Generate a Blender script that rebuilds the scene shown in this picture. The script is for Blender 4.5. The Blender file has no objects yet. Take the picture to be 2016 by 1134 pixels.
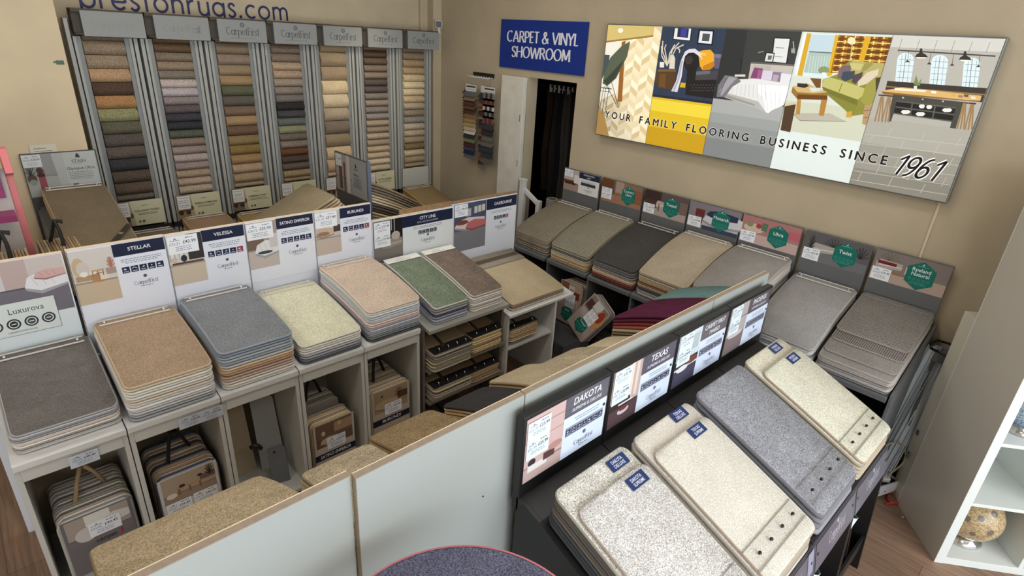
import bpy, math, random
from mathutils import Vector, Matrix
random.seed(7)
S = bpy.context.scene
COL = S.collection
PI = math.pi

# ------------------------------------------------------------------ camera
cam_d = bpy.data.cameras.new('camera')
cam_d.sensor_width = 36.0
cam_d.lens = 20.065
cam_d.clip_start = 0.02
cam = bpy.data.objects.new('camera', cam_d)
COL.objects.link(cam)
cam.matrix_world = Matrix(((0.7283, 0.2366, -0.6431, 0.0),
                           (-0.6829, 0.3293, -0.6521, 0.0),
                           (0.0575, 0.9141, 0.4014, 2.3),
                           (0, 0, 0, 1)))
S.camera = cam

# ------------------------------------------------------------------ colour management
S.view_settings.view_transform = 'Standard'
S.view_settings.look = 'None'
S.view_settings.gamma = 1.0
S.view_settings.use_curve_mapping = False
S.view_settings.exposure = 0.12

# ------------------------------------------------------------------ daylight outside the shop window
W = bpy.data.worlds.new('daylight')
S.world = W
W.use_nodes = True
bg = W.node_tree.nodes['Background']
bg.inputs[0].default_value = (0.90, 0.95, 1.0, 1)
bg.inputs[1].default_value = 4.8


def area(name, loc, rot, sx, sy, power, col):
    l = bpy.data.lights.new(name, 'AREA')
    l.shape = 'RECTANGLE'
    l.size = sx
    l.size_y = sy
    l.energy = power
    l.color = col
    o = bpy.data.objects.new(name, l)
    o.location = loc
    o.rotation_euler = rot
    COL.objects.link(o)
    return o


WARM = (1.0, 0.86, 0.68)
NEUT = (1.0, 0.96, 0.90)
CEIL = 3.25
PANELS = [(-0.9, 3.2, 10), (0.9, 3.2, 12), (2.5, 3.2, 9), (-0.9, 1.3, 9), (0.9, 1.3, 9), (2.5, 1.2, 8), (0.9, -1.0, 7), (2.5, -1.2, 7)]
for (lx, ly, pw) in PANELS:
    area('ceiling_light_lamp', (lx, ly, CEIL - 0.05), (0, 0, 0), 0.56, 0.56, pw, NEUT)


# warm ceiling spotlight aimed at the right-hand sample towers
sp_d = bpy.data.lights.new('spotlight_lamp', 'SPOT')
sp_d.energy = 42
sp_d.color = (1.0, 0.85, 0.62)
sp_d.spot_size = math.radians(40)
sp_d.spot_blend = 1.0
sp_d.shadow_soft_size = 0.05
sp = bpy.data.objects.new('spotlight_lamp', sp_d)
sp.location = (2.75, 3.75, 3.05)
sp.rotation_euler = (Vector((2.80, 4.86, 1.74)) - Vector((2.75, 3.75, 3.05))).to_track_quat('-Z', 'Y').to_euler()
COL.objects.link(sp)


# ------------------------------------------------------------------ colours and materials
def lin(c):
    c = c / 255.0
    return c / 12.92 if c <= 0.04045 else ((c + 0.055) / 1.055) ** 2.4


def rgb(c):
    return (lin(c[0]), lin(c[1]), lin(c[2]), 1.0)


_mats = {}


def flat(name, c, rough=0.6, metal=0.0, spec=0.5, noise=0.0, nscale=8.0):
    key = (name, tuple(c), rough, metal)
    if key in _mats:
        return _mats[key]
    m = bpy.data.materials.new(name)
    m.use_nodes = True
    nt = m.node_tree
    b = nt.nodes['Principled BSDF']
    b.inputs['Base Color'].default_value = rgb(c)
    b.inputs['Roughness'].default_value = rough
    b.inputs['Metallic'].default_value = metal
    b.inputs['Specular IOR Level'].default_value = spec
    if noise > 0:
        tc = nt.nodes.new('ShaderNodeTexCoord')
        n = nt.nodes.new('ShaderNodeTexNoise')
        n.inputs['Scale'].default_value = nscale
        n.inputs['Detail'].default_value = 4
        nt.links.new(tc.outputs['Object'], n.inputs['Vector'])
        r = nt.nodes.new('ShaderNodeValToRGB')
        r.color_ramp.elements[0].position = 0.3
        r.color_ramp.elements[1].position = 0.7
        r.color_ramp.elements[0].color = rgb([x * (1 - noise) for x in c])
        r.color_ramp.elements[1].color = rgb([min(255, x * (1 + noise * 0.6)) for x in c])
        nt.links.new(n.outputs['Fac'], r.inputs['Fac'])
        nt.links.new(r.outputs['Color'], b.inputs['Base Color'])
    _mats[key] = m
    return m


DESAT = 0.74


def carpet(c, kind='plain', c2=None, scale=None):
    """carpet pile: flecked tufts, optional woven structure"""
    g_ = .3 * c[0] + .59 * c[1] + .11 * c[2]
    c = tuple(g_ + (x - g_) * (DESAT if kind != 'swatch' else .64) for x in c)
    c = tuple(min(248, x * (1.07 if kind != 'swatch' else 1.03)) for x in c)
    key = ('carpet', tuple(int(x) for x in c), kind, tuple(c2) if c2 else None)
    if key in _mats:
        return _mats[key]
    m = bpy.data.materials.new('carpet_' + kind)
    m.use_nodes = True
    nt = m.node_tree
    L = nt.links.new
    b = nt.nodes['Principled BSDF']
    b.inputs['Roughness'].default_value = 1.0
    b.inputs['Specular IOR Level'].default_value = 0.08
    tc = nt.nodes.new('ShaderNodeTexCoord')
    n = nt.nodes.new('ShaderNodeTexNoise')
    amp = {'plain': 0.16, 'fleck': 0.21, 'heavy': 0.29, 'velvet': 0.16, 'herring': 0.22, 'rib': 0.18, 'swatch': 0.2}[kind]
    sc = scale or {'plain': 380, 'fleck': 300, 'heavy': 240, 'velvet': 300, 'herring': 400, 'rib': 400, 'swatch': 200}[kind]
    n.inputs['Scale'].default_value = sc
    n.inputs['Detail'].default_value = 2.0
    n.inputs['Roughness'].default_value = 0.6
    n.inputs['Distortion'].default_value = 0.9 if kind in ('heavy', 'fleck') else 0.3
    L(tc.outputs['Object'], n.inputs['Vector'])
    r = nt.nodes.new('ShaderNodeValToRGB')
    e = r.color_ramp.elements
    e[0].position = 0.36
    e[1].position = 0.64
    lo = [x * (1 - amp) for x in c]
    hi = c2 if c2 else [min(250, x * (1 + amp * 0.75)) for x in c]
    e[0].color = rgb(lo)
    e[1].color = rgb(hi)
    L(n.outputs['Fac'], r.inputs['Fac'])
    # brushed pile: broad soft patches
    n2 = nt.nodes.new('ShaderNodeTexNoise')
    n2.inputs['Distortion'].default_value = 1.5 if kind in ('velvet', 'heavy') else 0.2
    n2.inputs['Scale'].default_value = 9 if kind != 'velvet' else 7
    n2.inputs['Detail'].default_value = 5
    L(tc.outputs['Object'], n2.inputs['Vector'])
    mr = nt.nodes.new('ShaderNodeMapRange')
    mr.inputs[1].default_value = 0.3
    mr.inputs[2].default_value = 0.7
    mr.inputs[3].default_value = 0.86 if kind in ('velvet', 'heavy') else 0.93
    mr.inputs[4].default_value = 1.12 if kind in ('velvet', 'heavy') else 1.06
    L(n2.outputs['Fac'], mr.inputs[0])
    mul = nt.nodes.new('ShaderNodeVectorMath')
    mul.operation = 'SCALE'
    L(r.outputs['Color'], mul.inputs[0])
    L(mr.outputs[0], mul.inputs['Scale'])
    out = mul.outputs[0]
    bump_src = n.outputs['Fac']
    if kind in ('herring', 'rib'):
        sx = nt.nodes.new('ShaderNodeSeparateXYZ')
        L(tc.outputs['Object'], sx.inputs[0])

        def mth(op, a, v):
            q = nt.nodes.new('ShaderNodeMath')
            q.operation = op
            L(a, q.inputs[0])
            if isinstance(v, float):
                q.inputs[1].default_value = v
            elif v is not None:
                L(v, q.inputs[1])
            return q.outputs[0]
        if kind == 'herring':
            pp = mth('PINGPONG', sx.outputs[0], 0.022)
            pp = mth('MULTIPLY', pp, 1.15)
            a = mth('ADD', sx.outputs[1], pp)
            s_ = mth('SINE', mth('MULTIPLY', a, 560.0), None)
        else:
            s_ = mth('SINE', mth('MULTIPLY', sx.outputs[0], 620.0), None)
        mr2 = nt.nodes.new('ShaderNodeMapRange')
        mr2.inputs[1].default_value = -0.6
        mr2.inputs[2].default_value = 0.5
        mr2.inputs[3].default_value = 0.42
        mr2.inputs[4].default_value = 1.15
        L(s_, mr2.inputs[0])
        m2 = nt.nodes.new('ShaderNodeVectorMath')
        m2.operation = 'SCALE'
        L(out, m2.inputs[0])
        L(mr2.outputs[0], m2.inputs['Scale'])
        out = m2.outputs[0]
    L(out, b.inputs['Base Color'])
    bp = nt.nodes.new('ShaderNodeBump')
    bp.inputs['Strength'].default_value = 0.55
    bp.inputs['Distance'].default_value = 0.004
    L(bump_src, bp.inputs['Height'])
    L(bp.outputs[0], b.inputs['Normal'])
    _mats[key] = m
    return m


def ink(kind):
    """printed surface: the colours of the print sit in the mesh's colour attribute"""
    key = ('ink', kind)
    if key in _mats:
        return _mats[key]
    m = bpy.data.materials.new('printed_' + kind)
    m.use_nodes = True
    nt = m.node_tree
    b = nt.nodes['Principled BSDF']
    a = nt.nodes.new('ShaderNodeVertexColor')
    a.layer_name = 'Col'
    nt.links.new(a.outputs[0], b.inputs['Base Color'])
    b.inputs['Roughness'].default_value = {'card': 0.55, 'acrylic': 0.28, 'lightbox': 0.4, 'paint': 0.5}[kind]
    b.inputs['Specular IOR Level'].default_value = 0.35
    if kind == 'lightbox':
        nt.links.new(a.outputs[0], b.inputs['Emission Color'])
        b.inputs['Emission Strength'].default_value = 0.45
    _mats[key] = m
    return m


def clear_plastic():
    key = ('clear',)
    if key in _mats:
        return _mats[key]
    m = bpy.data.materials.new('clear_plastic')
    m.use_nodes = True
    nt = m.node_tree
    for n in list(nt.nodes):
        if n.type == 'BSDF_PRINCIPLED':
            nt.nodes.remove(n)
    out = [n for n in nt.nodes if n.type == 'OUTPUT_MATERIAL'][0]
    t = nt.nodes.new('ShaderNodeBsdfTransparent')
    t.inputs[0].default_value = (0.99, 0.99, 0.99, 1)
    g = nt.nodes.new('ShaderNodeBsdfGlossy')
    g.inputs['Roughness'].default_value = 0.12
    g.inputs['Color'].default_value = (0.9, 0.9, 0.9, 1)
    d = nt.nodes.new('ShaderNodeBsdfDiffuse')
    d.inputs[0].default_value = (0.75, 0.75, 0.75, 1)
    mx0 = nt.nodes.new('ShaderNodeMixShader')
    mx0.inputs[0].default_value = 0.5
    mx = nt.nodes.new('ShaderNodeMixShader')
    mx.inputs[0].default_value = 0.035
    nt.links.new(d.outputs[0], mx0.inputs[1])
    nt.links.new(g.outputs[0], mx0.inputs[2])
    nt.links.new(t.outputs[0], mx.inputs[1])
    nt.links.new(mx0.outputs[0], mx.inputs[2])
    nt.links.new(mx.outputs[0], out.inputs[0])
    _mats[key] = m
    return m


M_WALL = flat('beige_wall_paint', (188, 173, 146), 0.75, noise=0.035, nscale=5)
M_WALLR = flat('beige_wall_paint_side', (186, 172, 146), 0.75, noise=0.03, nscale=4)
M_WHITE = flat('white_laminate', (222, 222, 220), 0.35)
M_OFFW = flat('off_white_laminate', (205, 204, 198), 0.4)
M_PART = flat('pale_grey_laminate', (168, 174, 171), 0.35)
M_GREYL = flat('warm_grey_laminate', (165, 163, 156), 0.45)
M_TANEDGE = flat('raw_tan_edge', (156, 140, 122), 0.6, noise=0.06, nscale=60)
M_BIRCH = flat('pale_birch_edge', (232, 214, 186), 0.5)
M_CORK = flat('cork_brown_edge', (150, 118, 86), 0.7, noise=0.15, nscale=70)
M_BLACK = flat('black_laminate', (22, 22, 24), 0.4)
M_BLACKP = flat('black_plastic', (16, 16, 17), 0.35)
M_DGREY = flat('grey_laminate', (98, 100, 101), 0.5)
M_DGREY2 = flat('dark_grey_board', (70, 70, 70), 0.6)
M_ALU = flat('brushed_aluminium', (128, 131, 130), 0.5, metal=0.0)
M_ALUL = flat('grey_aluminium', (158, 159, 154), 0.5, metal=0.0)
M_RACKG = flat('grey_rack_paint', (112, 116, 114), 0.5)
M_DARK = flat('dark_channel', (30, 28, 26), 0.7)
M_HDR = flat('grey_header_paint', (118, 120, 118), 0.5)
M_CHROME = flat('chrome', (210, 210, 210), 0.12, metal=1.0)
M_STEEL = flat('bright_rivet', (220, 218, 212), 0.22, metal=0.9)
M_BIND = flat('whipped_edge_light', (188, 182, 174), 0.9)
M_STRAP = flat('black_strap', (24, 23, 23), 0.7)


# ------------------------------------------------------------------ object helpers
def link(o, parent=None):
    COL.objects.link(o)
    if parent is not None:
        o.parent = parent
    return o


def tag(o, label=None, cat=None, group=None, kind=None):
    if label:
        o['label'] = label
    if cat:
        o['category'] = cat
    if group:
        o['group'] = group
    if kind:
        o['kind'] = kind
    return o


def thing(name, label, cat, loc=(0, 0, 0), rz=0.0, group=None, rx=0.0, ry=0.0):
    o = bpy.data.objects.new(name, None)
    o.empty_display_size = 0.1
    COL.objects.link(o)
    o.location = loc
    o.rotation_euler = (rx, ry, rz)
    return tag(o, label, cat, group)


class MB:
    def __init__(s):
        s.v = []
        s.f = []
        s.m = []

    def add(s, vs, fs, m=0, T=None):
        b = len(s.v)
        s.v += [tuple(T @ Vector(p)) if T else tuple(p) for p in vs]
        for f in fs:
            s.f.append([b + i for i in f])
            s.m.append(m)
        return s

    def box(s, x0, x1, y0, y1, z0, z1, m=0, T=None):
        vs = [(x0, y0, z0), (x1, y0, z0), (x1, y1, z0), (x0, y1, z0), (x0, y0, z1), (x1, y0, z1), (x1, y1, z1), (x0, y1, z1)]
        return s.add(vs, [(0, 3, 2, 1), (4, 5, 6, 7), (0, 1, 5, 4), (1, 2, 6, 5), (2, 3, 7, 6), (3, 0, 4, 7)], m, T)

    def prism(s, poly, a0, a1, axis='x', m=0, T=None):
        """poly of 2-D points extruded along an axis (x: poly is (y,z); y: (x,z); z: (x,y))"""
        n = len(poly)

        def P(p, a):
            return {'x': (a, p[0], p[1]), 'y': (p[0], a, p[1]), 'z': (p[0], p[1], a)}[axis]
        vs = [P(p, a0) for p in poly] + [P(p, a1) for p in poly]
        fs = [tuple(range(n))[::-1], tuple(range(n, 2 * n))] + [(i, (i + 1) % n, n + (i + 1) % n, n + i) for i in range(n)]
        return s.add(vs, fs, m, T)

    def tube(s, pts, r, seg=8, m=0, T=None, cap=True):
        pts = [Vector(p) for p in pts]
        rings = []
        up = Vector((0, 0, 1))
        prev = None
        for i, p in enumerate(pts):
            d = (pts[min(i + 1, len(pts) - 1)] - pts[max(i - 1, 0)])
            d = d.normalized() if d.length > 1e-9 else Vector((0, 0, 1))
            if prev is None:
                a = d.cross(up)
                if a.length < 1e-3:
                    a = d.cross(Vector((1, 0, 0)))
            else:
                a = prev - d * prev.dot(d)
                if a.length < 1e-6:
                    a = d.cross(up)
            a.normalize()
            prev = a
            bb = d.cross(a)
            rr = r[i] if isinstance(r, (list, tuple)) else r
            rings.append([tuple(p + a * math.cos(2 * PI * k / seg) * rr + bb * math.sin(2 * PI * k / seg) * rr) for k in range(seg)])
        vs = [q for g in rings for q in g]
        fs = []
        for i in range(len(rings) - 1):
            for k in range(seg):
                fs.append((i * seg + k, i * seg + (k + 1) % seg, (i + 1) * seg + (k + 1) % seg, (i + 1) * seg + k))
        if cap:
            fs.append(tuple(range(seg))[::-1])
            fs.append(tuple((len(rings) - 1) * seg + k for k in range(seg)))
        return s.add(vs, fs, m, T)

    def lathe(s, prof, seg=24, m=0, T=None, a0=0.0, a1=2 * PI):
        full = abs(a1 - a0 - 2 * PI) < 1e-6
        cnt = seg if full else seg + 1
        vs = []
        for (r, z) in prof:
            for k in range(cnt):
                a = a0 + (a1 - a0) * k / seg
                vs.append((r * math.cos(a), r * math.sin(a), z))
        fs = []
        for i in range(len(prof) - 1):
            for k in range(seg):
                k2 = (k + 1) % cnt
                fs.append((i * cnt + k, i * cnt + k2, (i + 1) * cnt + k2, (i + 1) * cnt + k))
        return s.add(vs, fs, m, T)

    def build(s, name, mats, parent=None, smooth=False, bevel=0.0, loc=None, rot=None):
        me = bpy.data.meshes.new(name)
        me.from_pydata(s.v, [], s.f)
        if not isinstance(mats, (list, tuple)):
            mats = [mats]
        for m in mats:
            me.materials.append(m)
        me.polygons.foreach_set('material_index', s.m)
        if smooth:
            me.polygons.foreach_set('use_smooth', [True] * len(s.f))
        me.update()
        o = bpy.data.objects.new(name, me)
        link(o, parent)
        if loc is not None:
            o.location = loc
        if rot is not None:
            o.rotation_euler = rot
        if bevel > 0:
            b = o.modifiers.new('bevel', 'BEVEL')
            b.width = bevel
            b.segments = 2
            b.limit_method = 'ANGLE'
        return o


def struct(name, mb, mats, **k):
    o = mb.build(name, mats, **k)
    o['kind'] = 'structure'
    return o


# ------------------------------------------------------------------ lettering drawn with a nib
def arc(cx, cy, rx, ry, a0, a1, n=14):
    return [(cx + rx * math.cos(math.radians(a0 + (a1 - a0) * i / n)), cy + ry * math.sin(math.radians(a0 + (a1 - a0) * i / n))) for i in range(n + 1)]


def cr(P, n=5):
    out = []
    for i in range(len(P) - 1):
        p0, p1, p2, p3 = P[max(i - 1, 0)], P[i], P[i + 1], P[min(i + 2, len(P) - 1)]
        for j in range(n):
            t = j / n
            out.append(tuple(0.5 * ((2 * p1[k]) + (-p0[k] + p2[k]) * t + (2 * p0[k] - 5 * p1[k] + 4 * p2[k] - p3[k]) * t * t + (-p0[k] + 3 * p1[k] - 3 * p2[k] + p3[k]) * t ** 3) for k in (0, 1)))
    out.append(P[-1])
    return out


GL = {
    'C': (.80, [arc(.44, .5, .38, .47, 48, 312, 18)]),
    'A': (.80, [[(.04, 0), (.38, 1)], [(.38, 1), (.74, 0)], [(.16, .33), (.62, .33)]]),
    'R': (.66, [[(.08, 0), (.08, 1)], [(.08, .96)] + arc(.30, .73, .24, .23, 90, -90, 10) + [(.08, .50)], [(.30, .5), (.64, 0)]]),
    'P': (.60, [[(.08, 0), (.08, 1)], [(.08, .96)] + arc(.28, .71, .26, .25, 90, -90, 10) + [(.08, .46)]]),
    'E': (.54, [[(.08, 0), (.08, 1)], [(.08, .965), (.50, .965)], [(.08, .52), (.44, .52)], [(.08, .035), (.50, .035)]]),
    'T': (.60, [[(.30, 0), (.30, 1)], [(.0, .965), (.60, .965)]]),
    'F': (.52, [[(.08, 0), (.08, 1)], [(.08, .965), (.50, .965)], [(.08, .52), (.42, .52)]]),
    'V': (.74, [[(.02, 1), (.36, 0)], [(.36, 0), (.72, 1)]]),
    'I': (.16, [[(.08, 0), (.08, 1)]]),
    'N': (.80, [[(.08, 0), (.08, 1)], [(.08, 1), (.70, 0)], [(.70, 0), (.70, 1)]]),
    'Y': (.66, [[(.0, 1), (.32, .45)], [(.66, 1), (.32, .45)], [(.32, .45), (.32, 0)]]),
    'L': (.50, [[(.08, 0), (.08, 1)], [(.08, .035), (.48, .035)]]),
    'S': (.54, [cr([(.47, .82), (.36, .95), (.20, .95), (.08, .82), (.10, .64), (.28, .52), (.44, .40), (.48, .20), (.36, .05), (.18, .04), (.05, .18)])]),
    'H': (.78, [[(.08, 0), (.08, 1)], [(.70, 0), (.70, 1)], [(.08, .52), (.70, .52)]]),
    'O': (.88, [arc(.44, .5, .38, .47, 0, 360, 26)]),
    'W': (1.10, [[(.02, 1), (.28, 0)], [(.28, 0), (.54, .95)], [(.54, .95), (.80, 0)], [(.80, 0), (1.08, 1)]]),
    'M': (.94, [[(.08, 0), (.12, 1)], [(.12, 1), (.46, .15)], [(.46, .15), (.80, 1)], [(.80, 1), (.86, 0)]]),
    '&': (.84, [cr([(.80, .05), (.55, .28), (.26, .66), (.22, .86), (.34, .98), (.48, .88), (.44, .68), (.14, .42), (.06, .22), (.18, .04), (.40, .03), (.62, .20), (.72, .48)])]),
    'a': (.66, [arc(.31, .32, .27, .29, 0, 360, 20), [(.58, 0), (.58, .63)]]),
    'r': (.40, [[(.08, 0), (.08, .63)], arc(.32, .36, .24, .26, 175, 80, 8)]),
    'p': (.66, [[(.08, .63), (.08, -.32)], arc(.36, .32, .27, .29, 0, 360, 20)]),
    'e': (.64, [[(.05, .33), (.58, .33)], arc(.32, .32, .27, .29, 0, 320, 18)]),
    't': (.36, [[(.16, 0), (.16, .88)], [(.0, .62), (.34, .62)]]),
    'i': (.18, [[(.08, 0), (.08, .63)], arc(.08, .86, .03, .03, 0, 360, 8)]),
    's': (.42, [cr([(.36, .52), (.26, .62), (.12, .60), (.07, .48), (.16, .37), (.30, .28), (.36, .16), (.26, .03), (.12, .03), (.03, .12)])]),
    'o': (.66, [arc(.33, .32, .28, .29, 0, 360, 22)]),
    'n': (.60, [[(.08, 0), (.08, .63)], arc(.30, .38, .22, .23, 180, 0, 10) + [(.52, 0)]]),
    'u': (.60, [[(.08, .63)] + arc(.30, .24, .22, .23, 180, 360, 10) + [(.52, .63)], [(.52, .63), (.52, 0)]]),
    'g': (.66, [arc(.31, .32, .27, .29, 0, 360, 20), [(.58, .63)] + arc(.33, -.08, .25, .23, 0, -150, 10)]),
    'c': (.58, [arc(.33, .32, .28, .29, 48, 312, 16)]),
    'm': (.92, [[(.08, 0), (.08, .63)], arc(.27, .40, .19, .21, 180, 0, 8) + [(.46, 0)], arc(.65, .40, .19, .21, 180, 0, 8) + [(.84, 0)]]),
    '.': (.24, [arc(.10, .05, .025, .025, 0, 360, 8)]),
    '1': (.46, [[(.06, .76), (.36, 1)], [(.36, 1), (.36, 0)]]),
    '9': (.66, [arc(.34, .70, .25, .27, 0, 360, 18), cr([(.59, .70), (.56, .40), (.42, .12), (.20, .0)])]),
    '6': (.66, [arc(.33, .30, .25, .27, 0, 360, 18), cr([(.08, .30), (.11, .60), (.25, .88), (.47, 1.0)])]),
    ' ': (.30, []),
}


def nib_text(s, rx, ry, tilt=0.0, serif=0.0, gap=0.10, shear=0.0):
    """list of polygons (cap height 1) and the total advance"""
    polys = []
    x = 0.0
    ct, st = math.cos(tilt), math.sin(tilt)
    for ch in s:
        adv, strokes = GL[ch]
        for pts in strokes:
            P = [(p[0] + x + shear * p[1], p[1]) for p in pts]
            lft, rgt = [], []
            for i, p in enumerate(P):
                q0, q1 = P[max(i - 1, 0)], P[min(i + 1, len(P) - 1)]
                if i == 0 and len(P) > 8 and math.dist(P[0], P[-1]) < 1e-4:
                    q0 = P[-2]
                if i == len(P) - 1 and len(P) > 8 and math.dist(P[0], P[-1]) < 1e-4:
                    q1 = P[1]
                dx, dy = q1[0] - q0[0], q1[1] - q0[1]
                l = math.hypot(dx, dy) or 1
                nx, ny = -dy / l, dx / l
                a, b_ = nx * ct + ny * st, -nx * st + ny * ct
                w = math.hypot(rx * a, ry * b_)
                lft.append((p[0] + nx * w, p[1] + ny * w))
                rgt.append((p[0] - nx * w, p[1] - ny * w))
            for i in range(len(P) - 1):
                polys.append([rgt[i], rgt[i + 1], lft[i + 1], lft[i]])
            if serif > 0 and len(P) <= 3:
                for (e, o_) in ((P[0], P[1]), (P[-1], P[-2])):
                    if abs(e[1] - o_[1]) > 0.3:
                        hw = rx + serif
                        polys.append([(e[0] - hw, e[1] - ry * .8), (e[0] + hw, e[1] - ry * .8), (e[0] + hw, e[1] + ry * .8), (e[0] - hw, e[1] + ry * .8)])
        x += adv + gap
    return polys, x - gap


_tc = {}


def font_mesh(s, bold=False, shear=0.0):
    k = (s, bold, shear)
    if k not in _tc:
        cu = bpy.data.curves.new('lettering', 'FONT')
        cu.body = s
        cu.size = 1.0
        cu.resolution_u = 3
        cu.shear = shear
        if bold:
            cu.offset = 0.010
        ob = bpy.data.objects.new('lettering', cu)
        me = ob.to_mesh()
        vs = [(v.co.x, v.co.y) for v in me.vertices]
        fs = [tuple(p.vertices) for p in me.polygons]
        ob.to_mesh_clear()
        bpy.data.objects.remove(ob)
        bpy.data.curves.remove(cu)
        _tc[k] = (vs, fs)
    return _tc[k]


class Art:
    """a printed face: flat shapes in (u, v) metres, each layer a hair in front of the last"""
    def __init__(s, w, h, base=(255, 255, 255), thick=0.0, back=(150, 150, 150)):
        s.v, s.f, s.c = [], [], []
        s.w, s.h = w, h
        s.n = 0
        s.base = s.n
        if thick > 0:
            b = len(s.v)
            s.v += [(0, 0, 0), (w, 0, 0), (w, 0, h), (0, 0, h), (0, thick * 1000 + .001, 0), (w, thick * 1000 + .001, 0), (w, thick * 1000 + .001, h), (0, thick * 1000 + .001, h)]
            for f in ((4, 7, 6, 5), (0, 4, 5, 1), (1, 5, 6, 2), (2, 6, 7, 3), (3, 7, 4, 0)):
                s.f.append([b + i for i in f])
                s.c.append(back)
        s.rect(0, 0, w, h, base)

    def poly(s, pts, c, up=True):
        if up:
            s.n += 1
        y = -float(s.n)
        b = len(s.v)
        A = sum(pts[i][0] * pts[(i + 1) % len(pts)][1] - pts[(i + 1) % len(pts)][0] * pts[i][1] for i in range(len(pts)))
        if A < 0:
            pts = pts[::-1]
        s.v += [(p[0], y, p[1]) for p in pts]
        s.f.append(list(range(b, b + len(pts))))
        s.c.append(c)

    def rect(s, x, y, w, h, c, up=True):
        s.poly([(x, y), (x + w, y), (x + w, y + h), (x, y + h)], c, up)

    def ell(s, cx, cy, rx, ry, c, n=20, a0=0, a1=360):
        s.poly([(cx + rx * math.cos(math.radians(a0 + (a1 - a0) * i / n)), cy + ry * math.sin(math.radians(a0 + (a1 - a0) * i / n))) for i in range(n)], c)

    def line(s, pts, w, c):
        s.n += 1
        for i in range(len(pts) - 1):
            (x0, y0), (x1, y1) = pts[i], pts[i + 1]
            l = math.hypot(x1 - x0, y1 - y0) or 1
            nx, ny = -(y1 - y0) / l * w / 2, (x1 - x0) / l * w / 2
            s.n += .05
            s.poly([(x0 + nx, y0 + ny), (x0 - nx, y0 - ny), (x1 - nx, y1 - ny), (x1 + nx, y1 + ny)], c, up=False)

    def text(s, t, x, y, w, h, c, bold=True, shear=0.0, center=False):
        """fit the text into width w (never wider) with cap height h"""
        vs, fs = font_mesh(t, bold, shear)
        x0, x1 = min(v[0] for v in vs), max(v[0] for v in vs)
        k = h / 0.70
        kx = min(k, w / (x1 - x0)) if w else k
        if center and w:
            x = x + (w - (x1 - x0) * kx) / 2
        s.n += 1
        yy = -float(s.n)
        b = len(s.v)
        s.v += [(x + (v[0] - x0) * kx, yy, y + v[1] * k) for v in vs]
        for f in fs:
            s.f.append([b + i for i in f])
            s.c.append(c)

    def nib(s, t, x, y, w, h, c, rx=.07, ry=.035, tilt=0.0, serif=0.0, gap=.1, shear=0.0):
        P, adv = nib_text(t, rx, ry, tilt, serif, gap, shear)
        k = h
        kx = w / adv if w else h
        s.n += 1
        for p in P:
            s.n += .012
            s.poly([(x + q[0] * kx, y + q[1] * k) for q in p], c, up=False)

    def scribble(s, x, y, w, lines, lh, c, ragged=True):
        """fine print too small to read"""
        for i in range(lines):
            ww = w * (1 - (0.25 * random.random() if ragged else 0))
            xx = x + (w - ww) / 2
            s.n += 0
            u = xx
            while u < xx + ww:
                l = random.uniform(.006, .016)
                s.n += .01
                s.rect(u, y - i * lh, min(l, xx + ww - u), lh * 0.38, c, up=False)
                u += l + .003
        s.n += 1

    def build(s, name, kind='card', parent=None, loc=None, rot=None):
        me = bpy.data.meshes.new(name)
        eps = min(0.00022, 0.0035 / max(1, s.n))      # all layers together stay within a few millimetres
        me.from_pydata([(v[0], v[1] * eps if v[1] < 0 else v[1] / 1000, v[2]) for v in s.v], [], s.f)
        ca = me.color_attributes.new('Col', 'FLOAT_COLOR', 'CORNER')
        data = []
        for f, c in zip(s.f, s.c):
            data += list(rgb(c)) * len(f)
        ca.data.foreach_set('color', data)
        me.materials.append(ink(kind))
        me.update()
        o = bpy.data.objects.new(name, me)
        link(o, parent)
        if loc is not None:
            o.location = loc
        if rot is not None:
            o.rotation_euler = rot
        return o


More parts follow.
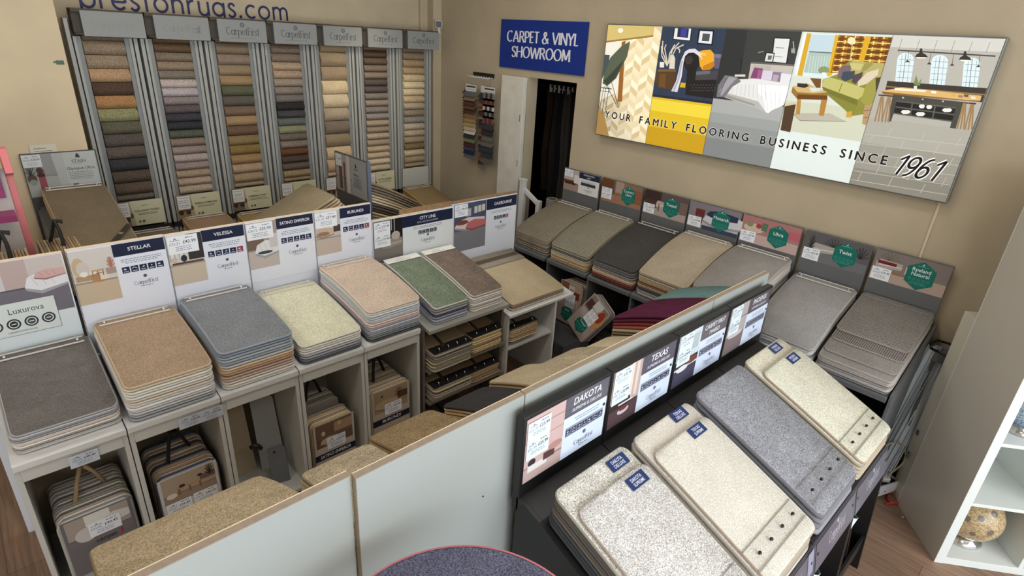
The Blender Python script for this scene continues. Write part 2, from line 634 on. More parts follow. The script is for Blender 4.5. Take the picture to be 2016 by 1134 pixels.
# ------------------------------------------------------------------ carpet sample leaves and books
def leaf_mesh(name, Wd, y0, y1, zlo, zhi, pile, bind, r=0.03, rim=0.006, xo=0.0, rows=9, strap=0.0):
    """one bound carpet sample: rounded corners, soft rolled edge.  zlo(y), zhi(y) give its underside and top
    y runs from y0 (rear) to y1 (front, more negative)"""
    Ln = abs(y1 - y0)
    sg = -1 if y1 < y0 else 1
    ds = [0, rim * .6, r * .35, r * .7, r] + [r + (Ln - 2 * r) * i / rows for i in range(1, rows)] + [Ln - r, Ln - r * .7, Ln - r * .35, Ln - rim * .6, Ln]
    V, F, MI = [], [], []
    top, bot = [], []
    for j, d in enumerate(ds):
        dd = min(d, Ln - d)
        ins = r - math.sqrt(max(0, r * r - (r - dd) ** 2)) if dd < r else 0
        hw = Wd / 2 - ins
        y = y0 + sg * d
        a, b = zlo(y), zhi(y)
        mid = (a + b) / 2
        end = j in (0, len(ds) - 1)
        rt, rb = [], []
        for i, x in enumerate((-hw, -hw + rim, 0, hw - rim, hw)):
            if end:
                z1 = z2 = mid
                xx = (-hw + rim * .5, -hw + rim, 0, hw - rim, hw - rim * .5)[i]
            else:
                xx = x
                if i in (0, 4):
                    z1 = z2 = mid
                else:
                    z1, z2 = b, a
            t_ = len(V)
            V.append((xx + xo, y, z1))
            rt.append(t_)
            if z1 == z2:
                rb.append(t_)
            else:
                V.append((xx + xo, y, z2))
                rb.append(t_ + 1)
        top.append(rt)
        bot.append(rb)
    for j in range(len(ds) - 1):
        for i in range(4):
            f = (top[j][i], top[j][i + 1], top[j + 1][i + 1], top[j + 1][i])
            g = (bot[j][i], bot[j + 1][i], bot[j + 1][i + 1], bot[j][i + 1])
            f = f if sg > 0 else f[::-1]
            g = g if sg > 0 else g[::-1]
            F.append(f)
            edge = j in (0, len(ds) - 2) or i in (0, 3)
            MI.append(1 if edge else 0)
            F.append(g)
            MI.append(1 if edge else 0)
    me = bpy.data.meshes.new(name)
    me.from_pydata(V, [], F)
    me.materials.append(pile)
    me.materials.append(bind)
    me.polygons.foreach_set('material_index', MI)
    me.polygons.foreach_set('use_smooth', [True] * len(F))
    me.update()
    return me


def tone(c, k):
    return tuple(max(4, min(250, x * k)) for x in c)


def book(label, loc, rz, Wd, Ln, zr, zf, br, bf, cols, kind='plain', strip='bar', bulge=0.012, r=0.035, group=None,
         bind=None, drop=0.0, jit=0.003, cat='carpet sample book', edge_k=1.25, top_label=None, rake=0.0, fan=0.0):
    """a bound stack of carpet samples.  local x = width, local -y = towards the shopper.
    zr/zf: height of the top at the rear/front, br/bf: of the underside"""
    t = thing('carpet_sample_book', label, cat, loc, rz, group)
    n = len(cols)

    def prof(a, b, y, k):
        s_ = min(1, max(0, -y / Ln))
        return a + (b - a) * s_ + bulge * 4 * s_ * (1 - s_) * k - drop * s_ ** 3

    for k in range(n):
        c = cols[n - 1 - k]                   # cols[0] is the top sheet
        lo, hi = k / n, (k + (0.80 if k < n - 1 else 0.93)) / n
        dx = random.uniform(-jit, jit)
        dy = random.uniform(-jit, jit)

        def zl(y, q=lo):
            return prof(br, bf, y, q) * (1 - q) + prof(zr, zf, y, q) * q

        def zh(y, q=hi):
            return prof(br, bf, y, q) * (1 - q) + prof(zr, zf, y, q) * q
        kd = kind if k == n - 1 else 'plain'
        if isinstance(c[0], str):
            kd, c = c
        bc = bind if (bind and k == n - 1) else tuple(min(235, x * edge_k + 14) for x in c)
        if k == n - 1 and bind:
            bc = bind
        bm = flat('whipped_edge', tuple(int(x / 6) * 6 for x in bc), 0.95)
        me = leaf_mesh('carpet_sample', Wd, -0.004 + dy - rake * k / max(1, n - 1), -Ln + dy, zl, zh, carpet(tuple(int(x) for x in c), kd), bm, r, 0.007, dx - fan * (n - 1 - k))
        o = bpy.data.objects.new('carpet_sample', me)
        link(o, t)
        if k == n - 1:
            o['label'] = top_label or 'topmost carpet sample of the stack'

    def ztop(y):
        return prof(zr, zf, y, 1.0)
    if strip:
        sl = math.atan2(ztop(-0.02) - ztop(-0.07), 0.05)
        if strip == 'bar':
            mb = MB()
            w = Wd - 0.05
            pts = []
            T = Matrix.Translation((0, -0.045, ztop(-0.045) + 0.004)) @ Matrix.Rotation(sl, 4, 'X')
            mb.box(-w / 2, w / 2, -0.02, 0.02, 0.0, 0.003, 0, T)
            mb.box(-w / 2, w / 2, -0.0215, -0.019, 0.0, 0.006, 1, T)
            mb.box(-w / 2, w / 2, 0.019, 0.0215, 0.0, 0.005, 1, T)
            st = mb.build('binding_strip', [clear_plastic(), flat('clear_edge', (225, 220, 212), 0.3)], t)
            st['label'] = 'clear plastic binding strip'
            for sx in (-1, 1):
                rb = MB().lathe([(0, 0.006), (0.004, 0.0055), (0.006, 0.003), (0.0065, 0)], 10, 0, T @ Matrix.Translation((sx * (w / 2 - .022), 0, 0.003)))
                rb.build('rivet', M_STEEL, st, smooth=True)
        elif strip == 'label':
            a = Art(Wd - .012, 0.06, (232, 230, 224))
            a.text('CARPETFIRST', .3 * Wd, .03, .35 * Wd, .007, (90, 90, 95), False)
            a.scribble(.2 * Wd, .018, .5 * Wd, 2, .008, (160, 160, 160))
            a.build('title_strip', 'card', t, (-(Wd - .012) / 2, -0.068, ztop(-.068) + .003), (-(PI / 2 - sl) , 0, 0))
    t['_z'] = 0
    del t['_z']
    return t, ztop


def palette(cs, n, var=.06):
    out = []
    for i in range(n):
        c = cs[i % len(cs)] if len(cs) >= n else cs[int(i * len(cs) / n)]
        k = 1 + random.uniform(-var, var)
        out.append(tone(c, k))
    return out


# ================================================================== THE SETTING
XW, YW = 3.70, 5.06
# floor: wood-look vinyl planks running along Y


def plank_mat():
    m = bpy.data.materials.new('vinyl_plank_floor')
    m.use_nodes = True
    nt = m.node_tree
    L = nt.links.new
    b = nt.nodes['Principled BSDF']
    b.inputs['Roughness'].default_value = 0.5
    tc = nt.nodes.new('ShaderNodeTexCoord')
    mp = nt.nodes.new('ShaderNodeMapping')
    mp.inputs['Rotation'].default_value = (0, 0, PI / 2)
    L(tc.outputs['Object'], mp.inputs[0])
    br = nt.nodes.new('ShaderNodeTexBrick')
    br.inputs['Scale'].default_value = 1.0
    br.inputs['Brick Width'].default_value = 1.1
    br.inputs['Row Height'].default_value = 0.15
    br.inputs['Mortar Size'].default_value = 0.0012
    br.inputs['Color1'].default_value = rgb((158, 128, 106))
    br.inputs['Color2'].default_value = rgb((136, 108, 88))
    br.inputs['Mortar'].default_value = rgb((86, 66, 52))
    L(mp.outputs[0], br.inputs['Vector'])
    mp2 = nt.nodes.new('ShaderNodeMapping')
    mp2.inputs['Scale'].default_value = (26, 1.6, 1)
    L(tc.outputs['Object'], mp2.inputs[0])
    n = nt.nodes.new('ShaderNodeTexNoise')
    n.inputs['Scale'].default_value = 2.2
    n.inputs['Detail'].default_value = 6
    n.inputs['Distortion'].default_value = 0.8
    L(mp2.outputs[0], n.inputs['Vector'])
    mr = nt.nodes.new('ShaderNodeMapRange')
    mr.inputs[1].default_value = 0.35
    mr.inputs[2].default_value = 0.68
    mr.inputs[3].default_value = 0.66
    mr.inputs[4].default_value = 1.12
    L(n.outputs['Fac'], mr.inputs[0])
    s_ = nt.nodes.new('ShaderNodeVectorMath')
    s_.operation = 'SCALE'
    L(br.outputs['Color'], s_.inputs[0])
    L(mr.outputs[0], s_.inputs['Scale'])
    L(s_.outputs[0], b.inputs['Base Color'])
    return m


struct('floor', MB().box(-3.0, XW + .12, -3.0, YW + .12, -0.06, 0), plank_mat())
struct('ceiling', MB().box(-3.0, XW + .12, -3.0, YW + .12, CEIL, CEIL + .08), flat('ceiling_grey_white', (168, 164, 156), 0.8))
struct('wall_back', MB().box(-3.0, XW + .12, YW, YW + .12, 0, CEIL), M_WALL)
mb = MB()
mb.box(XW, XW + .12, -3.0, 3.159, 0, CEIL)
mb.box(XW, XW + .12, 3.712, YW, 0, CEIL)
mb.box(XW, XW + .12, 3.159, 3.712, 1.995, CEIL)
struct('wall_right', mb, M_WALLR)
struct('wall_left', MB().box(-3.0, -2.88, -3.0, YW, 0, CEIL), M_WALL)
# shop front: low wall, piers, a row of big panes
mb = MB()
mb.box(-3.0, XW + .12, -3.12, -3.0, 0, 0.35)
mb.box(-3.0, XW + .12, -3.12, -3.0, 3.0, CEIL)
struct('wall_front', mb, M_WALL)
mb = MB()
for x in (-3.0, -0.8, 1.45, XW):
    mb.box(x, x + .07, -3.1, -3.03, 0.35, 3.0)
struct('window_1', mb, flat('window_frame_grey', (120, 122, 124), 0.4))
# pier standing out from the left of the back wall
struct('wall_pier', MB().box(-3.0, 0.606, 4.70, YW, 0, CEIL), flat('beige_pier_paint', (205, 188, 156), 0.75, noise=.03, nscale=4))
# conduit and boxing in the far corner
struct('trim_1', MB().box(3.50, 3.53, YW - .03, YW, 1.9, CEIL, 0).box(3.60, 3.70, YW - .10, YW, 0, CEIL, 0), M_WALL, bevel=.004)
# plaster joint on the right wall below the light box
struct('trim_2', MB().box(XW - .006, XW, 0.566, 0.578, 0.9, 1.66), flat('joint_cover', (214, 200, 172), 0.6))
# skirting
struct('baseboard_right', MB().box(XW - .015, XW, -3.0, 3.15, 0, .1), flat('skirting', (200, 192, 176), .5))
struct('baseboard_back', MB().box(.61, XW - .1, YW - .015, YW, 0, .1), flat('skirting', (200, 192, 176), .5))

# the dark store room behind the doorway
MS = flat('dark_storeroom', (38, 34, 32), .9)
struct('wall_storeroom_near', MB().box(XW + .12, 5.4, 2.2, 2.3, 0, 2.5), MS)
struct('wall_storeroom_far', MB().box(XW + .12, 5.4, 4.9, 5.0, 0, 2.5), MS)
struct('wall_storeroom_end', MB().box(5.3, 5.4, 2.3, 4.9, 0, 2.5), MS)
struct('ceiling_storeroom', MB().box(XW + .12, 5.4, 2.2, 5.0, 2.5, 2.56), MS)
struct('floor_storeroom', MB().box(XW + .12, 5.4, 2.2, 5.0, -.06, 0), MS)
# white door leaf folded back against the wall
d = struct('door_1', MB().box(XW - .045, XW - .004, 3.716, 4.005, 0.02, 1.99), flat('white_door_paint', (222, 218, 206), 0.5, noise=.04, nscale=9), bevel=.003)
MB().box(XW - .05, XW - .044, 3.735, 3.745, 1.22, 1.28).box(XW - .05, XW - .044, 3.735, 3.745, 1.62, 1.68).build('door_hinge', M_STEEL, d)

# hanging rug samples in the store room
t = thing('hanging_rail', 'long rail with silver clips high up in the dark doorway', 'rail', (4.145, 3.5, 1.905))
MB().tube([(0, -1.2, 0), (0, 1.4, 0)], .012).build('rail', M_DARK, t, smooth=True)
for k in range(15):
    y = -.42 + k * .055
    MB().box(-.012, .012, y - .009, y + .009, -.05, .014).build('rail_clip', flat('pale_clip', (205, 205, 205), .35), t)
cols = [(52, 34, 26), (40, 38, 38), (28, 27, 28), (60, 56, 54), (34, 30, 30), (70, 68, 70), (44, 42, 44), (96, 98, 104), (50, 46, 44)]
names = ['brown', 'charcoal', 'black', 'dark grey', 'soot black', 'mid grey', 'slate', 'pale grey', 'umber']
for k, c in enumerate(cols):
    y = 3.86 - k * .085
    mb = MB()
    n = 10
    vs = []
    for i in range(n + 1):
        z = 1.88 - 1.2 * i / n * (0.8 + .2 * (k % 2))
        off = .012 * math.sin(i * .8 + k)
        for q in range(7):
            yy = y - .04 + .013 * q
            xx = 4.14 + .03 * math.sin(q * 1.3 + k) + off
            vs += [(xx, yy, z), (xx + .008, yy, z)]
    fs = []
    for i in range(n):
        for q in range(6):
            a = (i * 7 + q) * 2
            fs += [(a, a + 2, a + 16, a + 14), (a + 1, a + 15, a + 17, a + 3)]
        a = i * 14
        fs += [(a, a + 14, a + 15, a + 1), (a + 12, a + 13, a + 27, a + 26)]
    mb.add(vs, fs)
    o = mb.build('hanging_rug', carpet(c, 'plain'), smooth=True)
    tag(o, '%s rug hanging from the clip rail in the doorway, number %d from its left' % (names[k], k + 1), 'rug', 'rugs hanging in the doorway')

# carpet rolls and stair rail by the doorway
for (x, y, z, r, c, lb) in ((3.98, 3.40, .93, .085, (176, 142, 98), 'tan cardboard-cored carpet roll standing upright in the doorway'),
                            (4.02, 3.60, .90, .06, (178, 176, 172), 'pale grey carpet roll standing upright behind the white stair post'),
                            (4.32, 3.42, 1.0, .09, (96, 40, 92), 'purple roll standing behind the tan roll in the doorway')):
    t = thing('carpet_roll', lb, 'carpet roll', (x, y, 0), 0, None)
    MB().lathe([(0.02, 0), (r, 0), (r, z), (r * .92, z + .004), (.03, z)], 24).build('roll_body', flat('roll_backing', c, .85, noise=.1, nscale=30), t, smooth=False)
    MB().lathe([(.02, z - .2), (.03, z - .2), (.03, z + .003), (.022, z + .003), (.02, z - .2)], 16).build('cardboard_core', flat('cardboard', (120, 92, 62), .8), t, smooth=True)
t = thing('stair_rail', 'white painted stair post with sloping handrail beside the doorway', 'stair rail', (3.64, 3.63, 0))
MB().box(-.02, .02, -.028, .028, 0, 1.12).box(-.026, .026, -.034, .034, 1.12, 1.135).build('newel_post', M_WHITE, t, bevel=.003)
MB().box(-.02, .02, -.235, -.19, 0, .98).build('baluster', M_WHITE, t, bevel=.003)
MB().prism([(-.02, 1.06), (-.02, 1.02), (-.2, .93), (-.2, .97)], -.016, .016, 'x').build('handrail', M_WHITE, t, bevel=.003)

# ================================================================== WALL SIGNS
NAVY = (34, 41, 66)
t = thing('wall_sign', 'blue showroom sign with white capitals above the doorway', 'sign', (XW - .016, 4.075, 2.054), -PI / 2)
MB().box(0, .985, 0, .012, 0, .386).build('sign_panel', flat('sign_blue', (18, 48, 130), .35), t)
a = Art(.985, .386, (18, 48, 134))
a.nib('CARPET & VINYL', .085, .212, .82, .088, (232, 234, 240), rx=.095, ry=.045, tilt=.15, gap=.055)
a.nib('SHOWROOM', .155, .092, .68, .088, (232, 234, 240), rx=.095, ry=.045, tilt=.15, gap=.055)
a.build('sign_face', 'card', t, (0, -.001, 0))

# wall lettering above the sample towers
t = thing('wall_lettering', 'dark blue lower case web address on the wall above the sample towers', 'lettering', (.79, YW - .003, 2.318))
word = 'prestonrugs.com'
kx = 1.42 / nib_text(word, .055, .055, gap=.12)[1]
x_ = 0
for ch in word:
    a = Art(.1, .2, (0, 0, 0))
    a.v, a.f, a.c = [], [], []
    a.nib(ch, 0, .0, GL[ch][0] * kx, .150, (24, 30, 84), rx=.055, ry=.055, gap=.12)
    a.build('letter', 'paint', t, (x_, 0, 0))
    x_ += (GL[ch][0] + .12) * kx

# ---- the light box
t = thing('lightbox_sign', 'long illuminated picture sign of five rooms on the right wall', 'light box', (3.645, 2.868, 1.648), -PI / 2)
BW, BH = 2.325, .777
MB().box(-.008, BW + .008, 0.001, .05, -.008, BH + .008).build('lightbox_frame', flat('lightbox_frame', (120, 122, 120), .35, metal=.4), t, bevel=.003)
A = Art(BW, BH, (210, 205, 190))
PW = BW / 5


def panel(i):
    x0 = PW * i

    def P(pts, c):
        A.poly([(x0 + p[0] * PW, p[1] * BH) for p in pts], c)

    def R(x, y, w, h, c):
        P([(x, y), (x + w, y), (x + w, y + h), (x, y + h)], c)

    def E(cx, cy, rx, ry, c, n=20, a0=0, a1=360):
        A.ell(x0 + cx * PW, cy * BH, rx * PW, ry * BH, c, n, a0, a1)

    def Ln(pts, w, c):
        A.line([(x0 + p[0] * PW, p[1] * BH) for p in pts], w, c)
    return P, R, E, Ln


# 1 herringbone floor, chair and table
P, R, E, Ln = panel(0)
R(0, 0, 1, 1, (226, 214, 182))
for j in range(18):
    for i in range(7):
        x, y = i / 7, j / 18
        c = [(232, 222, 196), (214, 200, 164), (224, 210, 178), (202, 182, 140)][(i * 3 + j * 5) % 4]
        k = 1 if i % 2 else -1
        yy = y + (0 if k > 0 else .055)
        c = tone(c, .80 + .28 * min(1, (i / 6 + j / 18)))
        P([(x, yy), (x + 1 / 7, min(1, yy + k * .055)), (x + 1 / 7, min(1, yy + k * .055 + .05)), (x, min(1, yy + .05))], c)
P([(0, .32), (.34, .42), (.30, .86), (0, .9)], (236, 232, 220))
P([(0, 0), (.28, 0), (.12, .2), (0, .24)], (168, 132, 76))
P([(0, .86), (.86, .93), (.86, 1), (0, 1)], (208, 186, 116))
P([(0, .86), (.86, .93), (.86, .915), (0, .845)], (150, 122, 66))
P([(.30, .86), (.37, .87), (.45, .34), (.36, .33)], (150, 98, 44))
P([(.02, .48), (.12, .46), (.28, .54), (.44, .74), (.46, .87), (.30, .82), (.12, .72), (.03, .60)], (86, 96, 78))
P([(.03, .50), (.12, .47), (.26, .54), (.40, .72), (.30, .66), (.14, .56)], (58, 66, 54))
P([(0, .52), (.1, .66), (.1, .74), (0, .74)], (70, 84, 84))
for q in ((.10, .46, .08, .20), (.12, .46, .38, .28), (.16, .46, .14, .2), (.06, .46, .02, .24), (.2, .5, .4, .28)):
    Ln([(q[0], q[1]), (q[2], q[3])], .005, (48, 46, 44))
Ln([(.0, .44), (.22, .44)], .006, (40, 40, 40))
Ln([(.0, .41), (.2, .41)], .004, (40, 40, 40))
E(.25, .955, .05, .02, (236, 236, 226))
# the four other rooms: width 0 = filled shape, else a line
BANNER = [
    (0, [(0.465,0.0),(0.93,0.0),(0.93,0.777),(0.465,0.777)], (48,60,80)),
    (0.003, [(0.521,0.34),(0.521,0.776)], (34,44,62)),
    (0.003, [(0.632,0.34),(0.632,0.776)], (34,44,62)),
    (0.003, [(0.753,0.34),(0.753,0.776)], (34,44,62)),
    (0.003, [(0.865,0.34),(0.865,0.776)], (34,44,62)),
    (0, [(0.465,0.0),(0.93,0.0),(0.93,0.326),(0.465,0.326)], (216,184,44)),
    (0, [(0.465,0.233),(0.93,0.233),(0.93,0.311),(0.465,0.311)], (232,208,66)),
    (0, [(0.465,0.0),(0.93,0.0),(0.93,0.124),(0.465,0.124)], (196,154,32)),
    (0, [(0.465,0.326),(0.93,0.326),(0.93,0.342),(0.465,0.342)], (40,44,60)),
    (0, [(0.554,0.771),(0.691,0.772),(0.694,0.696),(0.556,0.7)], (24,26,30)),
    (0, [(0.562,0.77),(0.683,0.771),(0.687,0.701),(0.563,0.705)], (226,228,234)),
    (0, [(0.584,0.771),(0.667,0.77),(0.67,0.715),(0.587,0.718)], (44,44,62)),
    (0, [(0.608,0.771),(0.651,0.77),(0.656,0.722),(0.611,0.724)], (60,62,150)),
    (0, [(0.737,0.769),(0.848,0.767),(0.856,0.678),(0.741,0.682)], (20,22,26)),
    (0, [(0.75,0.76),(0.84,0.759),(0.845,0.687),(0.751,0.69)], (222,224,230)),
    (0, [(0.772,0.746),(0.824,0.745),(0.826,0.701),(0.774,0.701)], (74,82,84)),
    (0, [(0.479,0.508),(0.619,0.518),(0.628,0.433),(0.598,0.384),(0.502,0.387),(0.476,0.428),(0.471,0.478)], (84,62,36)),
    (0, [(0.479,0.508),(0.619,0.518),(0.617,0.504),(0.478,0.493)], (120,92,56)),
    (0, [(0.495,0.48),(0.546,0.484),(0.558,0.394),(0.505,0.397)], (104,76,44)),
    (0, [(0.559,0.586),(0.565,0.605),(0.584,0.606),(0.6,0.585),(0.607,0.52),(0.565,0.518)], (214,208,190)),
    (0, [(0.484,0.556),(0.519,0.556),(0.523,0.522),(0.488,0.521)], (226,222,212)),
    (0.008, [(0.547,0.541),(0.49,0.627),(0.482,0.69)], (206,200,182)),
    (0.008, [(0.55,0.541),(0.505,0.644),(0.512,0.668)], (206,200,182)),
    (0.008, [(0.553,0.55),(0.568,0.639),(0.611,0.684)], (206,200,182)),
    (0.008, [(0.553,0.55),(0.593,0.648),(0.647,0.673)], (206,200,182)),
    (0.008, [(0.551,0.55),(0.551,0.614),(0.579,0.671)], (206,200,182)),
    (0.008, [(0.548,0.533),(0.492,0.594),(0.478,0.658)], (206,200,182)),
    (0.008, [(0.602,0.655),(0.625,0.638),(0.624,0.622)], (206,200,182)),
    (0, [(0.658,0.581),(0.662,0.605),(0.686,0.622),(0.722,0.63),(0.764,0.618),(0.786,0.581),(0.785,0.55),(0.77,0.516),(0.94,0.534),(0.941,0.362),(0.721,0.364),(0.706,0.513),(0.674,0.55)], (34,32,33)),
    (0, [(0.675,0.582),(0.685,0.602),(0.717,0.608),(0.736,0.586),(0.723,0.557),(0.692,0.555)], (58,54,54)),
    (0, [(0.774,0.516),(0.94,0.533),(0.942,0.481),(0.776,0.463)], (70,68,72)),
    (0, [(0.774,0.516),(0.873,0.528),(0.873,0.51),(0.775,0.494)], (104,102,108)),
    (0, [(0.753,0.435),(0.761,0.431),(0.755,0.425),(0.746,0.43)], (74,72,74)),
    (0, [(0.775,0.437),(0.784,0.433),(0.777,0.428),(0.769,0.432)], (74,72,74)),
    (0, [(0.798,0.439),(0.806,0.435),(0.8,0.43),(0.791,0.434)], (74,72,74)),
    (0, [(0.82,0.441),(0.828,0.437),(0.822,0.432),(0.813,0.436)], (74,72,74)),
    (0, [(0.842,0.443),(0.85,0.439),(0.844,0.434),(0.835,0.438)], (74,72,74)),
    (0, [(0.863,0.445),(0.872,0.441),(0.865,0.436),(0.857,0.44)], (74,72,74)),
    (0, [(0.885,0.447),(0.893,0.443),(0.887,0.438),(0.879,0.442)], (74,72,74)),
    (0, [(0.906,0.449),(0.914,0.445),(0.908,0.44),(0.9,0.444)], (74,72,74)),
    (0, [(0.768,0.419),(0.776,0.415),(0.77,0.409),(0.761,0.413)], (74,72,74)),
    (0, [(0.79,0.421),(0.798,0.417),(0.792,0.411),(0.784,0.415)], (74,72,74)),
    (0, [(0.812,0.423),(0.821,0.419),(0.814,0.413),(0.806,0.417)], (74,72,74)),
    (0, [(0.834,0.425),(0.843,0.421),(0.836,0.416),(0.828,0.42)], (74,72,74)),
    (0, [(0.856,0.427),(0.864,0.423),(0.858,0.418),(0.85,0.422)], (74,72,74)),
    (0, [(0.878,0.429),(0.886,0.425),(0.88,0.42),(0.872,0.424)], (74,72,74)),
    (0, [(0.899,0.431),(0.907,0.427),(0.901,0.422),(0.893,0.426)], (74,72,74)),
    (0, [(0.921,0.433),(0.929,0.429),(0.923,0.424),(0.915,0.428)], (74,72,74)),
    (0, [(0.76,0.4),(0.769,0.396),(0.762,0.391),(0.754,0.395)], (74,72,74)),
    (0, [(0.783,0.402),(0.791,0.398),(0.785,0.393),(0.776,0.397)], (74,72,74)),
    (0, [(0.805,0.405),(0.813,0.401),(0.807,0.395),(0.798,0.399)], (74,72,74)),
    (0, [(0.827,0.407),(0.835,0.403),(0.829,0.397),(0.821,0.401)], (74,72,74)),
    (0, [(0.849,0.409),(0.857,0.405),(0.851,0.399),(0.843,0.403)], (74,72,74)),
    (0, [(0.871,0.411),(0.879,0.407),(0.873,0.402),(0.864,0.406)], (74,72,74)),
    (0, [(0.892,0.413),(0.9,0.409),(0.894,0.404),(0.886,0.408)], (74,72,74)),
    (0, [(0.914,0.415),(0.922,0.411),(0.916,0.406),(0.908,0.41)], (74,72,74)),
    (0, [(0.754,0.633),(0.793,0.646),(0.846,0.653),(0.875,0.632),(0.895,0.558),(0.871,0.535),(0.818,0.527),(0.793,0.551),(0.774,0.604)], (226,164,46)),
    (0, [(0.813,0.552),(0.887,0.588),(0.895,0.558),(0.871,0.535),(0.818,0.527)], (190,124,26)),
    (0, [(0.777,0.635),(0.824,0.63),(0.818,0.614),(0.78,0.619)], (240,190,84)),
    (0, [(0.878,0.629),(0.939,0.63),(0.943,0.542),(0.898,0.546)], (92,88,112)),
    (0, [(0.878,0.629),(0.939,0.63),(0.94,0.606),(0.882,0.61)], (120,116,140)),
    (0, [(0.653,0.596),(0.666,0.632),(0.694,0.649),(0.736,0.653),(0.778,0.631),(0.805,0.59),(0.773,0.611),(0.731,0.63),(0.694,0.626),(0.672,0.605),(0.668,0.558),(0.672,0.478),(0.658,0.375),(0.609,0.377),(0.634,0.442),(0.641,0.508),(0.644,0.564)], (214,212,222)),
    (0, [(0.646,0.58),(0.662,0.573),(0.658,0.461),(0.637,0.38),(0.619,0.38),(0.642,0.451)], (176,172,186)),
    (0, [(0.675,0.438),(0.709,0.439),(0.712,0.409),(0.669,0.408)], (206,170,30)),
    (0, [(0.93,0.0),(1.395,0.0),(1.395,0.777),(0.93,0.777)], (58,60,60)),
    (0, [(0.93,0.3),(1.088,0.3),(1.069,0.777),(0.93,0.777)], (46,49,50)),
    (0, [(0.93,0.0),(1.395,0.0),(1.395,0.365),(0.93,0.365)], (150,154,154)),
    (0, [(0.93,0.0),(1.395,0.0),(1.395,0.117),(0.93,0.117)], (126,130,130)),
    (0, [(0.93,0.117),(1.395,0.117),(1.395,0.218),(0.93,0.218)], (140,144,144)),
    (0, [(0.93,0.28),(1.395,0.28),(1.395,0.365),(0.93,0.365)], (164,167,166)),
    (0, [(1.239,0.74),(1.338,0.742),(1.353,0.604),(1.255,0.605)], (26,26,28)),
    (0, [(1.246,0.736),(1.334,0.736),(1.345,0.607),(1.261,0.609)], (214,217,218)),
    (0, [(1.21,0.659),(1.266,0.658),(1.267,0.602),(1.21,0.604)], (30,30,32)),
    (0, [(1.217,0.654),(1.261,0.652),(1.261,0.608),(1.215,0.608)], (206,210,212)),
    (0, [(1.229,0.641),(1.253,0.642),(1.252,0.619),(1.231,0.617)], (96,102,104)),
    (0.004, [(1.263,0.687),(1.315,0.686)], (120,122,124)),
    (0.003, [(1.27,0.639),(1.317,0.638)], (150,152,152)),
    (0.005, [(1.357,0.724),(1.378,0.665)], (190,176,140)),
    (0, [(1.356,0.686),(1.378,0.687),(1.383,0.661),(1.36,0.664)], (150,150,146)),
    (0, [(1.132,0.595),(1.409,0.598),(1.409,0.494),(1.137,0.498)], (186,180,174)),
    (0.01, [(1.132,0.595),(1.409,0.598)], (96,94,90)),
    (0, [(1.153,0.584),(1.262,0.586),(1.263,0.513),(1.148,0.507)], (176,170,164)),
    (0, [(1.161,0.569),(1.215,0.567),(1.211,0.508),(1.148,0.507)], (126,66,108)),
    (0, [(1.186,0.559),(1.221,0.557),(1.216,0.505),(1.189,0.506)], (150,92,134)),
    (0, [(1.217,0.557),(1.282,0.556),(1.282,0.506),(1.218,0.505)], (206,198,214)),
    (0, [(1.279,0.554),(1.338,0.554),(1.336,0.501),(1.282,0.504)], (132,116,138)),
    (0, [(1.331,0.55),(1.396,0.547),(1.397,0.493),(1.335,0.497)], (216,218,224)),
    (0, [(1.287,0.539),(1.321,0.537),(1.317,0.501),(1.287,0.503)], (172,160,178)),
    (0, [(0.999,0.486),(1.198,0.507),(1.395,0.493),(1.41,0.451),(1.388,0.372),(1.335,0.342),(1.299,0.317),(1.215,0.34),(1.004,0.378),(0.954,0.401)], (218,220,220)),
    (0, [(0.997,0.409),(1.229,0.379),(1.299,0.317),(1.215,0.34),(1.004,0.378),(0.954,0.401)], (176,176,174)),
    (0, [(0.963,0.406),(1.21,0.36),(1.218,0.348),(0.993,0.383)], (150,146,140)),
    (0, [(1.206,0.475),(1.398,0.481),(1.402,0.45),(1.378,0.375),(1.33,0.345),(1.31,0.318),(1.291,0.324),(1.26,0.399),(1.216,0.431)], (236,238,240)),
    (0.003, [(1.052,0.461),(1.051,0.402)], (186,186,186)),
    (0.003, [(1.078,0.464),(1.08,0.401)], (186,186,186)),
    (0.003, [(1.103,0.466),(1.109,0.399)], (186,186,186)),
    (0.003, [(1.128,0.468),(1.137,0.398)], (186,186,186)),
    (0.003, [(1.152,0.47),(1.165,0.397)], (186,186,186)),
    (0.003, [(1.177,0.473),(1.193,0.396)], (186,186,186)),
    (0.003, [(1.201,0.475),(1.22,0.395)], (186,186,186)),
    (0.003, [(1.225,0.477),(1.248,0.393)], (186,186,186)),
    (0.003, [(1.249,0.479),(1.274,0.392)], (186,186,186)),
    (0.003, [(1.264,0.436),(1.301,0.337)], (196,198,200)),
    (0.003, [(1.294,0.439),(1.32,0.348)], (196,198,200)),
    (0.003, [(1.323,0.442),(1.34,0.359)], (196,198,200)),
    (0.003, [(1.352,0.445),(1.359,0.369)], (196,198,200)),
    (0, [(0.979,0.51),(1.06,0.508),(1.094,0.482),(1.046,0.448),(1.008,0.38),(0.95,0.374),(0.945,0.443)], (116,114,120)),
    (0, [(1.009,0.504),(1.062,0.5),(1.022,0.446),(0.983,0.382),(0.962,0.41)], (156,154,160)),
    (0.005, [(0.992,0.494),(0.97,0.398)], (86,84,92)),
    (0, [(1.044,0.519),(1.112,0.525),(1.115,0.512),(1.047,0.507)], (206,204,198)),
    (0.004, [(1.07,0.617),(1.079,0.53)], (24,24,26)),
    (0.005, [(1.163,0.653),(1.196,0.662)], (150,146,130)),
    (0, [(1.395,0.0),(1.86,0.0),(1.86,0.777),(1.395,0.777)], (206,212,204)),
    (0, [(1.395,0.0),(1.86,0.0),(1.86,0.233),(1.395,0.233)], (214,224,222)),
    (0, [(1.395,0.233),(1.86,0.233),(1.86,0.404),(1.395,0.404)], (198,202,182)),
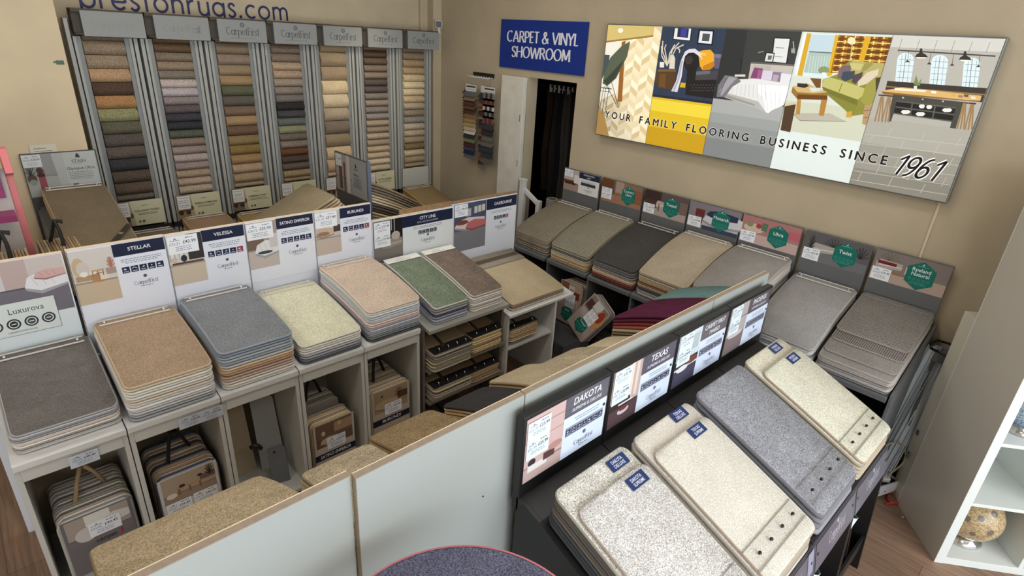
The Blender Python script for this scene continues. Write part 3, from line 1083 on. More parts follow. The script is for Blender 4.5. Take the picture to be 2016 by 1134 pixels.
    (0, [(1.409,0.768),(1.595,0.768),(1.603,0.545),(1.403,0.544)], (206,224,230)),
    (0, [(1.45,0.764),(1.582,0.764),(1.592,0.559),(1.458,0.564)], (184,204,214)),
    (0, [(1.462,0.673),(1.592,0.673),(1.594,0.567),(1.458,0.564)], (164,186,178)),
    (0.006, [(1.461,0.675),(1.591,0.675)], (96,106,112)),
    (0.003, [(1.475,0.652),(1.485,0.568)], (196,210,206)),
    (0.003, [(1.491,0.652),(1.501,0.569)], (196,210,206)),
    (0.003, [(1.506,0.653),(1.516,0.57)], (196,210,206)),
    (0.003, [(1.521,0.654),(1.531,0.571)], (196,210,206)),
    (0.003, [(1.536,0.655),(1.546,0.572)], (196,210,206)),
    (0.003, [(1.551,0.656),(1.562,0.574)], (196,210,206)),
    (0.003, [(1.566,0.657),(1.576,0.575)], (196,210,206)),
    (0.003, [(1.581,0.658),(1.591,0.576)], (196,210,206)),
    (0, [(1.421,0.769),(1.449,0.768),(1.455,0.544),(1.425,0.546)], (202,160,48)),
    (0, [(1.409,0.768),(1.423,0.769),(1.426,0.55),(1.414,0.549)], (228,232,232)),
    (0, [(1.577,0.767),(1.603,0.766),(1.614,0.561),(1.59,0.552)], (212,168,40)),
    (0, [(1.596,0.766),(1.876,0.765),(1.887,0.608),(1.602,0.571)], (160,110,28)),
    (0.018, [(1.614,0.765),(1.628,0.581)], (112,68,20)),
    (0.006, [(1.634,0.766),(1.648,0.582)], (230,206,120)),
    (0.018, [(1.663,0.765),(1.676,0.584)], (112,68,20)),
    (0.006, [(1.682,0.766),(1.696,0.586)], (230,206,120)),
    (0.018, [(1.71,0.765),(1.724,0.588)], (112,68,20)),
    (0.006, [(1.729,0.766),(1.743,0.59)], (230,206,120)),
    (0.018, [(1.756,0.765),(1.771,0.592)], (112,68,20)),
    (0.006, [(1.775,0.766),(1.79,0.593)], (230,206,120)),
    (0.018, [(1.802,0.765),(1.817,0.595)], (112,68,20)),
    (0.006, [(1.82,0.766),(1.835,0.597)], (230,206,120)),
    (0.018, [(1.847,0.765),(1.862,0.599)], (112,68,20)),
    (0.006, [(1.864,0.766),(1.88,0.6)], (230,206,120)),
    (0.01, [(1.597,0.749),(1.872,0.75)], (104,60,18)),
    (0.004, [(1.597,0.734),(1.873,0.736)], (232,208,122)),
    (0.01, [(1.6,0.718),(1.876,0.721)], (104,60,18)),
    (0.004, [(1.6,0.704),(1.876,0.708)], (232,208,122)),
    (0.01, [(1.602,0.688),(1.879,0.693)], (104,60,18)),
    (0.004, [(1.602,0.674),(1.88,0.679)], (232,208,122)),
    (0.01, [(1.605,0.658),(1.883,0.664)], (104,60,18)),
    (0.004, [(1.605,0.643),(1.883,0.65)], (232,208,122)),
    (0.01, [(1.608,0.627),(1.886,0.635)], (104,60,18)),
    (0.004, [(1.608,0.612),(1.887,0.621)], (232,208,122)),
    (0.01, [(1.61,0.596),(1.89,0.606)], (104,60,18)),
    (0.004, [(1.611,0.581),(1.89,0.592)], (232,208,122)),
    (0, [(1.729,0.764),(1.759,0.764),(1.756,0.637),(1.729,0.635)], (206,160,40)),
    (0, [(1.645,0.75),(1.659,0.76),(1.681,0.755),(1.691,0.731),(1.673,0.72),(1.651,0.73)], (228,214,170)),
    (0.005, [(1.677,0.72),(1.689,0.638)], (200,184,130)),
    (0, [(1.452,0.336),(1.658,0.361),(1.752,0.329),(1.506,0.3)], (178,174,160)),
    (0.003, [(1.452,0.336),(1.506,0.3),(1.752,0.329)], (120,116,104)),
    (0, [(1.58,0.491),(1.572,0.535),(1.599,0.549),(1.641,0.567),(1.67,0.627),(1.697,0.647),(1.756,0.64),(1.807,0.64),(1.868,0.641),(1.875,0.58),(1.889,0.499),(1.872,0.425),(1.859,0.386),(1.771,0.36),(1.714,0.399)], (134,132,58)),
    (0, [(1.697,0.647),(1.756,0.64),(1.807,0.64),(1.868,0.641),(1.88,0.551),(1.81,0.57),(1.7,0.584)], (170,164,102)),
    (0, [(1.764,0.634),(1.79,0.642),(1.806,0.633),(1.781,0.6),(1.756,0.587)], (146,140,78)),
    (0, [(1.576,0.535),(1.602,0.551),(1.715,0.529),(1.8,0.508),(1.802,0.475),(1.781,0.448),(1.578,0.498)], (184,180,110)),
    (0.004, [(1.68,0.526),(1.674,0.477)], (110,108,50)),
    (0, [(1.578,0.498),(1.781,0.448),(1.786,0.418),(1.597,0.469)], (112,112,48)),
    (0, [(1.597,0.469),(1.786,0.418),(1.775,0.365),(1.714,0.399)], (128,128,56)),
    (0, [(1.799,0.522),(1.832,0.579),(1.857,0.563),(1.872,0.497),(1.855,0.423),(1.824,0.423),(1.796,0.445)], (150,146,72)),
    (0, [(1.836,0.565),(1.87,0.575),(1.886,0.495),(1.873,0.447)], (72,66,48)),
    (0, [(1.642,0.596),(1.655,0.615),(1.705,0.619),(1.704,0.583),(1.68,0.552),(1.647,0.549)], (112,96,106)),
    (0, [(1.667,0.584),(1.727,0.592),(1.729,0.556),(1.692,0.534),(1.666,0.547)], (64,72,84)),
    (0, [(1.726,0.57),(1.769,0.592),(1.766,0.552),(1.745,0.525),(1.724,0.537)], (80,68,74)),
    (0, [(1.755,0.54),(1.787,0.589),(1.839,0.611),(1.842,0.58),(1.803,0.533),(1.762,0.515)], (206,194,170)),
    (0, [(1.687,0.632),(1.758,0.63),(1.75,0.597),(1.706,0.601)], (188,182,122)),
    (0, [(1.742,0.379),(1.769,0.387),(1.775,0.353),(1.746,0.351)], (196,156,66)),
    (0, [(1.416,0.483),(1.489,0.509),(1.616,0.471),(1.625,0.43),(1.46,0.416),(1.416,0.451)], (146,110,56)),
    (0, [(1.416,0.483),(1.489,0.509),(1.616,0.471),(1.546,0.457),(1.45,0.455)], (196,172,116)),
    (0, [(1.453,0.443),(1.619,0.453),(1.625,0.43),(1.46,0.416)], (104,66,26)),
    (0, [(1.46,0.416),(1.482,0.417),(1.496,0.333),(1.471,0.332)], (178,134,66)),
    (0, [(1.593,0.427),(1.625,0.429),(1.629,0.342),(1.601,0.343)], (170,124,60)),
    (0, [(1.437,0.504),(1.49,0.505),(1.508,0.495),(1.484,0.481),(1.442,0.485)], (52,46,44)),
    (0, [(1.511,0.484),(1.556,0.492),(1.58,0.475),(1.529,0.463)], (206,208,206)),
    (0, [(1.501,0.537),(1.563,0.538),(1.572,0.49),(1.549,0.488)], (110,76,42)),
    (0, [(1.533,0.581),(1.543,0.6),(1.565,0.605),(1.59,0.596),(1.598,0.578),(1.578,0.569),(1.548,0.567)], (132,144,104)),
    (0, [(1.558,0.572),(1.581,0.573),(1.585,0.551),(1.568,0.55)], (220,226,222)),
    (0, [(1.822,0.423),(1.865,0.438),(1.887,0.335),(1.867,0.32),(1.836,0.328)], (172,142,106)),
    (0.004, [(1.828,0.396),(1.87,0.406)], (120,92,60)),
    (0.004, [(1.834,0.359),(1.877,0.37)], (120,92,60)),
    (0, [(1.397,0.369),(1.459,0.387),(1.466,0.227),(1.406,0.231)], (76,58,42)),
    (0, [(1.397,0.369),(1.459,0.387),(1.46,0.399),(1.409,0.387)], (206,186,150)),
    (0, [(1.86,0.0),(2.325,0.0),(2.325,0.777),(1.86,0.777)], (172,170,162)),
    (0, [(1.86,0.72),(2.325,0.72),(2.325,0.777),(1.86,0.777)], (196,196,190)),
    (0, [(1.86,0.0),(2.325,0.0),(2.325,0.365),(1.86,0.365)], (150,148,138)),
    (0, [(1.86,0.233),(2.325,0.233),(2.325,0.365),(1.86,0.365)], (166,165,156)),
    (0, [(1.86,0.0),(2.325,0.0),(2.325,0.093),(1.86,0.093)], (134,132,122)),
    (0.002, [(1.905,0.761),(1.905,0.694)], (120,118,112)),
    (0.002, [(1.983,0.761),(1.983,0.699)], (120,118,112)),
    (0.002, [(2.059,0.761),(2.059,0.703)], (120,118,112)),
    (0.002, [(2.132,0.761),(2.132,0.707)], (120,118,112)),
    (0.002, [(2.203,0.761),(2.202,0.711)], (120,118,112)),
    (0.002, [(2.272,0.761),(2.27,0.715)], (120,118,112)),
    (0.006, [(1.901,0.706),(2.311,0.702)], (66,64,62)),
    (0, [(1.933,0.552),(2.004,0.555),(1.987,0.666),(1.98,0.678),(1.969,0.688),(1.955,0.694),(1.94,0.696),(1.926,0.693),(1.916,0.685),(1.911,0.674),(1.911,0.661)], (206,222,228)),
    (0.003, [(1.967,0.555),(1.942,0.693)], (120,128,130)),
    (0.002, [(1.951,0.554),(1.927,0.685)], (140,148,150)),
    (0.002, [(1.987,0.557),(1.964,0.684)], (140,148,150)),
    (0.002, [(1.933,0.577),(2.003,0.579)], (128,136,138)),
    (0.002, [(1.928,0.605),(1.998,0.607)], (128,136,138)),
    (0.002, [(1.922,0.634),(1.992,0.636)], (128,136,138)),
    (0.002, [(1.917,0.663),(1.987,0.664)], (128,136,138)),
    (0, [(2.086,0.556),(2.152,0.558),(2.134,0.665),(2.128,0.677),(2.117,0.687),(2.104,0.693),(2.09,0.695),(2.077,0.692),(2.067,0.684),(2.063,0.673),(2.064,0.661)], (206,222,228)),
    (0.003, [(2.118,0.559),(2.092,0.692)], (120,128,130)),
    (0.002, [(2.103,0.557),(2.078,0.684)], (140,148,150)),
    (0.002, [(2.137,0.56),(2.112,0.683)], (140,148,150)),
    (0.002, [(2.086,0.579),(2.151,0.582)], (128,136,138)),
    (0.002, [(2.08,0.607),(2.146,0.609)], (128,136,138)),
    (0.002, [(2.075,0.635),(2.14,0.636)], (128,136,138)),
    (0.002, [(2.069,0.663),(2.135,0.664)], (128,136,138)),
    (0, [(2.224,0.555),(2.285,0.558),(2.266,0.661),(2.26,0.673),(2.25,0.683),(2.237,0.689),(2.224,0.69),(2.212,0.687),(2.203,0.68),(2.199,0.669),(2.2,0.657)], (206,222,228)),
    (0.003, [(2.253,0.558),(2.226,0.687)], (120,128,130)),
    (0.002, [(2.239,0.557),(2.213,0.68)], (140,148,150)),
    (0.002, [(2.271,0.56),(2.246,0.679)], (140,148,150)),
    (0.002, [(2.222,0.578),(2.284,0.58)], (128,136,138)),
    (0.002, [(2.217,0.605),(2.278,0.607)], (128,136,138)),
    (0.002, [(2.211,0.632),(2.273,0.633)], (128,136,138)),
    (0.002, [(2.206,0.659),(2.267,0.66)], (128,136,138)),
    (0, [(1.986,0.679),(1.99,0.692),(2.0,0.7),(1.997,0.719),(2.006,0.72),(2.014,0.7),(2.03,0.693),(2.043,0.681)], (50,46,42)),
    (0, [(1.991,0.679),(2.038,0.68),(2.032,0.675),(2.0,0.673)], (232,226,206)),
    (0, [(2.174,0.677),(2.177,0.69),(2.186,0.697),(2.183,0.716),(2.192,0.717),(2.199,0.698),(2.214,0.691),(2.226,0.679)], (50,46,42)),
    (0, [(2.178,0.678),(2.222,0.679),(2.216,0.674),(2.187,0.672)], (232,226,206)),
    (0, [(1.95,0.651),(1.957,0.664),(1.972,0.653)], (62,58,54)),
    (0.002, [(1.959,0.664),(1.951,0.71)], (80,78,76)),
    (0, [(2.048,0.648),(2.055,0.66),(2.069,0.649)], (62,58,54)),
    (0.002, [(2.056,0.66),(2.049,0.706)], (80,78,76)),
    (0, [(2.145,0.648),(2.152,0.66),(2.165,0.65)], (62,58,54)),
    (0.002, [(2.153,0.66),(2.145,0.704)], (80,78,76)),
    (0, [(2.252,0.649),(2.258,0.661),(2.271,0.651)], (62,58,54)),
    (0.002, [(2.26,0.661),(2.251,0.704)], (80,78,76)),
    (0, [(1.896,0.556),(2.339,0.56),(2.343,0.496),(1.899,0.5)], (58,52,46)),
    (0.006, [(1.897,0.528),(2.334,0.531)], (136,112,78)),
    (0, [(1.883,0.505),(1.972,0.531),(2.314,0.525),(2.316,0.503),(2.257,0.499),(1.89,0.495)], (206,170,108)),
    (0, [(1.884,0.502),(2.257,0.499),(2.316,0.503),(2.312,0.496),(1.895,0.489)], (130,94,54)),
    (0, [(1.941,0.525),(2.084,0.527),(2.079,0.518),(1.941,0.514)], (232,222,200)),
    (0, [(1.941,0.493),(2.252,0.489),(2.259,0.362),(2.235,0.362),(2.232,0.392),(1.971,0.4),(1.97,0.357),(1.953,0.358)], (70,70,64)),
    (0, [(1.966,0.464),(2.229,0.46),(2.234,0.396),(1.97,0.404)], (34,34,34)),
    (0.007, [(1.966,0.462),(2.229,0.458)], (88,88,80)),
    (0.006, [(1.971,0.433),(2.233,0.426)], (92,92,84)),
    (0.006, [(2.04,0.465),(2.048,0.396)], (92,92,84)),
    (0.006, [(2.142,0.463),(2.149,0.395)], (92,92,84)),
    (0.006, [(1.971,0.4),(2.234,0.394)], (92,92,84)),
    (0, [(1.986,0.484),(1.994,0.485),(1.996,0.478),(1.988,0.477)], (190,186,176)),
    (0, [(2.075,0.486),(2.082,0.487),(2.084,0.481),(2.077,0.48)], (190,186,176)),
    (0, [(2.164,0.486),(2.171,0.487),(2.173,0.48),(2.166,0.479)], (190,186,176)),
    (0, [(2.072,0.448),(2.075,0.457),(2.092,0.459),(2.099,0.451),(2.096,0.44),(2.082,0.439)], (222,222,218)),
    (0, [(2.105,0.448),(2.108,0.457),(2.124,0.459),(2.132,0.452),(2.128,0.441),(2.115,0.439)], (222,222,218)),
    (0, [(2.001,0.411),(2.007,0.421),(2.034,0.424),(2.045,0.417),(2.037,0.405),(2.015,0.402)], (222,222,218)),
    (0, [(2.069,0.409),(2.076,0.419),(2.101,0.422),(2.112,0.415),(2.105,0.403),(2.083,0.4)], (222,222,218)),
    (0, [(2.176,0.441),(2.182,0.451),(2.208,0.454),(2.219,0.447),(2.212,0.436),(2.19,0.433)], (222,222,218)),
    (0, [(1.873,0.486),(1.909,0.487),(1.911,0.48),(1.875,0.479)], (70,58,46)),
    (0.007, [(1.889,0.477),(1.894,0.347)], (150,122,84)),
    (0.007, [(1.894,0.478),(1.911,0.349)], (150,122,84)),
    (0.007, [(1.899,0.478),(1.928,0.351)], (150,122,84)),
    (0, [(1.907,0.487),(1.942,0.487),(1.944,0.48),(1.909,0.48)], (70,58,46)),
    (0.007, [(1.922,0.478),(1.929,0.348)], (150,122,84)),
    (0.007, [(1.927,0.478),(1.945,0.35)], (150,122,84)),
    (0.007, [(1.932,0.479),(1.961,0.352)], (150,122,84)),
    (0, [(2.241,0.489),(2.272,0.489),(2.274,0.483),(2.243,0.483)], (70,58,46)),
    (0.007, [(2.255,0.481),(2.265,0.361)], (150,122,84)),
    (0.007, [(2.259,0.481),(2.279,0.363)], (150,122,84)),
    (0.007, [(2.263,0.482),(2.293,0.365)], (150,122,84)),
    (0, [(2.273,0.49),(2.303,0.49),(2.305,0.483),(2.275,0.483)], (70,58,46)),
    (0.007, [(2.286,0.481),(2.297,0.362)], (150,122,84)),
    (0.007, [(2.29,0.482),(2.311,0.364)], (150,122,84)),
    (0.007, [(2.294,0.482),(2.325,0.366)], (150,122,84)),
    (0, [(2.018,0.55),(2.018,0.594),(2.038,0.558),(2.046,0.583),(2.048,0.545)], (110,134,76)),
    (0, [(2.022,0.543),(2.037,0.544),(2.042,0.517),(2.029,0.52)], (206,212,206)),
    (0, [(2.189,0.522),(2.209,0.523),(2.211,0.511),(2.194,0.511)], (206,164,84)),
    (0, [(2.221,0.519),(2.241,0.519),(2.243,0.508),(2.225,0.508)], (150,120,100)),
    (0, [(2.242,0.524),(2.262,0.525),(2.264,0.513),(2.247,0.513)], (96,80,66)),
    (0, [(2.273,0.518),(2.292,0.518),(2.295,0.507),(2.278,0.507)], (214,210,204)),
    (0, [(2.104,0.527),(2.126,0.528),(2.128,0.516),(2.109,0.516)], (226,224,220)),
    (0.003, [(1.86,0.023),(2.325,0.039)], (186,184,174)),
    (0.003, [(1.897,0.023),(1.906,0.074)], (182,180,170)),
    (0.003, [(2.052,0.023),(2.061,0.074)], (182,180,170)),
    (0.003, [(2.207,0.023),(2.216,0.074)], (182,180,170)),
    (0.003, [(1.86,0.074),(2.325,0.089)], (186,184,174)),
    (0.003, [(1.975,0.074),(1.984,0.124)], (182,180,170)),
    (0.003, [(2.13,0.074),(2.139,0.124)], (182,180,170)),
    (0.003, [(2.285,0.074),(2.294,0.124)], (182,180,170)),
    (0.003, [(1.86,0.124),(2.325,0.14)], (186,184,174)),
    (0.003, [(1.897,0.124),(1.906,0.175)], (182,180,170)),
    (0.003, [(2.052,0.124),(2.061,0.175)], (182,180,170)),
    (0.003, [(2.207,0.124),(2.216,0.175)], (182,180,170)),
    (0.003, [(1.86,0.175),(2.325,0.19)], (186,184,174)),
    (0.003, [(1.975,0.175),(1.984,0.225)], (182,180,170)),
    (0.003, [(2.13,0.175),(2.139,0.225)], (182,180,170)),
    (0.003, [(2.285,0.175),(2.294,0.225)], (182,180,170)),
    (0.003, [(1.86,0.225),(2.325,0.241)], (186,184,174)),
    (0.003, [(1.897,0.225),(1.906,0.276)], (182,180,170)),
    (0.003, [(2.052,0.225),(2.061,0.276)], (182,180,170)),
    (0.003, [(2.207,0.225),(2.216,0.276)], (182,180,170)),
    (0.003, [(1.86,0.276),(2.325,0.291)], (186,184,174)),
    (0.003, [(1.975,0.276),(1.984,0.326)], (182,180,170)),
    (0.003, [(2.13,0.276),(2.139,0.326)], (182,180,170)),
    (0.003, [(2.285,0.276),(2.294,0.326)], (182,180,170)),
]
A.n += 1
for (w_, pts, c) in BANNER:
    ok = [(min(max(p[0], PW), BW), min(max(p[1], 0), BH)) for p in pts]
    if w_ == 0:
        A.poly(ok, c)
    else:
        A.line(ok, w_, c)
for i in range(1, 5):
    A.line([(PW * i, 0), (PW * i, BH)], .0022, (70, 70, 66))
# the lettering, dark on a pale outline
for (dx, col_, b_) in ((0, (236, 236, 232), .026), (0, (20, 22, 24), 0)):
    vs, fs = font_mesh('YOUR FAMILY FLOORING BUSINESS SINCE', True)
    # spaced out capitals
    x = .07
    words = 'YOUR FAMILY FLOORING BUSINESS SINCE'
    k = .048 / .70
    adv = []
    for ch in words:
        if ch == ' ':
            adv.append((ch, .5, None, None))
        else:
            v_, f_ = font_mesh(ch, False)
            adv.append((ch, max(p[0] for p in v_) - min(p[0] for p in v_), v_, f_))
    tot = sum(a_[1] for a_ in adv) * k
    gap = (1.94 - tot) / (len(words) - 1)
    A.n += 1
    for (ch, w_, v_, f_) in adv:
        if v_:
            mnx = min(p[0] for p in v_)
            yy = -float(A.n)
            if b_:
                for (ox, oy) in ((-.0034, 0), (.0034, 0), (0, -.0034), (0, .0034), (-.0025, -.0025), (.0025, .0025), (-.0025, .0025), (.0025, -.0025)):
                    bb = len(A.v)
                    yy -= .1
                    A.v += [(x + (p[0] - mnx) * k + ox, yy, .134 + p[1] * k + oy) for p in v_]
                    for f in f_:
                        A.f.append([bb + i for i in f])
                        A.c.append(col_)
            else:
                for (ox, oy) in ((-.0021, 0), (.0021, 0), (0, -.0018), (0, .0018)):
                    bb = len(A.v)
                    A.v += [(x + (p[0] - mnx) * k + ox, yy, .134 + p[1] * k + oy) for p in v_]
                    for f in f_:
                        A.f.append([bb + i for i in f])
                        A.c.append(col_)
                    yy -= .15
        x += w_ * k + gap
A.nib('1961', 2.040, .094, .205, .106, (238, 238, 234), rx=.125, ry=.105, gap=.05, shear=.42)
A.nib('1961', 2.040, .094, .205, .106, (20, 22, 24), rx=.085, ry=.05, tilt=.5, gap=.05, shear=.42)
A.build('picture_face', 'lightbox', t, (0, -.0005, 0))

# small things on the walls
t = thing('security_camera', 'small black and white security camera in the far corner', 'camera', (3.62, 4.90, 2.345))
MB().box(-.008, .008, -.008, .008, -.045, .0).box(-.02, .02, -.02, .02, -.05, -.045).build('camera_stand', M_WHITE, t, bevel=.002)
T = Matrix.Rotation(math.radians(-35), 4, 'Z') @ Matrix.Rotation(math.radians(90), 4, 'X')
MB().prism([(math.copysign(abs(math.cos(a)) ** .5, math.cos(a)) * .034, math.copysign(abs(math.sin(a)) ** .5, math.sin(a)) * .034 + .03) for a in [2 * PI * k / 24 for k in range(24)]], -.01, .03, 'z', 0, Matrix.Rotation(math.radians(-35), 4, 'Z') @ Matrix(((1, 0, 0, 0), (0, 0, 1, 0), (0, 1, 0, 0), (0, 0, 0, 1)))).build('camera_body', M_WHITE, t, bevel=.004)
MB().prism([(math.copysign(abs(math.cos(a)) ** .5, math.cos(a)) * .028, math.copysign(abs(math.sin(a)) ** .5, math.sin(a)) * .028 + .03) for a in [2 * PI * k / 24 for k in range(24)]], -.016, -.008, 'z', 0, Matrix.Rotation(math.radians(-35), 4, 'Z') @ Matrix(((1, 0, 0, 0), (0, 0, 1, 0), (0, 1, 0, 0), (0, 0, 0, 1)))).build('camera_lens_panel', M_BLACKP, t)
o = MB().box(-.02, .02, -.004, 0, -.012, .012).box(-.034, -.02, -.003, 0, -.003, .006).build('wall_plug', flat('green_filler', (84, 104, 92), .7), None, loc=(.568, 4.70, 1.996))
tag(o, 'small green filler mark stuck on the pale pier at the left', 'wall mark')
a = Art(.135, .075, (206, 200, 182), .003)
a.text('installation', .02, .045, .09, .010, (60, 60, 60))
a.scribble(.015, .03, .10, 3, .010, (80, 80, 80))
o = a.build('wall_notice', 'card', None, (.305, 4.694, 1.435))
tag(o, 'small printed notice fixed to the pier behind the grey board', 'notice')
o = MB().lathe([(0, .004), (.006, .003), (.008, 0)], 10, 0, Matrix.Translation((3.699, .19, 1.33)) @ Matrix.Rotation(-PI / 2, 4, 'Y')).build('wall_screw', M_DARK, None)
tag(o, 'small dark screw left in the right wall beside the light box', 'screw')

# hanging swatch cards on hooks, left of the white door
t = thing('hook_rail', 'black rail of white hooks on the beige wall beside the blue sign', 'hook rail', (XW - .003, 4.44, 1.948), -PI / 2)
MB().box(0, .29, -.012, 0, 0, .035).build('rail', M_BLACKP, t)
mb = MB()
for k in range(8):
    mb.tube([(.015 + k * .037, -.012, .004), (.015 + k * .037, -.03, -.006), (.015 + k * .037, -.075, -.008), (.015 + k * .037, -.08, .006)], .003, 5)
mb.build('hook', M_WHITE, t)
cards = [('narrow chain of dark leather swatches hanging furthest left on the hook rail', 0.0, 4.50, .075, [(54, 40, 34), (30, 28, 28), (64, 48, 38)], 24, .60),
         ('wide swatch card of brown, tan and cream leathers below the hook rail', 0.045, 4.445, .165, [(92, 94, 98), (132, 112, 88), (78, 48, 32), (96, 68, 48), (70, 46, 34), (128, 100, 66), (156, 128, 84), (168, 144, 100), (190, 174, 140), (206, 200, 186), (40, 40, 44), (110, 116, 78), (72, 28, 26), (52, 58, 88), (30, 32, 44)], 16, .62),
         ('thin dark swatch card between the two wide ones on the hook rail', 0.0, 4.275, .075, [(52, 52, 58), (70, 58, 54), (128, 96, 66), (140, 84, 64), (76, 50, 42), (120, 112, 96)], 18, .70),
         ('swatch card with five patterned strips above black squares on the hook rail', 0.03, 4.20, .165, [(44, 44, 46), (38, 38, 42), (46, 46, 50), (36, 34, 36), (96, 92, 86), (40, 48, 54), (88, 86, 84)], 12, .62)]
for (lb, dx, y0, w_, cs, n_, h_) in cards:
    t = thing('swatch_card', lb, 'swatch card', (XW - .045 - dx, y0, 1.945), -PI / 2, 'swatch cards on the hook rail')
    MB().tube([(w_ / 2, 0, 0), (w_ / 2 - .01, 0, -.035), (w_ / 2, 0, -.07)], .002, 5).build('wire_hanger', M_CHROME, t)
    a = Art(w_ * .92, .06, (222, 220, 214), .004)
    if w_ > .1:
        a.rect(.01, .035, w_ * .92 - .02, .014, (60, 60, 66))
        a.scribble(.012, .02, w_ * .8, 2, .008, (120, 120, 120))
    a.build('header_card', 'card', t, (w_ * .04, -.012, -.13))
    top = -.12
    for k in range(n_):
        z1 = top - h_ * k / n_
        z0 = z1 - h_ / n_ * 1.35
        if 'five' in lb and k < 5:
            mb = MB()
            for q in range(5):
                x_ = .004 + q * (w_ - .008) / 5
                mb.box(x_, x_ + w_ / 7, -.016, -.008, z0, z1, (q + k) % 2)
            mb.build('swatch', [flat('swatch_pattern', [(120, 116, 112), (130, 70, 64), (200, 196, 190)][k % 3], .7), flat('swatch_pattern', [(50, 48, 50), (90, 50, 48), (70, 68, 70)][k % 3], .7)], t)
            continue
        jx = random.uniform(-.004, .004)
        yy = -.012 - .0015 * (n_ - k)
        mb = MB().add([(jx, -.004, z1), (w_ + jx, -.004, z1), (w_ + jx, yy - .004, z0), (jx, yy - .004, z0), (jx, -.001, z1), (w_ + jx, -.001, z1), (w_ + jx, yy - .001, z0), (jx, yy - .001, z0)],
                      [(0, 3, 2, 1), (4, 5, 6, 7), (0, 1, 5, 4), (1, 2, 6, 5), (2, 3, 7, 6), (3, 0, 4, 7)])
        mb.build('swatch', flat('leather_swatch', cs[k % len(cs)] if 'wide' in lb else cs[(k * len(cs)) // n_], .6), t)

# ================================================================== SAMPLE TOWERS ON THE BACK WALL
B = lambda *c: c
R1 = [(120, 98, 74), (142, 118, 88), (150, 126, 94), (188, 138, 88), (92, 66, 46), (180, 118, 58), (142, 140, 86), (96, 92, 68), (92, 82, 74), (98, 84, 74), (62, 60, 62), (92, 76, 60), (100, 80, 62), (106, 94, 80)]
R2 = [(116, 80, 46), (108, 78, 50), (132, 110, 86), (150, 124, 92), (130, 114, 96), (190, 168, 158), (178, 164, 168), (142, 124, 120), (100, 86, 86), (66, 64, 72), (56, 56, 64), (84, 92, 72), (140, 112, 96), (148, 126, 114), (172, 152, 144), (150, 128, 118), (168, 138, 106), (176, 146, 116), (178, 152, 124)]
R3 = [(112, 92, 70), (128, 108, 82), (138, 116, 98), (146, 122, 88), (158, 124, 84), (92, 94, 68), (96, 88, 78), (120, 96, 74), (160, 126, 84), (110, 84, 62), (136, 110, 66), (136, 106, 50), (156, 118, 72), (170, 138, 108), (156, 130, 96)]
R4 = [(108, 88, 68), (124, 102, 80), (132, 110, 90), (182, 146, 108), (180, 142, 104), (158, 138, 114), (142, 122, 106), (120, 112, 102), (56, 52, 50), (74, 74, 76), (100, 104, 98), (138, 140, 92), (112, 98, 84), (136, 116, 96), (118, 68, 34), (86, 68, 56), (104, 86, 76), (158, 128, 82)]
R5 = [(150, 126, 92), (146, 124, 92), (156, 130, 98), (202, 176, 130), (196, 174, 136), (160, 140, 112), (120, 104, 88), (136, 116, 86), (192, 164, 120), (178, 148, 114)]
R6 = [(126, 94, 64), (90, 64, 46), (98, 78, 60), (124, 104, 86), (136, 114, 92), (92, 78, 70), (92, 80, 74), (128, 114, 102), (148, 128, 104), (130, 118, 108), (140, 128, 116), (168, 142, 110), (150, 126, 96), (172, 150, 122), (160, 136, 106), (186, 154, 112), (190, 162, 124), (196, 174, 140), (186, 162, 124)]
R7 = [(134, 106, 74), (142, 118, 88), (168, 136, 86), (184, 146, 96), (206, 178, 122), (222, 194, 134), (216, 186, 134), (202, 170, 116), (184, 158, 120), (148, 126, 98), (146, 134, 120), (182, 162, 134), (180, 154, 116), (164, 136, 94), (134, 108, 62), (194, 170, 128), (164, 134, 96)]
RACKS = [(R1, .0865, .044), (R2, .0600, .044), (R3, .0755, .03), (R4, .0625, .03), (R5, .1130, .07), (R6, .0600, .045), (R7, .0645, .05)]
WHICH = ['leftmost', 'second from the left', 'third from the left', 'middle', 'third from the right', 'second from the right', 'rightmost']
LOOK = ['ochre, olive and brown', 'lilac, charcoal and beige', 'flecked brown, green and gold', 'peach, grey and rust', 'wide cream and taupe', 'slim taupe', 'slim golden cream']
TITLES = ['DALLASON TWEED', 'BERBER LUXEMBOURG', 'CAMBRIAN TWIST', '', '', 'NATURAL BERBERS', None]
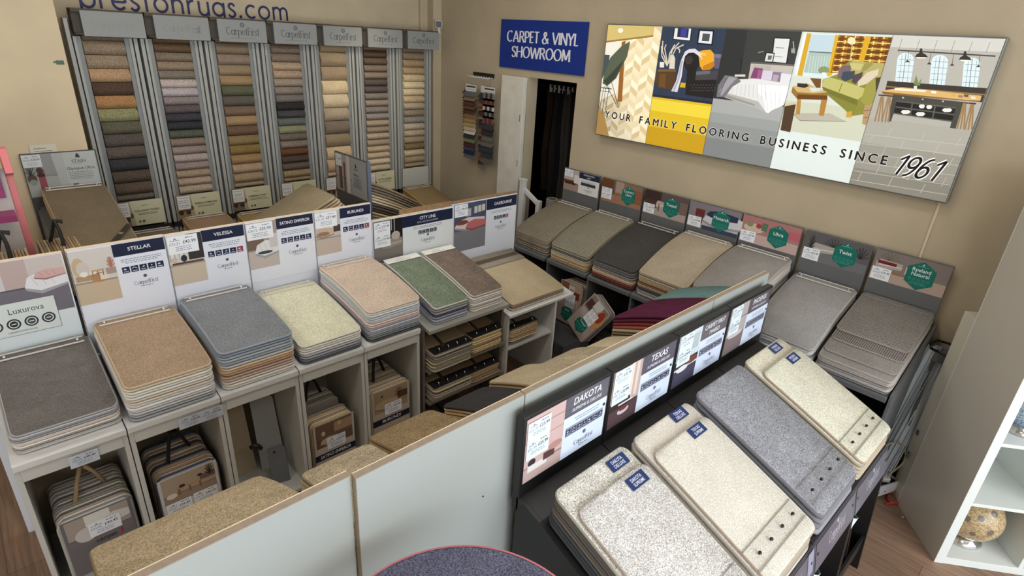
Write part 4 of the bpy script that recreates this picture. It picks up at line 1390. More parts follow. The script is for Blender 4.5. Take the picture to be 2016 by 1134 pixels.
for i in range(7):
    x0 = .655 + .4095 * i            # left edge of the tower
    t = thing('sample_tower', 'tower of %s carpet swatches, %s of seven' % (LOOK[i], WHICH[i]), 'display tower', (x0, 4.90, 0), 0, 'sample towers along the back wall')
    cs, pitch, first = RACKS[i]
    w = .392
    for (side, xa) in (('l', 0), ('r', w - .075)):
        mb = MB()
        mb.box(xa, xa + .022, -.035, .06, 0, 2.25 if side == 'l' and i == 0 else 2.145, 0)
        mb.box(xa + .022, xa + .031, -.015, .06, 0, 2.145, 2)
        mb.box(xa + .031, xa + .047, -.03, .06, 0, 2.145, 0)
        mb.box(xa + .047, xa + .075, -.02, .06, 0, 2.145, 1)
        if side == 'r':
            mb = MB()
            mb.box(xa, xa + .026, -.02, .06, 0, 2.145, 1)
            mb.box(xa + .026, xa + .045, -.03, .06, 0, 2.145, 0)
            mb.box(xa + .045, xa + .053, -.015, .06, 0, 2.145, 2)
            mb.box(xa + .053, xa + .075, -.035, .06, 0, 2.145, 0)
        mb.build('upright', [M_ALUL, M_ALU, M_DARK], t)
    MB().box(.075, w - .075, .02, .06, 0, 2.2).build('back_panel', M_DGREY2, t)
    hx = .0865
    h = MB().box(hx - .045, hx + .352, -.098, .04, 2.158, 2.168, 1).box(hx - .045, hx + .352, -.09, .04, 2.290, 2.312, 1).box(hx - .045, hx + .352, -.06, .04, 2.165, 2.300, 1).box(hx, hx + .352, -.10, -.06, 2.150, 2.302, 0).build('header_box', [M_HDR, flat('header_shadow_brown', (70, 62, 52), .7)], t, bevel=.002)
    a = Art(.350, .150, (140, 142, 140))
    ic = (92, 96, 98)
    if i > 1:
        a.ell(.175, .118, .017, .017, ic)
        a.ell(.175, .118, .010, .010, (120, 122, 122))
        a.nib('CarpetFirst', .055, .048, .24, .052, (66, 70, 72), rx=.055, ry=.026, serif=.05, gap=.05)
        a.scribble(.08, .024, .19, 1, .01, (110, 112, 112))
    elif i == 1:
        a.nib('CarpetFirst', .055, .048, .24, .052, (128, 130, 130), rx=.05, ry=.022, serif=.05, gap=.05)
        a.nib('st', .258, .048, .03, .052, (96, 100, 102), rx=.05, ry=.022, serif=.05, gap=.05)
    else:
        a.nib('CarpetFirst', .055, .048, .24, .052, (132, 134, 133), rx=.04, ry=.02, serif=.05, gap=.05)
    hp = a.build('header_print', 'card', h, (hx + .001, -.1022, 2.151))
    ztop, zbot = 2.165, 1.038
    # swatches: pile rolled over a batten, each overlapping the next
    z = ztop - first
    edges = [ztop]
    while z > zbot + .01:
        edges.append(z)
        z -= pitch
    edges.append(zbot)
    for k in range(len(edges) - 1):
        c = cs[min(k, len(cs) - 1)]
        za, zb = edges[k], edges[k + 1]
        hh = za - zb
        prof = []
        n_ = 9
        dep = min(.040, .016 + hh * .34)
        for q in range(n_ + 1):
            a_ = q / n_
            zz = za - hh * (a_ ** .85) * .985
            yy = -dep * math.sin(PI * min(1, .06 + a_ * .84)) ** .7 - .004
            prof.append((yy, zz))
        prof += [(-.004, zb + .0015), (.015, zb + .0015), (.015, za - .002)]
        jx = random.uniform(-.002, .002)
        o = MB().prism(prof, .078 + jx, w - .078 + jx, 'x').build('carpet_swatch', carpet(c, 'fleck' if i in (2, 4) else 'swatch'), t, bevel=.004)
        for p in o.data.polygons:
            p.use_smooth = len(p.vertices) == 4
    # placard under the swatches
    if i < 6:
        a = Art(w - .078, .186, (206, 204, 172), .012, (150, 148, 130))
        ww = w - .078
        a.rect(0, 0, .10, .186, (146, 120, 86) if i % 2 else (120, 108, 92))
        a.poly([(.09, 0), (.12, 0), (.10, .186), (.08, .186)], (170, 160, 130))
        for q in range(4):
            a.ell(.02 + q * .025, .05 + (q % 2) * .03, .018, .02, [(70, 40, 30), (96, 60, 40), (60, 50, 46), (110, 80, 56)][q])
        a.rect(.005, .075, .088, .105, (222, 222, 222))
        a.scribble(.012, .162, .072, 1, .01, (120, 120, 120))
        a.text('£17.99  £31.99', .012, .138, .074, .008, (50, 50, 56))
        a.scribble(.012, .126, .072, 1, .01, (120, 120, 120))
        a.text('£21.99  £37.99', .012, .102, .074, .008, (50, 50, 56))
        a.scribble(.015, .09, .066, 1, .008, (140, 140, 140))
        a.text('CARPET1', .17, .145, .06, .008, (100, 92, 70), False)
        if TITLES[i]:
            a.text(TITLES[i], .125, .105, .165, .013, (92, 84, 64), True)
        a.scribble(.125, .09, .16, 2, .010, (130, 122, 100))
        a.ell(.145, .03, .009, .009, (120, 114, 96))
        a.ell(.170, .03, .009, .009, (96, 92, 80))
    else:
        a = Art(w - .078, .186, (190, 190, 180), .012)
    a.build('placard', 'card', t, (.04, -.045, .850))
    MB().box(0, w, -.05, .06, 0, .10).build('base_panel', M_DARK, t)
    MB().box(.0, w, -.04, .05, .80, .835).build('lower_rail', M_DARK, t)



# ================================================================== PRINTED CARDS
def room(a, x, y, w, h, wall, floor, items, hz=.45):
    """a small printed room photograph; items: (kind, x, y, w, h, colour) in 0..1"""
    a.rect(x, y, w, h, floor)
    a.rect(x, y + h * hz, w, h * (1 - hz), wall)
    a.rect(x, y + h * (hz - .03), w, h * .03, tone(floor, .8))
    for (k, ix, iy, iw, ih, c) in items:
        X, Y, W_, H_ = x + ix * w, y + iy * h, iw * w, ih * h
        if k == 'r':
            a.rect(X, Y, W_, H_, c)
        elif k == 'e':
            a.ell(X + W_ / 2, Y + H_ / 2, W_ / 2, H_ / 2, c, 16)
        elif k == 'bed':
            a.poly([(X, Y + H_ * .25), (X + W_ * .1, Y + H_ * .75), (X + W_ * .45, Y + H_), (X + W_, Y + H_ * .8), (X + W_, Y + H_ * .2), (X + W_ * .35, Y)], c)
            a.poly([(X, Y + H_ * .25), (X + W_ * .35, Y), (X + W_, Y + H_ * .2), (X + W_, Y + H_ * .1), (X + W_ * .35, Y - H_ * .18), (X + W_ * .02, Y + H_ * .1)], tone(c, .72))
            for q in range(3):
                a.line([(X + W_ * (.2 + q * .2), Y + H_ * .75), (X + W_ * (.3 + q * .2), Y + H_ * .25)], .002, tone(c, .85))
        elif k == 'sofa':
            a.poly([(X, Y), (X, Y + H_ * .6), (X + W_ * .15, Y + H_), (X + W_, Y + H_ * .9), (X + W_, Y + H_ * .1), (X + W_ * .3, Y - H_ * .1)], c)
            a.poly([(X + W_ * .1, Y + H_ * .35), (X + W_, Y + H_ * .5), (X + W_, Y + H_ * .38), (X + W_ * .15, Y + H_ * .2)], tone(c, 1.25))
        elif k == 'tab':
            a.rect(X, Y + H_ * .75, W_, H_ * .25, c)
            for q in (.05, .45, .85):
                a.rect(X + W_ * q, Y, W_ * .08, H_ * .75, tone(c, .7), up=False)
            a.n += 1
        elif k == 'pl':
            for q in range(7):
                an = PI * (.1 + .13 * q)
                a.line([(X + W_ / 2, Y), (X + W_ / 2 + W_ / 2 * math.cos(an), Y + H_ * math.sin(an))], .004, c)


def icons(a, x, y, n, s, gap, c=NAVY, last=None):
    for i in range(n):
        a.rect(x + i * (s + gap), y, s, s, last if (last and i == n - 1) else c)
        X = x + i * (s + gap)
        q = i % 4
        wc = (206, 212, 226)
        if q == 0:
            a.ell(X + s * .4, y + s * .62, s * .2, s * .14, wc, 8)
        elif q == 1:
            a.line([(X + s * .15, y + s * .5), (X + s * .4, y + s * .8), (X + s * .85, y + s * .55)], s * .09, wc)
        elif q == 2:
            a.poly([(X + s * .3, y + s * .45), (X + s * .75, y + s * .6), (X + s * .6, y + s * .82)], wc)
        else:
            a.ell(X + s * .5, y + s * .62, s * .12, s * .12, wc, 6)
        a.rect(X + s * .18, y + s * .16, s * .64, s * .12, wc)


def price(a, x, y, w, h, p1='£31.99', p2='£42.99', rows=1, base=(238, 241, 246)):
    a.rect(x, y, w, h, base)
    hh = h / rows
    for r_ in range(rows):
        yy = y + h - hh * r_
        a.poly([(x + w * .2, yy - hh * .2), (x + w * .26, yy - hh * .1), (x + w * .32, yy - hh * .2)], (130, 140, 160))
        a.scribble(x + w * .08, yy - hh * .27, w * .34, 1, .01, (140, 148, 165))
        a.scribble(x + w * .56, yy - hh * .17, w * .34, 1, .01, (110, 118, 135))
        a.text(p1, x + w * .06, yy - hh * .50, w * .38, hh * .14, (112, 124, 150), False)
        a.text(p2, x + w * .50, yy - hh * .46, w * .44, hh * .17, (60, 66, 92), True)
        a.scribble(x + w * .18, yy - hh * .64, w * .64, 2 if rows > 1 else 3, hh * .10, (150, 156, 176))


def logo(a, x, y, w, c=(70, 76, 96)):
    a.ell(x + w / 2, y + w * .38, w * .075, w * .075, c, 14)
    a.ell(x + w / 2, y + w * .38, w * .045, w * .045, tone(c, 1.3), 10)
    a.nib('CarpetFirst', x, y, w, w * .20, c, rx=.05, ry=.022, serif=.05, gap=.04)
    a.scribble(x + w * .25, y - w * .12, w * .5, 1, .01, (150, 154, 168))


WHITEC = (228, 232, 243)


def card_row1(w, h, title, sub, photo, pr=None, x_photo=.43, head_w=.56, logo_y=.212, kind=1, last=None):
    a = Art(w, h, WHITEC)
    a.rect(.003, h - .262, w * x_photo, .256, (200, 190, 176))
    room(a, .003, h - .262, w * x_photo, .256, *photo)
    hx = w * (1 - head_w)
    a.rect(hx, h - .30, w - hx, .3, WHITEC)
    a.rect(hx, h - .062, w - hx - .002, .060, NAVY)
    if sub:
        a.text(title, hx + .02, h - .030, w - hx - .04, .017, (234, 236, 242), True, center=True)
        a.text(sub, hx + .02, h - .050, w - hx - .04, .009, (200, 204, 220), True, center=True)
    else:
        a.text(title, hx + .02, h - .040, w - hx - .04, .017, (234, 236, 242), True, center=True)
    a.scribble(hx + .02, h - .082, w - hx - .04, 3, .009, (130, 138, 164))
    s_ = .030
    tot = 5 * s_ + 4 * .005
    icons(a, hx + (w - hx - tot) / 2, h - .146, 5, s_, .005, (36, 44, 72), last)
    lw = .10
    logo(a, hx + (w - hx - lw) / 2, h - logo_y, lw)
    if pr:
        price(a, .006, h - .098, w * .37, .090, *pr)
    return a


# ================================================================== ROW 1: WHITE STANDS FACING THE CAMERA
YB = 2.975      # face of the boards
YF = 2.372      # front edge of the tops
X1 = [-.148, .213, .571, .930, 1.285, 1.641]
BX = [-.205, .215, .595, .962, 1.337, 1.700]
TOPZ = 1.345


def white_stand(i, label):
    x0, x1 = X1[i], X1[i + 1]
    t = thing('display_stand', label, 'display stand', ((x0 + x1) / 2, YF, 0), 0, 'white display stands of the front row')
    w = x1 - x0 - .004
    for sx in (-1, 1):
        MB().box(sx * w / 2 - (.018 if sx > 0 else 0), sx * w / 2 + (0 if sx > 0 else .018), .012, YB - YF - .02, 0, .765).build('side_panel', M_OFFW, t, bevel=.001)
    MB().prism([(0, .742), (0, .768), (YB - YF - .02, .842), (YB - YF - .02, .815)], -w / 2, w / 2, 'x').build('worktop', M_WHITE, t, bevel=.0015)
    MB().box(-w / 2 + .018, w / 2 - .018, .008, .024, .686, .745).build('apron', M_OFFW, t, bevel=.001)
    MB().box(-w / 2 + .018, w / 2 - .018, .012, YB - YF - .03, .04, .058).build('bottom_shelf', M_OFFW, t)
    MB().box(-w / 2 + .018, w / 2 - .018, .45, .462, .058, .78).build('back_panel', flat('beige_back_panel', (176, 164, 142), .6), t)
    bx0, bx1 = BX[i] - (x0 + x1) / 2, BX[i + 1] - (x0 + x1) / 2
    if i == 0:
        bx1 -= .010
    mb = MB()
    b0 = 0.0 if i == 0 else .70
    tz = TOPZ - (.0 if i == 1 else .003)
    mb.box(bx0 + .001, bx1 - .001, YB - YF, YB - YF + .018, b0, tz, 0)
    mb.box(bx0 + .001, bx1 - .001, YB - YF - .001, YB - YF + .019, tz, tz + .004, 1)
    mb.build('back_board', [flat('white_board', (226, 230, 240), .3), M_BIRCH], t)
    return t, bx0, bx1


BED = (238, 236, 240)
ph_lux = ((186, 166, 162), (112, 108, 118), [('r', .66, .52, .34, .48, (200, 190, 186)), ('bed', .60, .42, .40, .34, (224, 224, 228)), ('r', .05, .52, .38, .26, (202, 200, 202)), ('r', .09, .6, .3, .01, (150, 146, 150)), ('e', -.0, .36, .2, .2, (206, 198, 200)), ('pl', .2, .76, .16, .14, (170, 140, 136)), ('bed', .7, .62, .30, .16, (206, 168, 164))], .52)
ph_stellar = ((212, 206, 202), (200, 182, 158), [('e', .02, .52, .30, .36, (198, 176, 140)), ('e', .10, .50, .30, .3, (206, 198, 192)), ('r', .05, .44, .5, .10, (176, 150, 116)), ('e', .38, .38, .42, .18, (182, 138, 96)), ('r', .60, .42, .20, .12, (226, 216, 206)), ('e', .16, .52, .18, .1, (236, 230, 222)), ('e', .38, .54, .16, .08, (232, 224, 214)), ('r', .76, .5, .24, .12, (170, 150, 140)), ('pl', .8, .62, .2, .2, (176, 120, 100)), ('tab', .42, .5, .3, .12, (196, 168, 120))], .42)
ph_vel = ((216, 212, 206), (204, 190, 170), [('r', .55, .48, .45, .52, (60, 56, 60)), ('r', .02, .5, .42, .36, (170, 168, 164)), ('r', .05, .5, .1, .34, (224, 226, 226)), ('r', .18, .5, .1, .34, (216, 218, 220)), ('r', .31, .5, .1, .34, (222, 224, 224)), ('e', .04, .46, .2, .12, (206, 186, 176)), ('e', .32, .46, .18, .14, (52, 52, 58)), ('r', .06, .42, .9, .04, (92, 72, 64)), ('r', .5, .66, .3, .03, (150, 110, 90))], .42)
ph_sat = ((170, 152, 146), (196, 184, 178), [('r', .0, .42, .55, .24, (120, 100, 90)), ('bed', .22, .26, .85, .34, (226, 226, 228)), ('r', .72, .42, .28, .30, (206, 202, 200)), ('e', .3, .3, .5, .07, (70, 72, 76))], .42)
ph_bur = ((196, 194, 190), (196, 182, 170), [('r', .3, .5, .4, .4, (224, 222, 220)), ('bed', .0, .42, .75, .22, (206, 182, 160)), ('r', .72, .5, .28, .16, (76, 66, 64)), ('e', .06, .44, .5, .1, (150, 124, 104)), ('pl', .72, .6, .2, .2, (100, 92, 84))], .40)
ph_city = ((96, 104, 110), (126, 120, 114), [('r', .56, .5, .44, .5, (36, 34, 34)), ('e', .05, .38, .48, .34, (176, 168, 96)), ('sofa', .3, .34, .66, .22, (150, 142, 132)), ('e', .6, .5, .3, .2, (186, 176, 164)), ('r', .60, .74, .02, .26, (200, 196, 190)), ('r', .70, .7, .02, .3, (200, 196, 190)), ('r', 0, .56, .3, .12, (70, 78, 60))], .40)
ph_oak = ((74, 84, 108), (126, 126, 134), [('r', .36, .72, .16, .16, (176, 178, 180)), ('r', .62, .76, .10, .14, (206, 200, 196)), ('r', .74, .77, .10, .14, (206, 200, 196)), ('r', .86, .78, .10, .14, (206, 200, 196)), ('bed', .02, .46, .94, .24, (214, 204, 206)), ('bed', .36, .44, .62, .20, (190, 110, 112)), ('e', .04, .56, .4, .1, (120, 74, 62))], .46)

t0, b0, b1 = white_stand(0, 'white display stand at the left end under the dark grey carpet samples')
a = Art(.372, .40, (216, 226, 230))
room(a, 0, .145, .368, .255, *ph_lux)
a.rect(0, .072, .306, .148, (214, 222, 220))
a.line([(0, .072), (.306, .072), (.306, .22)], .0015, (60, 66, 70))
a.text('Luxurova', .145, .170, .118, .026, (62, 66, 72), False)
for k in range(4):
    cx_ = .092 + k * .059
    a.ell(cx_, .125, .024, .024, (52, 56, 62), 22)
    a.ell(cx_, .125, .0175, .0175, (226, 230, 230), 22)
    a.ell(cx_, .125, .014, .014, (70, 72, 80) if k != 1 else (40, 40, 44), 18)
    a.rect(cx_ - .008, .123, .016, .004, (230, 232, 232))
a.text('CARPET1STOP.CO.UK', .125, .085, .13, .007, (110, 116, 120), False)
a.build('header_card', 'card', t0, (b1 - .374, YB - YF - .001, TOPZ - .405))

specs = [(1, 'white display stand under the sandy brown carpet samples', 'STELLAR', ph_stellar, None, None),
         (2, 'white display stand with an empty-looking bay under the blue-grey carpet samples', 'VELESSA', ph_vel, ('£35.31', '£42.99'), (150, 60, 84)),
         (3, 'white display stand under the cream carpet samples', 'SATINO EMPEROR', ph_sat, ('£28.72', '£35.99'), None),
         (4, 'white display stand at the right end under the tall pinkish beige samples', 'BURUNDI', ph_bur, ('£31.37', '£37.49'), (150, 66, 60))]
for (i, lb, title, ph, pr, last) in specs:
    t, b0, b1 = white_stand(i, lb)
    a = card_row1(b1 - b0 - .003, .40, title, None, ph, pr, last=last)
    a.line([(.0015, 0), (.0015, .4)], .002, (70, 74, 96))
    a.build('header_card', 'acrylic', t, (b0 + .0015, YB - YF - .0015, TOPZ - .402))
    if i > 1:
        MB().box(b0 + .012, b1 - .012, -.002, 0, 0, .004).build('card_holder_edge', flat('clear_edge_white', (236, 240, 250), .2), t, loc=(0, YB - YF - .008, TOPZ - .335))
for (i, n_, dx) in ((0, 1, .03), (1, 2, .05)):
    a = Art(.085 * n_ + .01, .062, (214, 222, 234))
    for q in range(n_):
        price(a, .005 + q * .085, .002, .085, .058, ['£33.05', '£30.01', '£35.00'][q + i], ['£40.49', '£38.49', '£42.99'][q + i], 1, (214, 222, 234))
    o = a.build('shelf_price_label', 'card', None, (X1[i] + .13 + dx, YF + .004, .672), (math.radians(8), 0, 0))
    tag(o, 'small white price label on the front rail below the %s carpet stack' % ['dark grey', 'sandy brown'][i], 'price label')

# carpet stacks on row 1
mixed = [(206, 202, 196), (190, 184, 176), (150, 148, 148), (176, 166, 152), (196, 190, 182)]
book('dark grey carpet sample stack at the left end of the front white row', (.045, YB - .025, 0), 0, .345, .535, .957, .862, .845, .780,
     [(106, 100, 96)] + palette([(150, 150, 152), (120, 122, 128), (176, 160, 146), (208, 204, 198), (196, 190, 184), (160, 142, 132), (140, 140, 142), (206, 200, 194)], 9), 'velvet', bulge=.006, bind=(168, 168, 168), edge_k=1.2)
book('sandy brown carpet sample stack on the second white stand from the left', (.402, YB - .025, 0), 0, .335, .565, 1.003, .938, .847, .775,
     [(162, 134, 104)] + palette([(190, 176, 160), (200, 192, 184), (196, 190, 180), (170, 162, 150), (180, 178, 176), (196, 194, 190), (160, 160, 162), (130, 134, 140), (120, 124, 130)], 12), 'fleck', bulge=.012, bind=(206, 184, 160))
book('blue-grey carpet sample stack on the third white stand from the left', (.764, YB - .025, 0), 0, .338, .565, 1.022, .968, .847, .775,
     [(122, 126, 132)] + palette([(110, 118, 130), (120, 126, 134), (150, 152, 156), (160, 136, 110), (140, 116, 98), (150, 132, 116), (176, 168, 160), (200, 196, 190)], 13), 'fleck', bulge=.016, bind=(150, 164, 178))
book('pale cream carpet sample stack on the fourth white stand from the left', (1.125, YB - .025, 0), 0, .335, .565, .962, .878, .847, .775,
     [(212, 201, 168)] + palette([(196, 188, 176), (180, 178, 176), (150, 150, 154), (120, 124, 130), (88, 90, 96), (70, 72, 78)], 7), 'fleck', bulge=.014, bind=(232, 228, 220))
book('pinkish beige carpet sample stack, tallest of the front white row', (1.490, YB - .025, 0), 0, .335, .565, 1.030, .952, .847, .775,
     [(196, 172, 150)] + palette([(190, 180, 172), (160, 164, 176), (176, 166, 160), (170, 146, 140), (150, 152, 160), (130, 134, 142), (100, 104, 110), (62, 62, 66)], 14), 'fleck', bulge=.022, bind=(222, 206, 190))

# ---- the grey stand of two narrow stacks (CITY LINE) and the right end stand
t = thing('display_stand', 'grey open-shelved display stand under the narrow green and brown samples', 'display stand', (2.015, YF, 0))
MB().prism([(-.01, .715), (-.01, .738), (.58, .87), (.58, .845)], -.325, .30, 'x').build('worktop', M_GREYL, t, bevel=.002)
for x in (-.335, .285):
    MB().prism([(.04, 0), (.04, .725), (.58, .845), (.58, 0)], x, x + .016, 'x').build('side_panel', flat('brown_grey_laminate', (124, 116, 104), .5), t)
for z in (.44, .22):
    MB().prism([(.0, z), (.0, z + .014), (.56, z + .05), (.56, z + .036)], -.318, .285, 'x').build('shelf', flat('brown_grey_laminate', (124, 116, 104), .5), t)
MB().box(-.318, .285, .56, .575, .0, .84).build('back_panel', flat('brown_grey_laminate', (124, 116, 104), .5), t)
mb = MB()
mb.box(-.313, .312, YB - YF, YB - YF + .018, .70, 1.228, 0).box(-.313, .10, YB - YF - .001, YB - YF + .019, 1.228, 1.232, 1)
mb.build('back_board', [flat('white_board', (226, 230, 240), .3), M_BIRCH], t)
MB().box(-.10, .312, YB - YF + .0185, YB - YF + .03, 1.1, 1.262).build('cork_edge_board', M_CORK, t)
a = Art(.618, .30, (228, 232, 236))
room(a, .002, .02, .215, .276, *ph_city)
a.rect(.215, 0, .40, .3, (226, 231, 234))
a.rect(.215, .222, .400, .074, NAVY)
a.text('CITY LINE', .30, .258, .22, .020, (236, 238, 242), True, center=True)
a.text('ELITE, DELUXE & SUPREME', .28, .236, .26, .010, (190, 196, 212), True, center=True)
a.scribble(.26, .208, .30, 2, .010, (130, 138, 160))
icons(a, .335, .158, 5, .026, .004, (40, 46, 60))
logo(a, .355, .105, .11)
price(a, .008, .125, .115, .165, '£23.00', '£27.49', 2)
a.build('header_card', 'acrylic', t, (-.309, YB - YF - .0015, .926))
book('narrow green carpet sample stack with a white title strip', (1.875, YB - .025, 0), 0, .262, .56, .975, .852, .875, .745,
     [(112, 127, 103)] + palette([(120, 122, 122), (56, 58, 84), (110, 116, 130), (130, 138, 150), (120, 122, 126)], 6), 'heavy', 'label', bulge=.014, r=.03, bind=(206, 206, 200))
book('narrow brown carpet sample stack with a white title strip', (2.158, YB - .025, 0), 0, .262, .56, .975, .852, .875, .745,
     [(120, 103, 91)] + palette([(180, 170, 158), (196, 190, 182), (170, 162, 152), (196, 190, 180)], 7), 'heavy', 'label', bulge=.014, r=.03, bind=(206, 200, 190))

t = thing('display_stand', 'white-legged display stand at the right end under the striped beige samples', 'display stand', (2.63, YF, 0))
MB().prism([(-.02, .632), (-.02, .650), (.58, .76), (.58, .735)], -.31, .315, 'x').build('worktop', M_WHITE, t, bevel=.002)
MB().box(.13, .148, -.015, .56, 0, .645).build('leg_panel', M_WHITE, t, bevel=.001)
MB().box(-.31, -.292, .0, .56, 0, .645).build('side_panel', M_OFFW, t, bevel=.001)
MB().box(-.292, .13, .44, .452, 0, .64).build('back_panel', flat('sage_back_panel', (140, 142, 130), .6), t)
MB().prism([(.0, .38), (.0, .394), (.44, .44), (.44, .426)], -.292, .13, 'x').build('shelf', M_OFFW, t)
mb = MB()
mb.box(-.302, .295, YB - YF, YB - YF + .018, .55, 1.245, 0).box(-.302, .295, YB - YF + .0, YB - YF + .024, 1.245, 1.258, 1)
mb.build('back_board', [flat('white_board', (226, 230, 240), .3), M_CORK], t)
a = Art(.592, .45, (224, 229, 240))
room(a, .004, .10, .29, .345, *ph_oak)
a.rect(.296, 0, .295, .45, (224, 229, 240))
a.rect(.296, .365, .295, .08, NAVY)
a.text('OAKBOURNE', .37, .392, .17, .022, (236, 238, 242), True, center=True)
a.scribble(.33, .345, .23, 2, .010, (130, 138, 160))
icons(a, .37, .283, 5, .026, .003, (44, 48, 62), (150, 60, 60))
logo(a, .385, .215, .11)
price(a, .008, .355, .115, .088, '£40.23', '£46.49')
a.build('header_card', 'acrylic', t, (-.30, YB - YF - .0015, .792))
book('wide beige carpet sample stack at the right end of the front row', (2.62, YB - .025, 0), 0, .52, .57, .812, .708, .770, .660,
     [(186, 166, 128), (150, 132, 110), (120, 104, 92), (170, 160, 150)], 'plain', None, bulge=.018, r=.03, bind=(200, 186, 158))
for k, c in enumerate([(158, 146, 130), (108, 92, 78), (168, 158, 142)]):
    me = leaf_mesh('carpet_strip', .50, -.01 - k * .05, -.058 - k * .05, lambda y: .818 - .010 + y * -(-.18), lambda y: .826 + y * .18 - .002, carpet(c, 'rib'), flat('whipped_edge', (150, 138, 120), .95), .01, .004)
    o = bpy.data.objects.new('carpet_strip_sample', me)
    link(o)
    o.location = (2.62, YB - .025, 0.011)
    tag(o, ['pale ribbed carpet strip furthest back on the wide beige stack', 'dark brown carpet strip between two pale strips on the wide beige stack', 'pale ribbed carpet strip nearest the front on the wide beige stack'][k], 'carpet strip')


# sample folders on the lower shelves
def folder(label, loc, Wd, Ln, h, cols, cover, rings=0, rz=0.0, tilt=.08):
    t = thing('sample_folder', label, 'sample folder', loc, rz, None, rx=tilt)
    n = len(cols)
    th = h / (n + 1)
    for k in range(n):
        me = leaf_mesh('carpet_sample', Wd, 0.0, -Ln + random.uniform(-.008, .008), lambda y, k=k: k * th, lambda y, k=k: (k + .78) * th, carpet(cols[k], 'plain'), flat('whipped_edge', tuple(int(x / 6) * 6 for x in tone(cols[k], 1.3)), .95), .03, .006, random.uniform(-.004, .004))
        link(bpy.data.objects.new('carpet_sample', me), t)
    a = Art(Wd - .01, Ln - .01, cover)
    for q in range(7):
        x_, y_ = random.uniform(.0, Wd * .8), random.uniform(Ln * .25, Ln * .9)
        a.rect(x_, y_, random.uniform(.02, Wd * .2), random.uniform(.01, .05), tone(cover, random.choice([.45, .6, 1.3, 1.2])))
    a.rect(.0, 0, Wd - .01, Ln * .13, (30, 29, 30))
    a.text('YPS', .25 * Wd, Ln * .42, .3 * Wd, .035, (40, 34, 30), True)
    a.poly([(.3 * Wd, .05), (.45 * Wd, Ln * .5), (.5 * Wd, Ln * .5), (.38 * Wd, .05)], tone(cover, .4))
    a.build('cover_print', 'card', t, (-(Wd - .01) / 2, -Ln + .006, n * th + .002), (-PI / 2, 0, 0))
    for q in range(rings):
        x = -Wd / 2 + .05 + q * (Wd - .1) / max(1, rings - 1)
        pts = [(x, -Ln + .035 + .02 * math.cos(u), n * th - .006 + .03 * math.sin(u)) for u in [PI * k / 8 for k in range(9)]]
        MB().tube(pts, .0028, 6).build('binder_ring', M_CHROME, t, smooth=True)
    return t


bc = [(126, 122, 114), (150, 138, 118), (132, 126, 116), (170, 150, 116), (142, 134, 120), (110, 104, 98), (176, 160, 128)]
folder('ring folder of tan carpet samples on the upper shelf, left half', (1.860, YB - .06, .504), .30, .57, .135, [random.choice(bc) for _ in range(10)], (158, 138, 110), 4)
folder('ring folder of golden carpet samples on the upper shelf, right half of the grey stand', (2.152, YB - .06, .504), .26, .54, .125, [tone((176, 154, 116), random.uniform(.85, 1.1)) for _ in range(9)], (150, 128, 100), 3)
folder('ring folder of grey-tan carpet samples on the lower shelf, left half of the grey stand', (1.860, YB - .06, .284), .30, .57, .12, [random.choice(bc) for _ in range(8)], (150, 128, 98), 4)
folder('ring folder with tan cover on the lower shelf, right half of the grey stand', (2.152, YB - .06, .284), .26, .54, .09, [tone((160, 136, 104), random.uniform(.85, 1.1)) for _ in range(6)], (150, 122, 90), 3)
folder('ring folder with pale cover on the shelf of the white-legged stand', (2.485, YB - .17, .468), .27, .43, .105, [tone((170, 148, 112), random.uniform(.85, 1.1)) for _ in range(8)], (148, 134, 118), 2)
folder('low folder stack on the floor of the grey stand, lowest of its pile', (1.86, YB - .06, .02), .30, .57, .14, [random.choice(bc) for _ in range(9)], (90, 80, 70), 0)
o = MB().tube([(.03 + .055 * math.cos(u), -.004, .03 + .055 * math.sin(u)) for u in [2 * PI * k / 20 for k in range(21)]], .003, 6).build('carry_loop', M_STRAP, None, smooth=True, loc=(2.195, YF + .03, .545))
tag(o, 'thin black carrying loop hanging from the golden ring folder', 'loop')
o = MB().tube([(.03 + .045 * math.cos(u), -.004, .03 + .045 * math.sin(u)) for u in [2 * PI * k / 20 for k in range(21)]], .003, 6).build('carry_loop', M_STRAP, None, smooth=True, loc=(2.49, YF + .02, .485))
tag(o, 'thin black carrying loop hanging over the folder on the white-legged stand', 'loop')


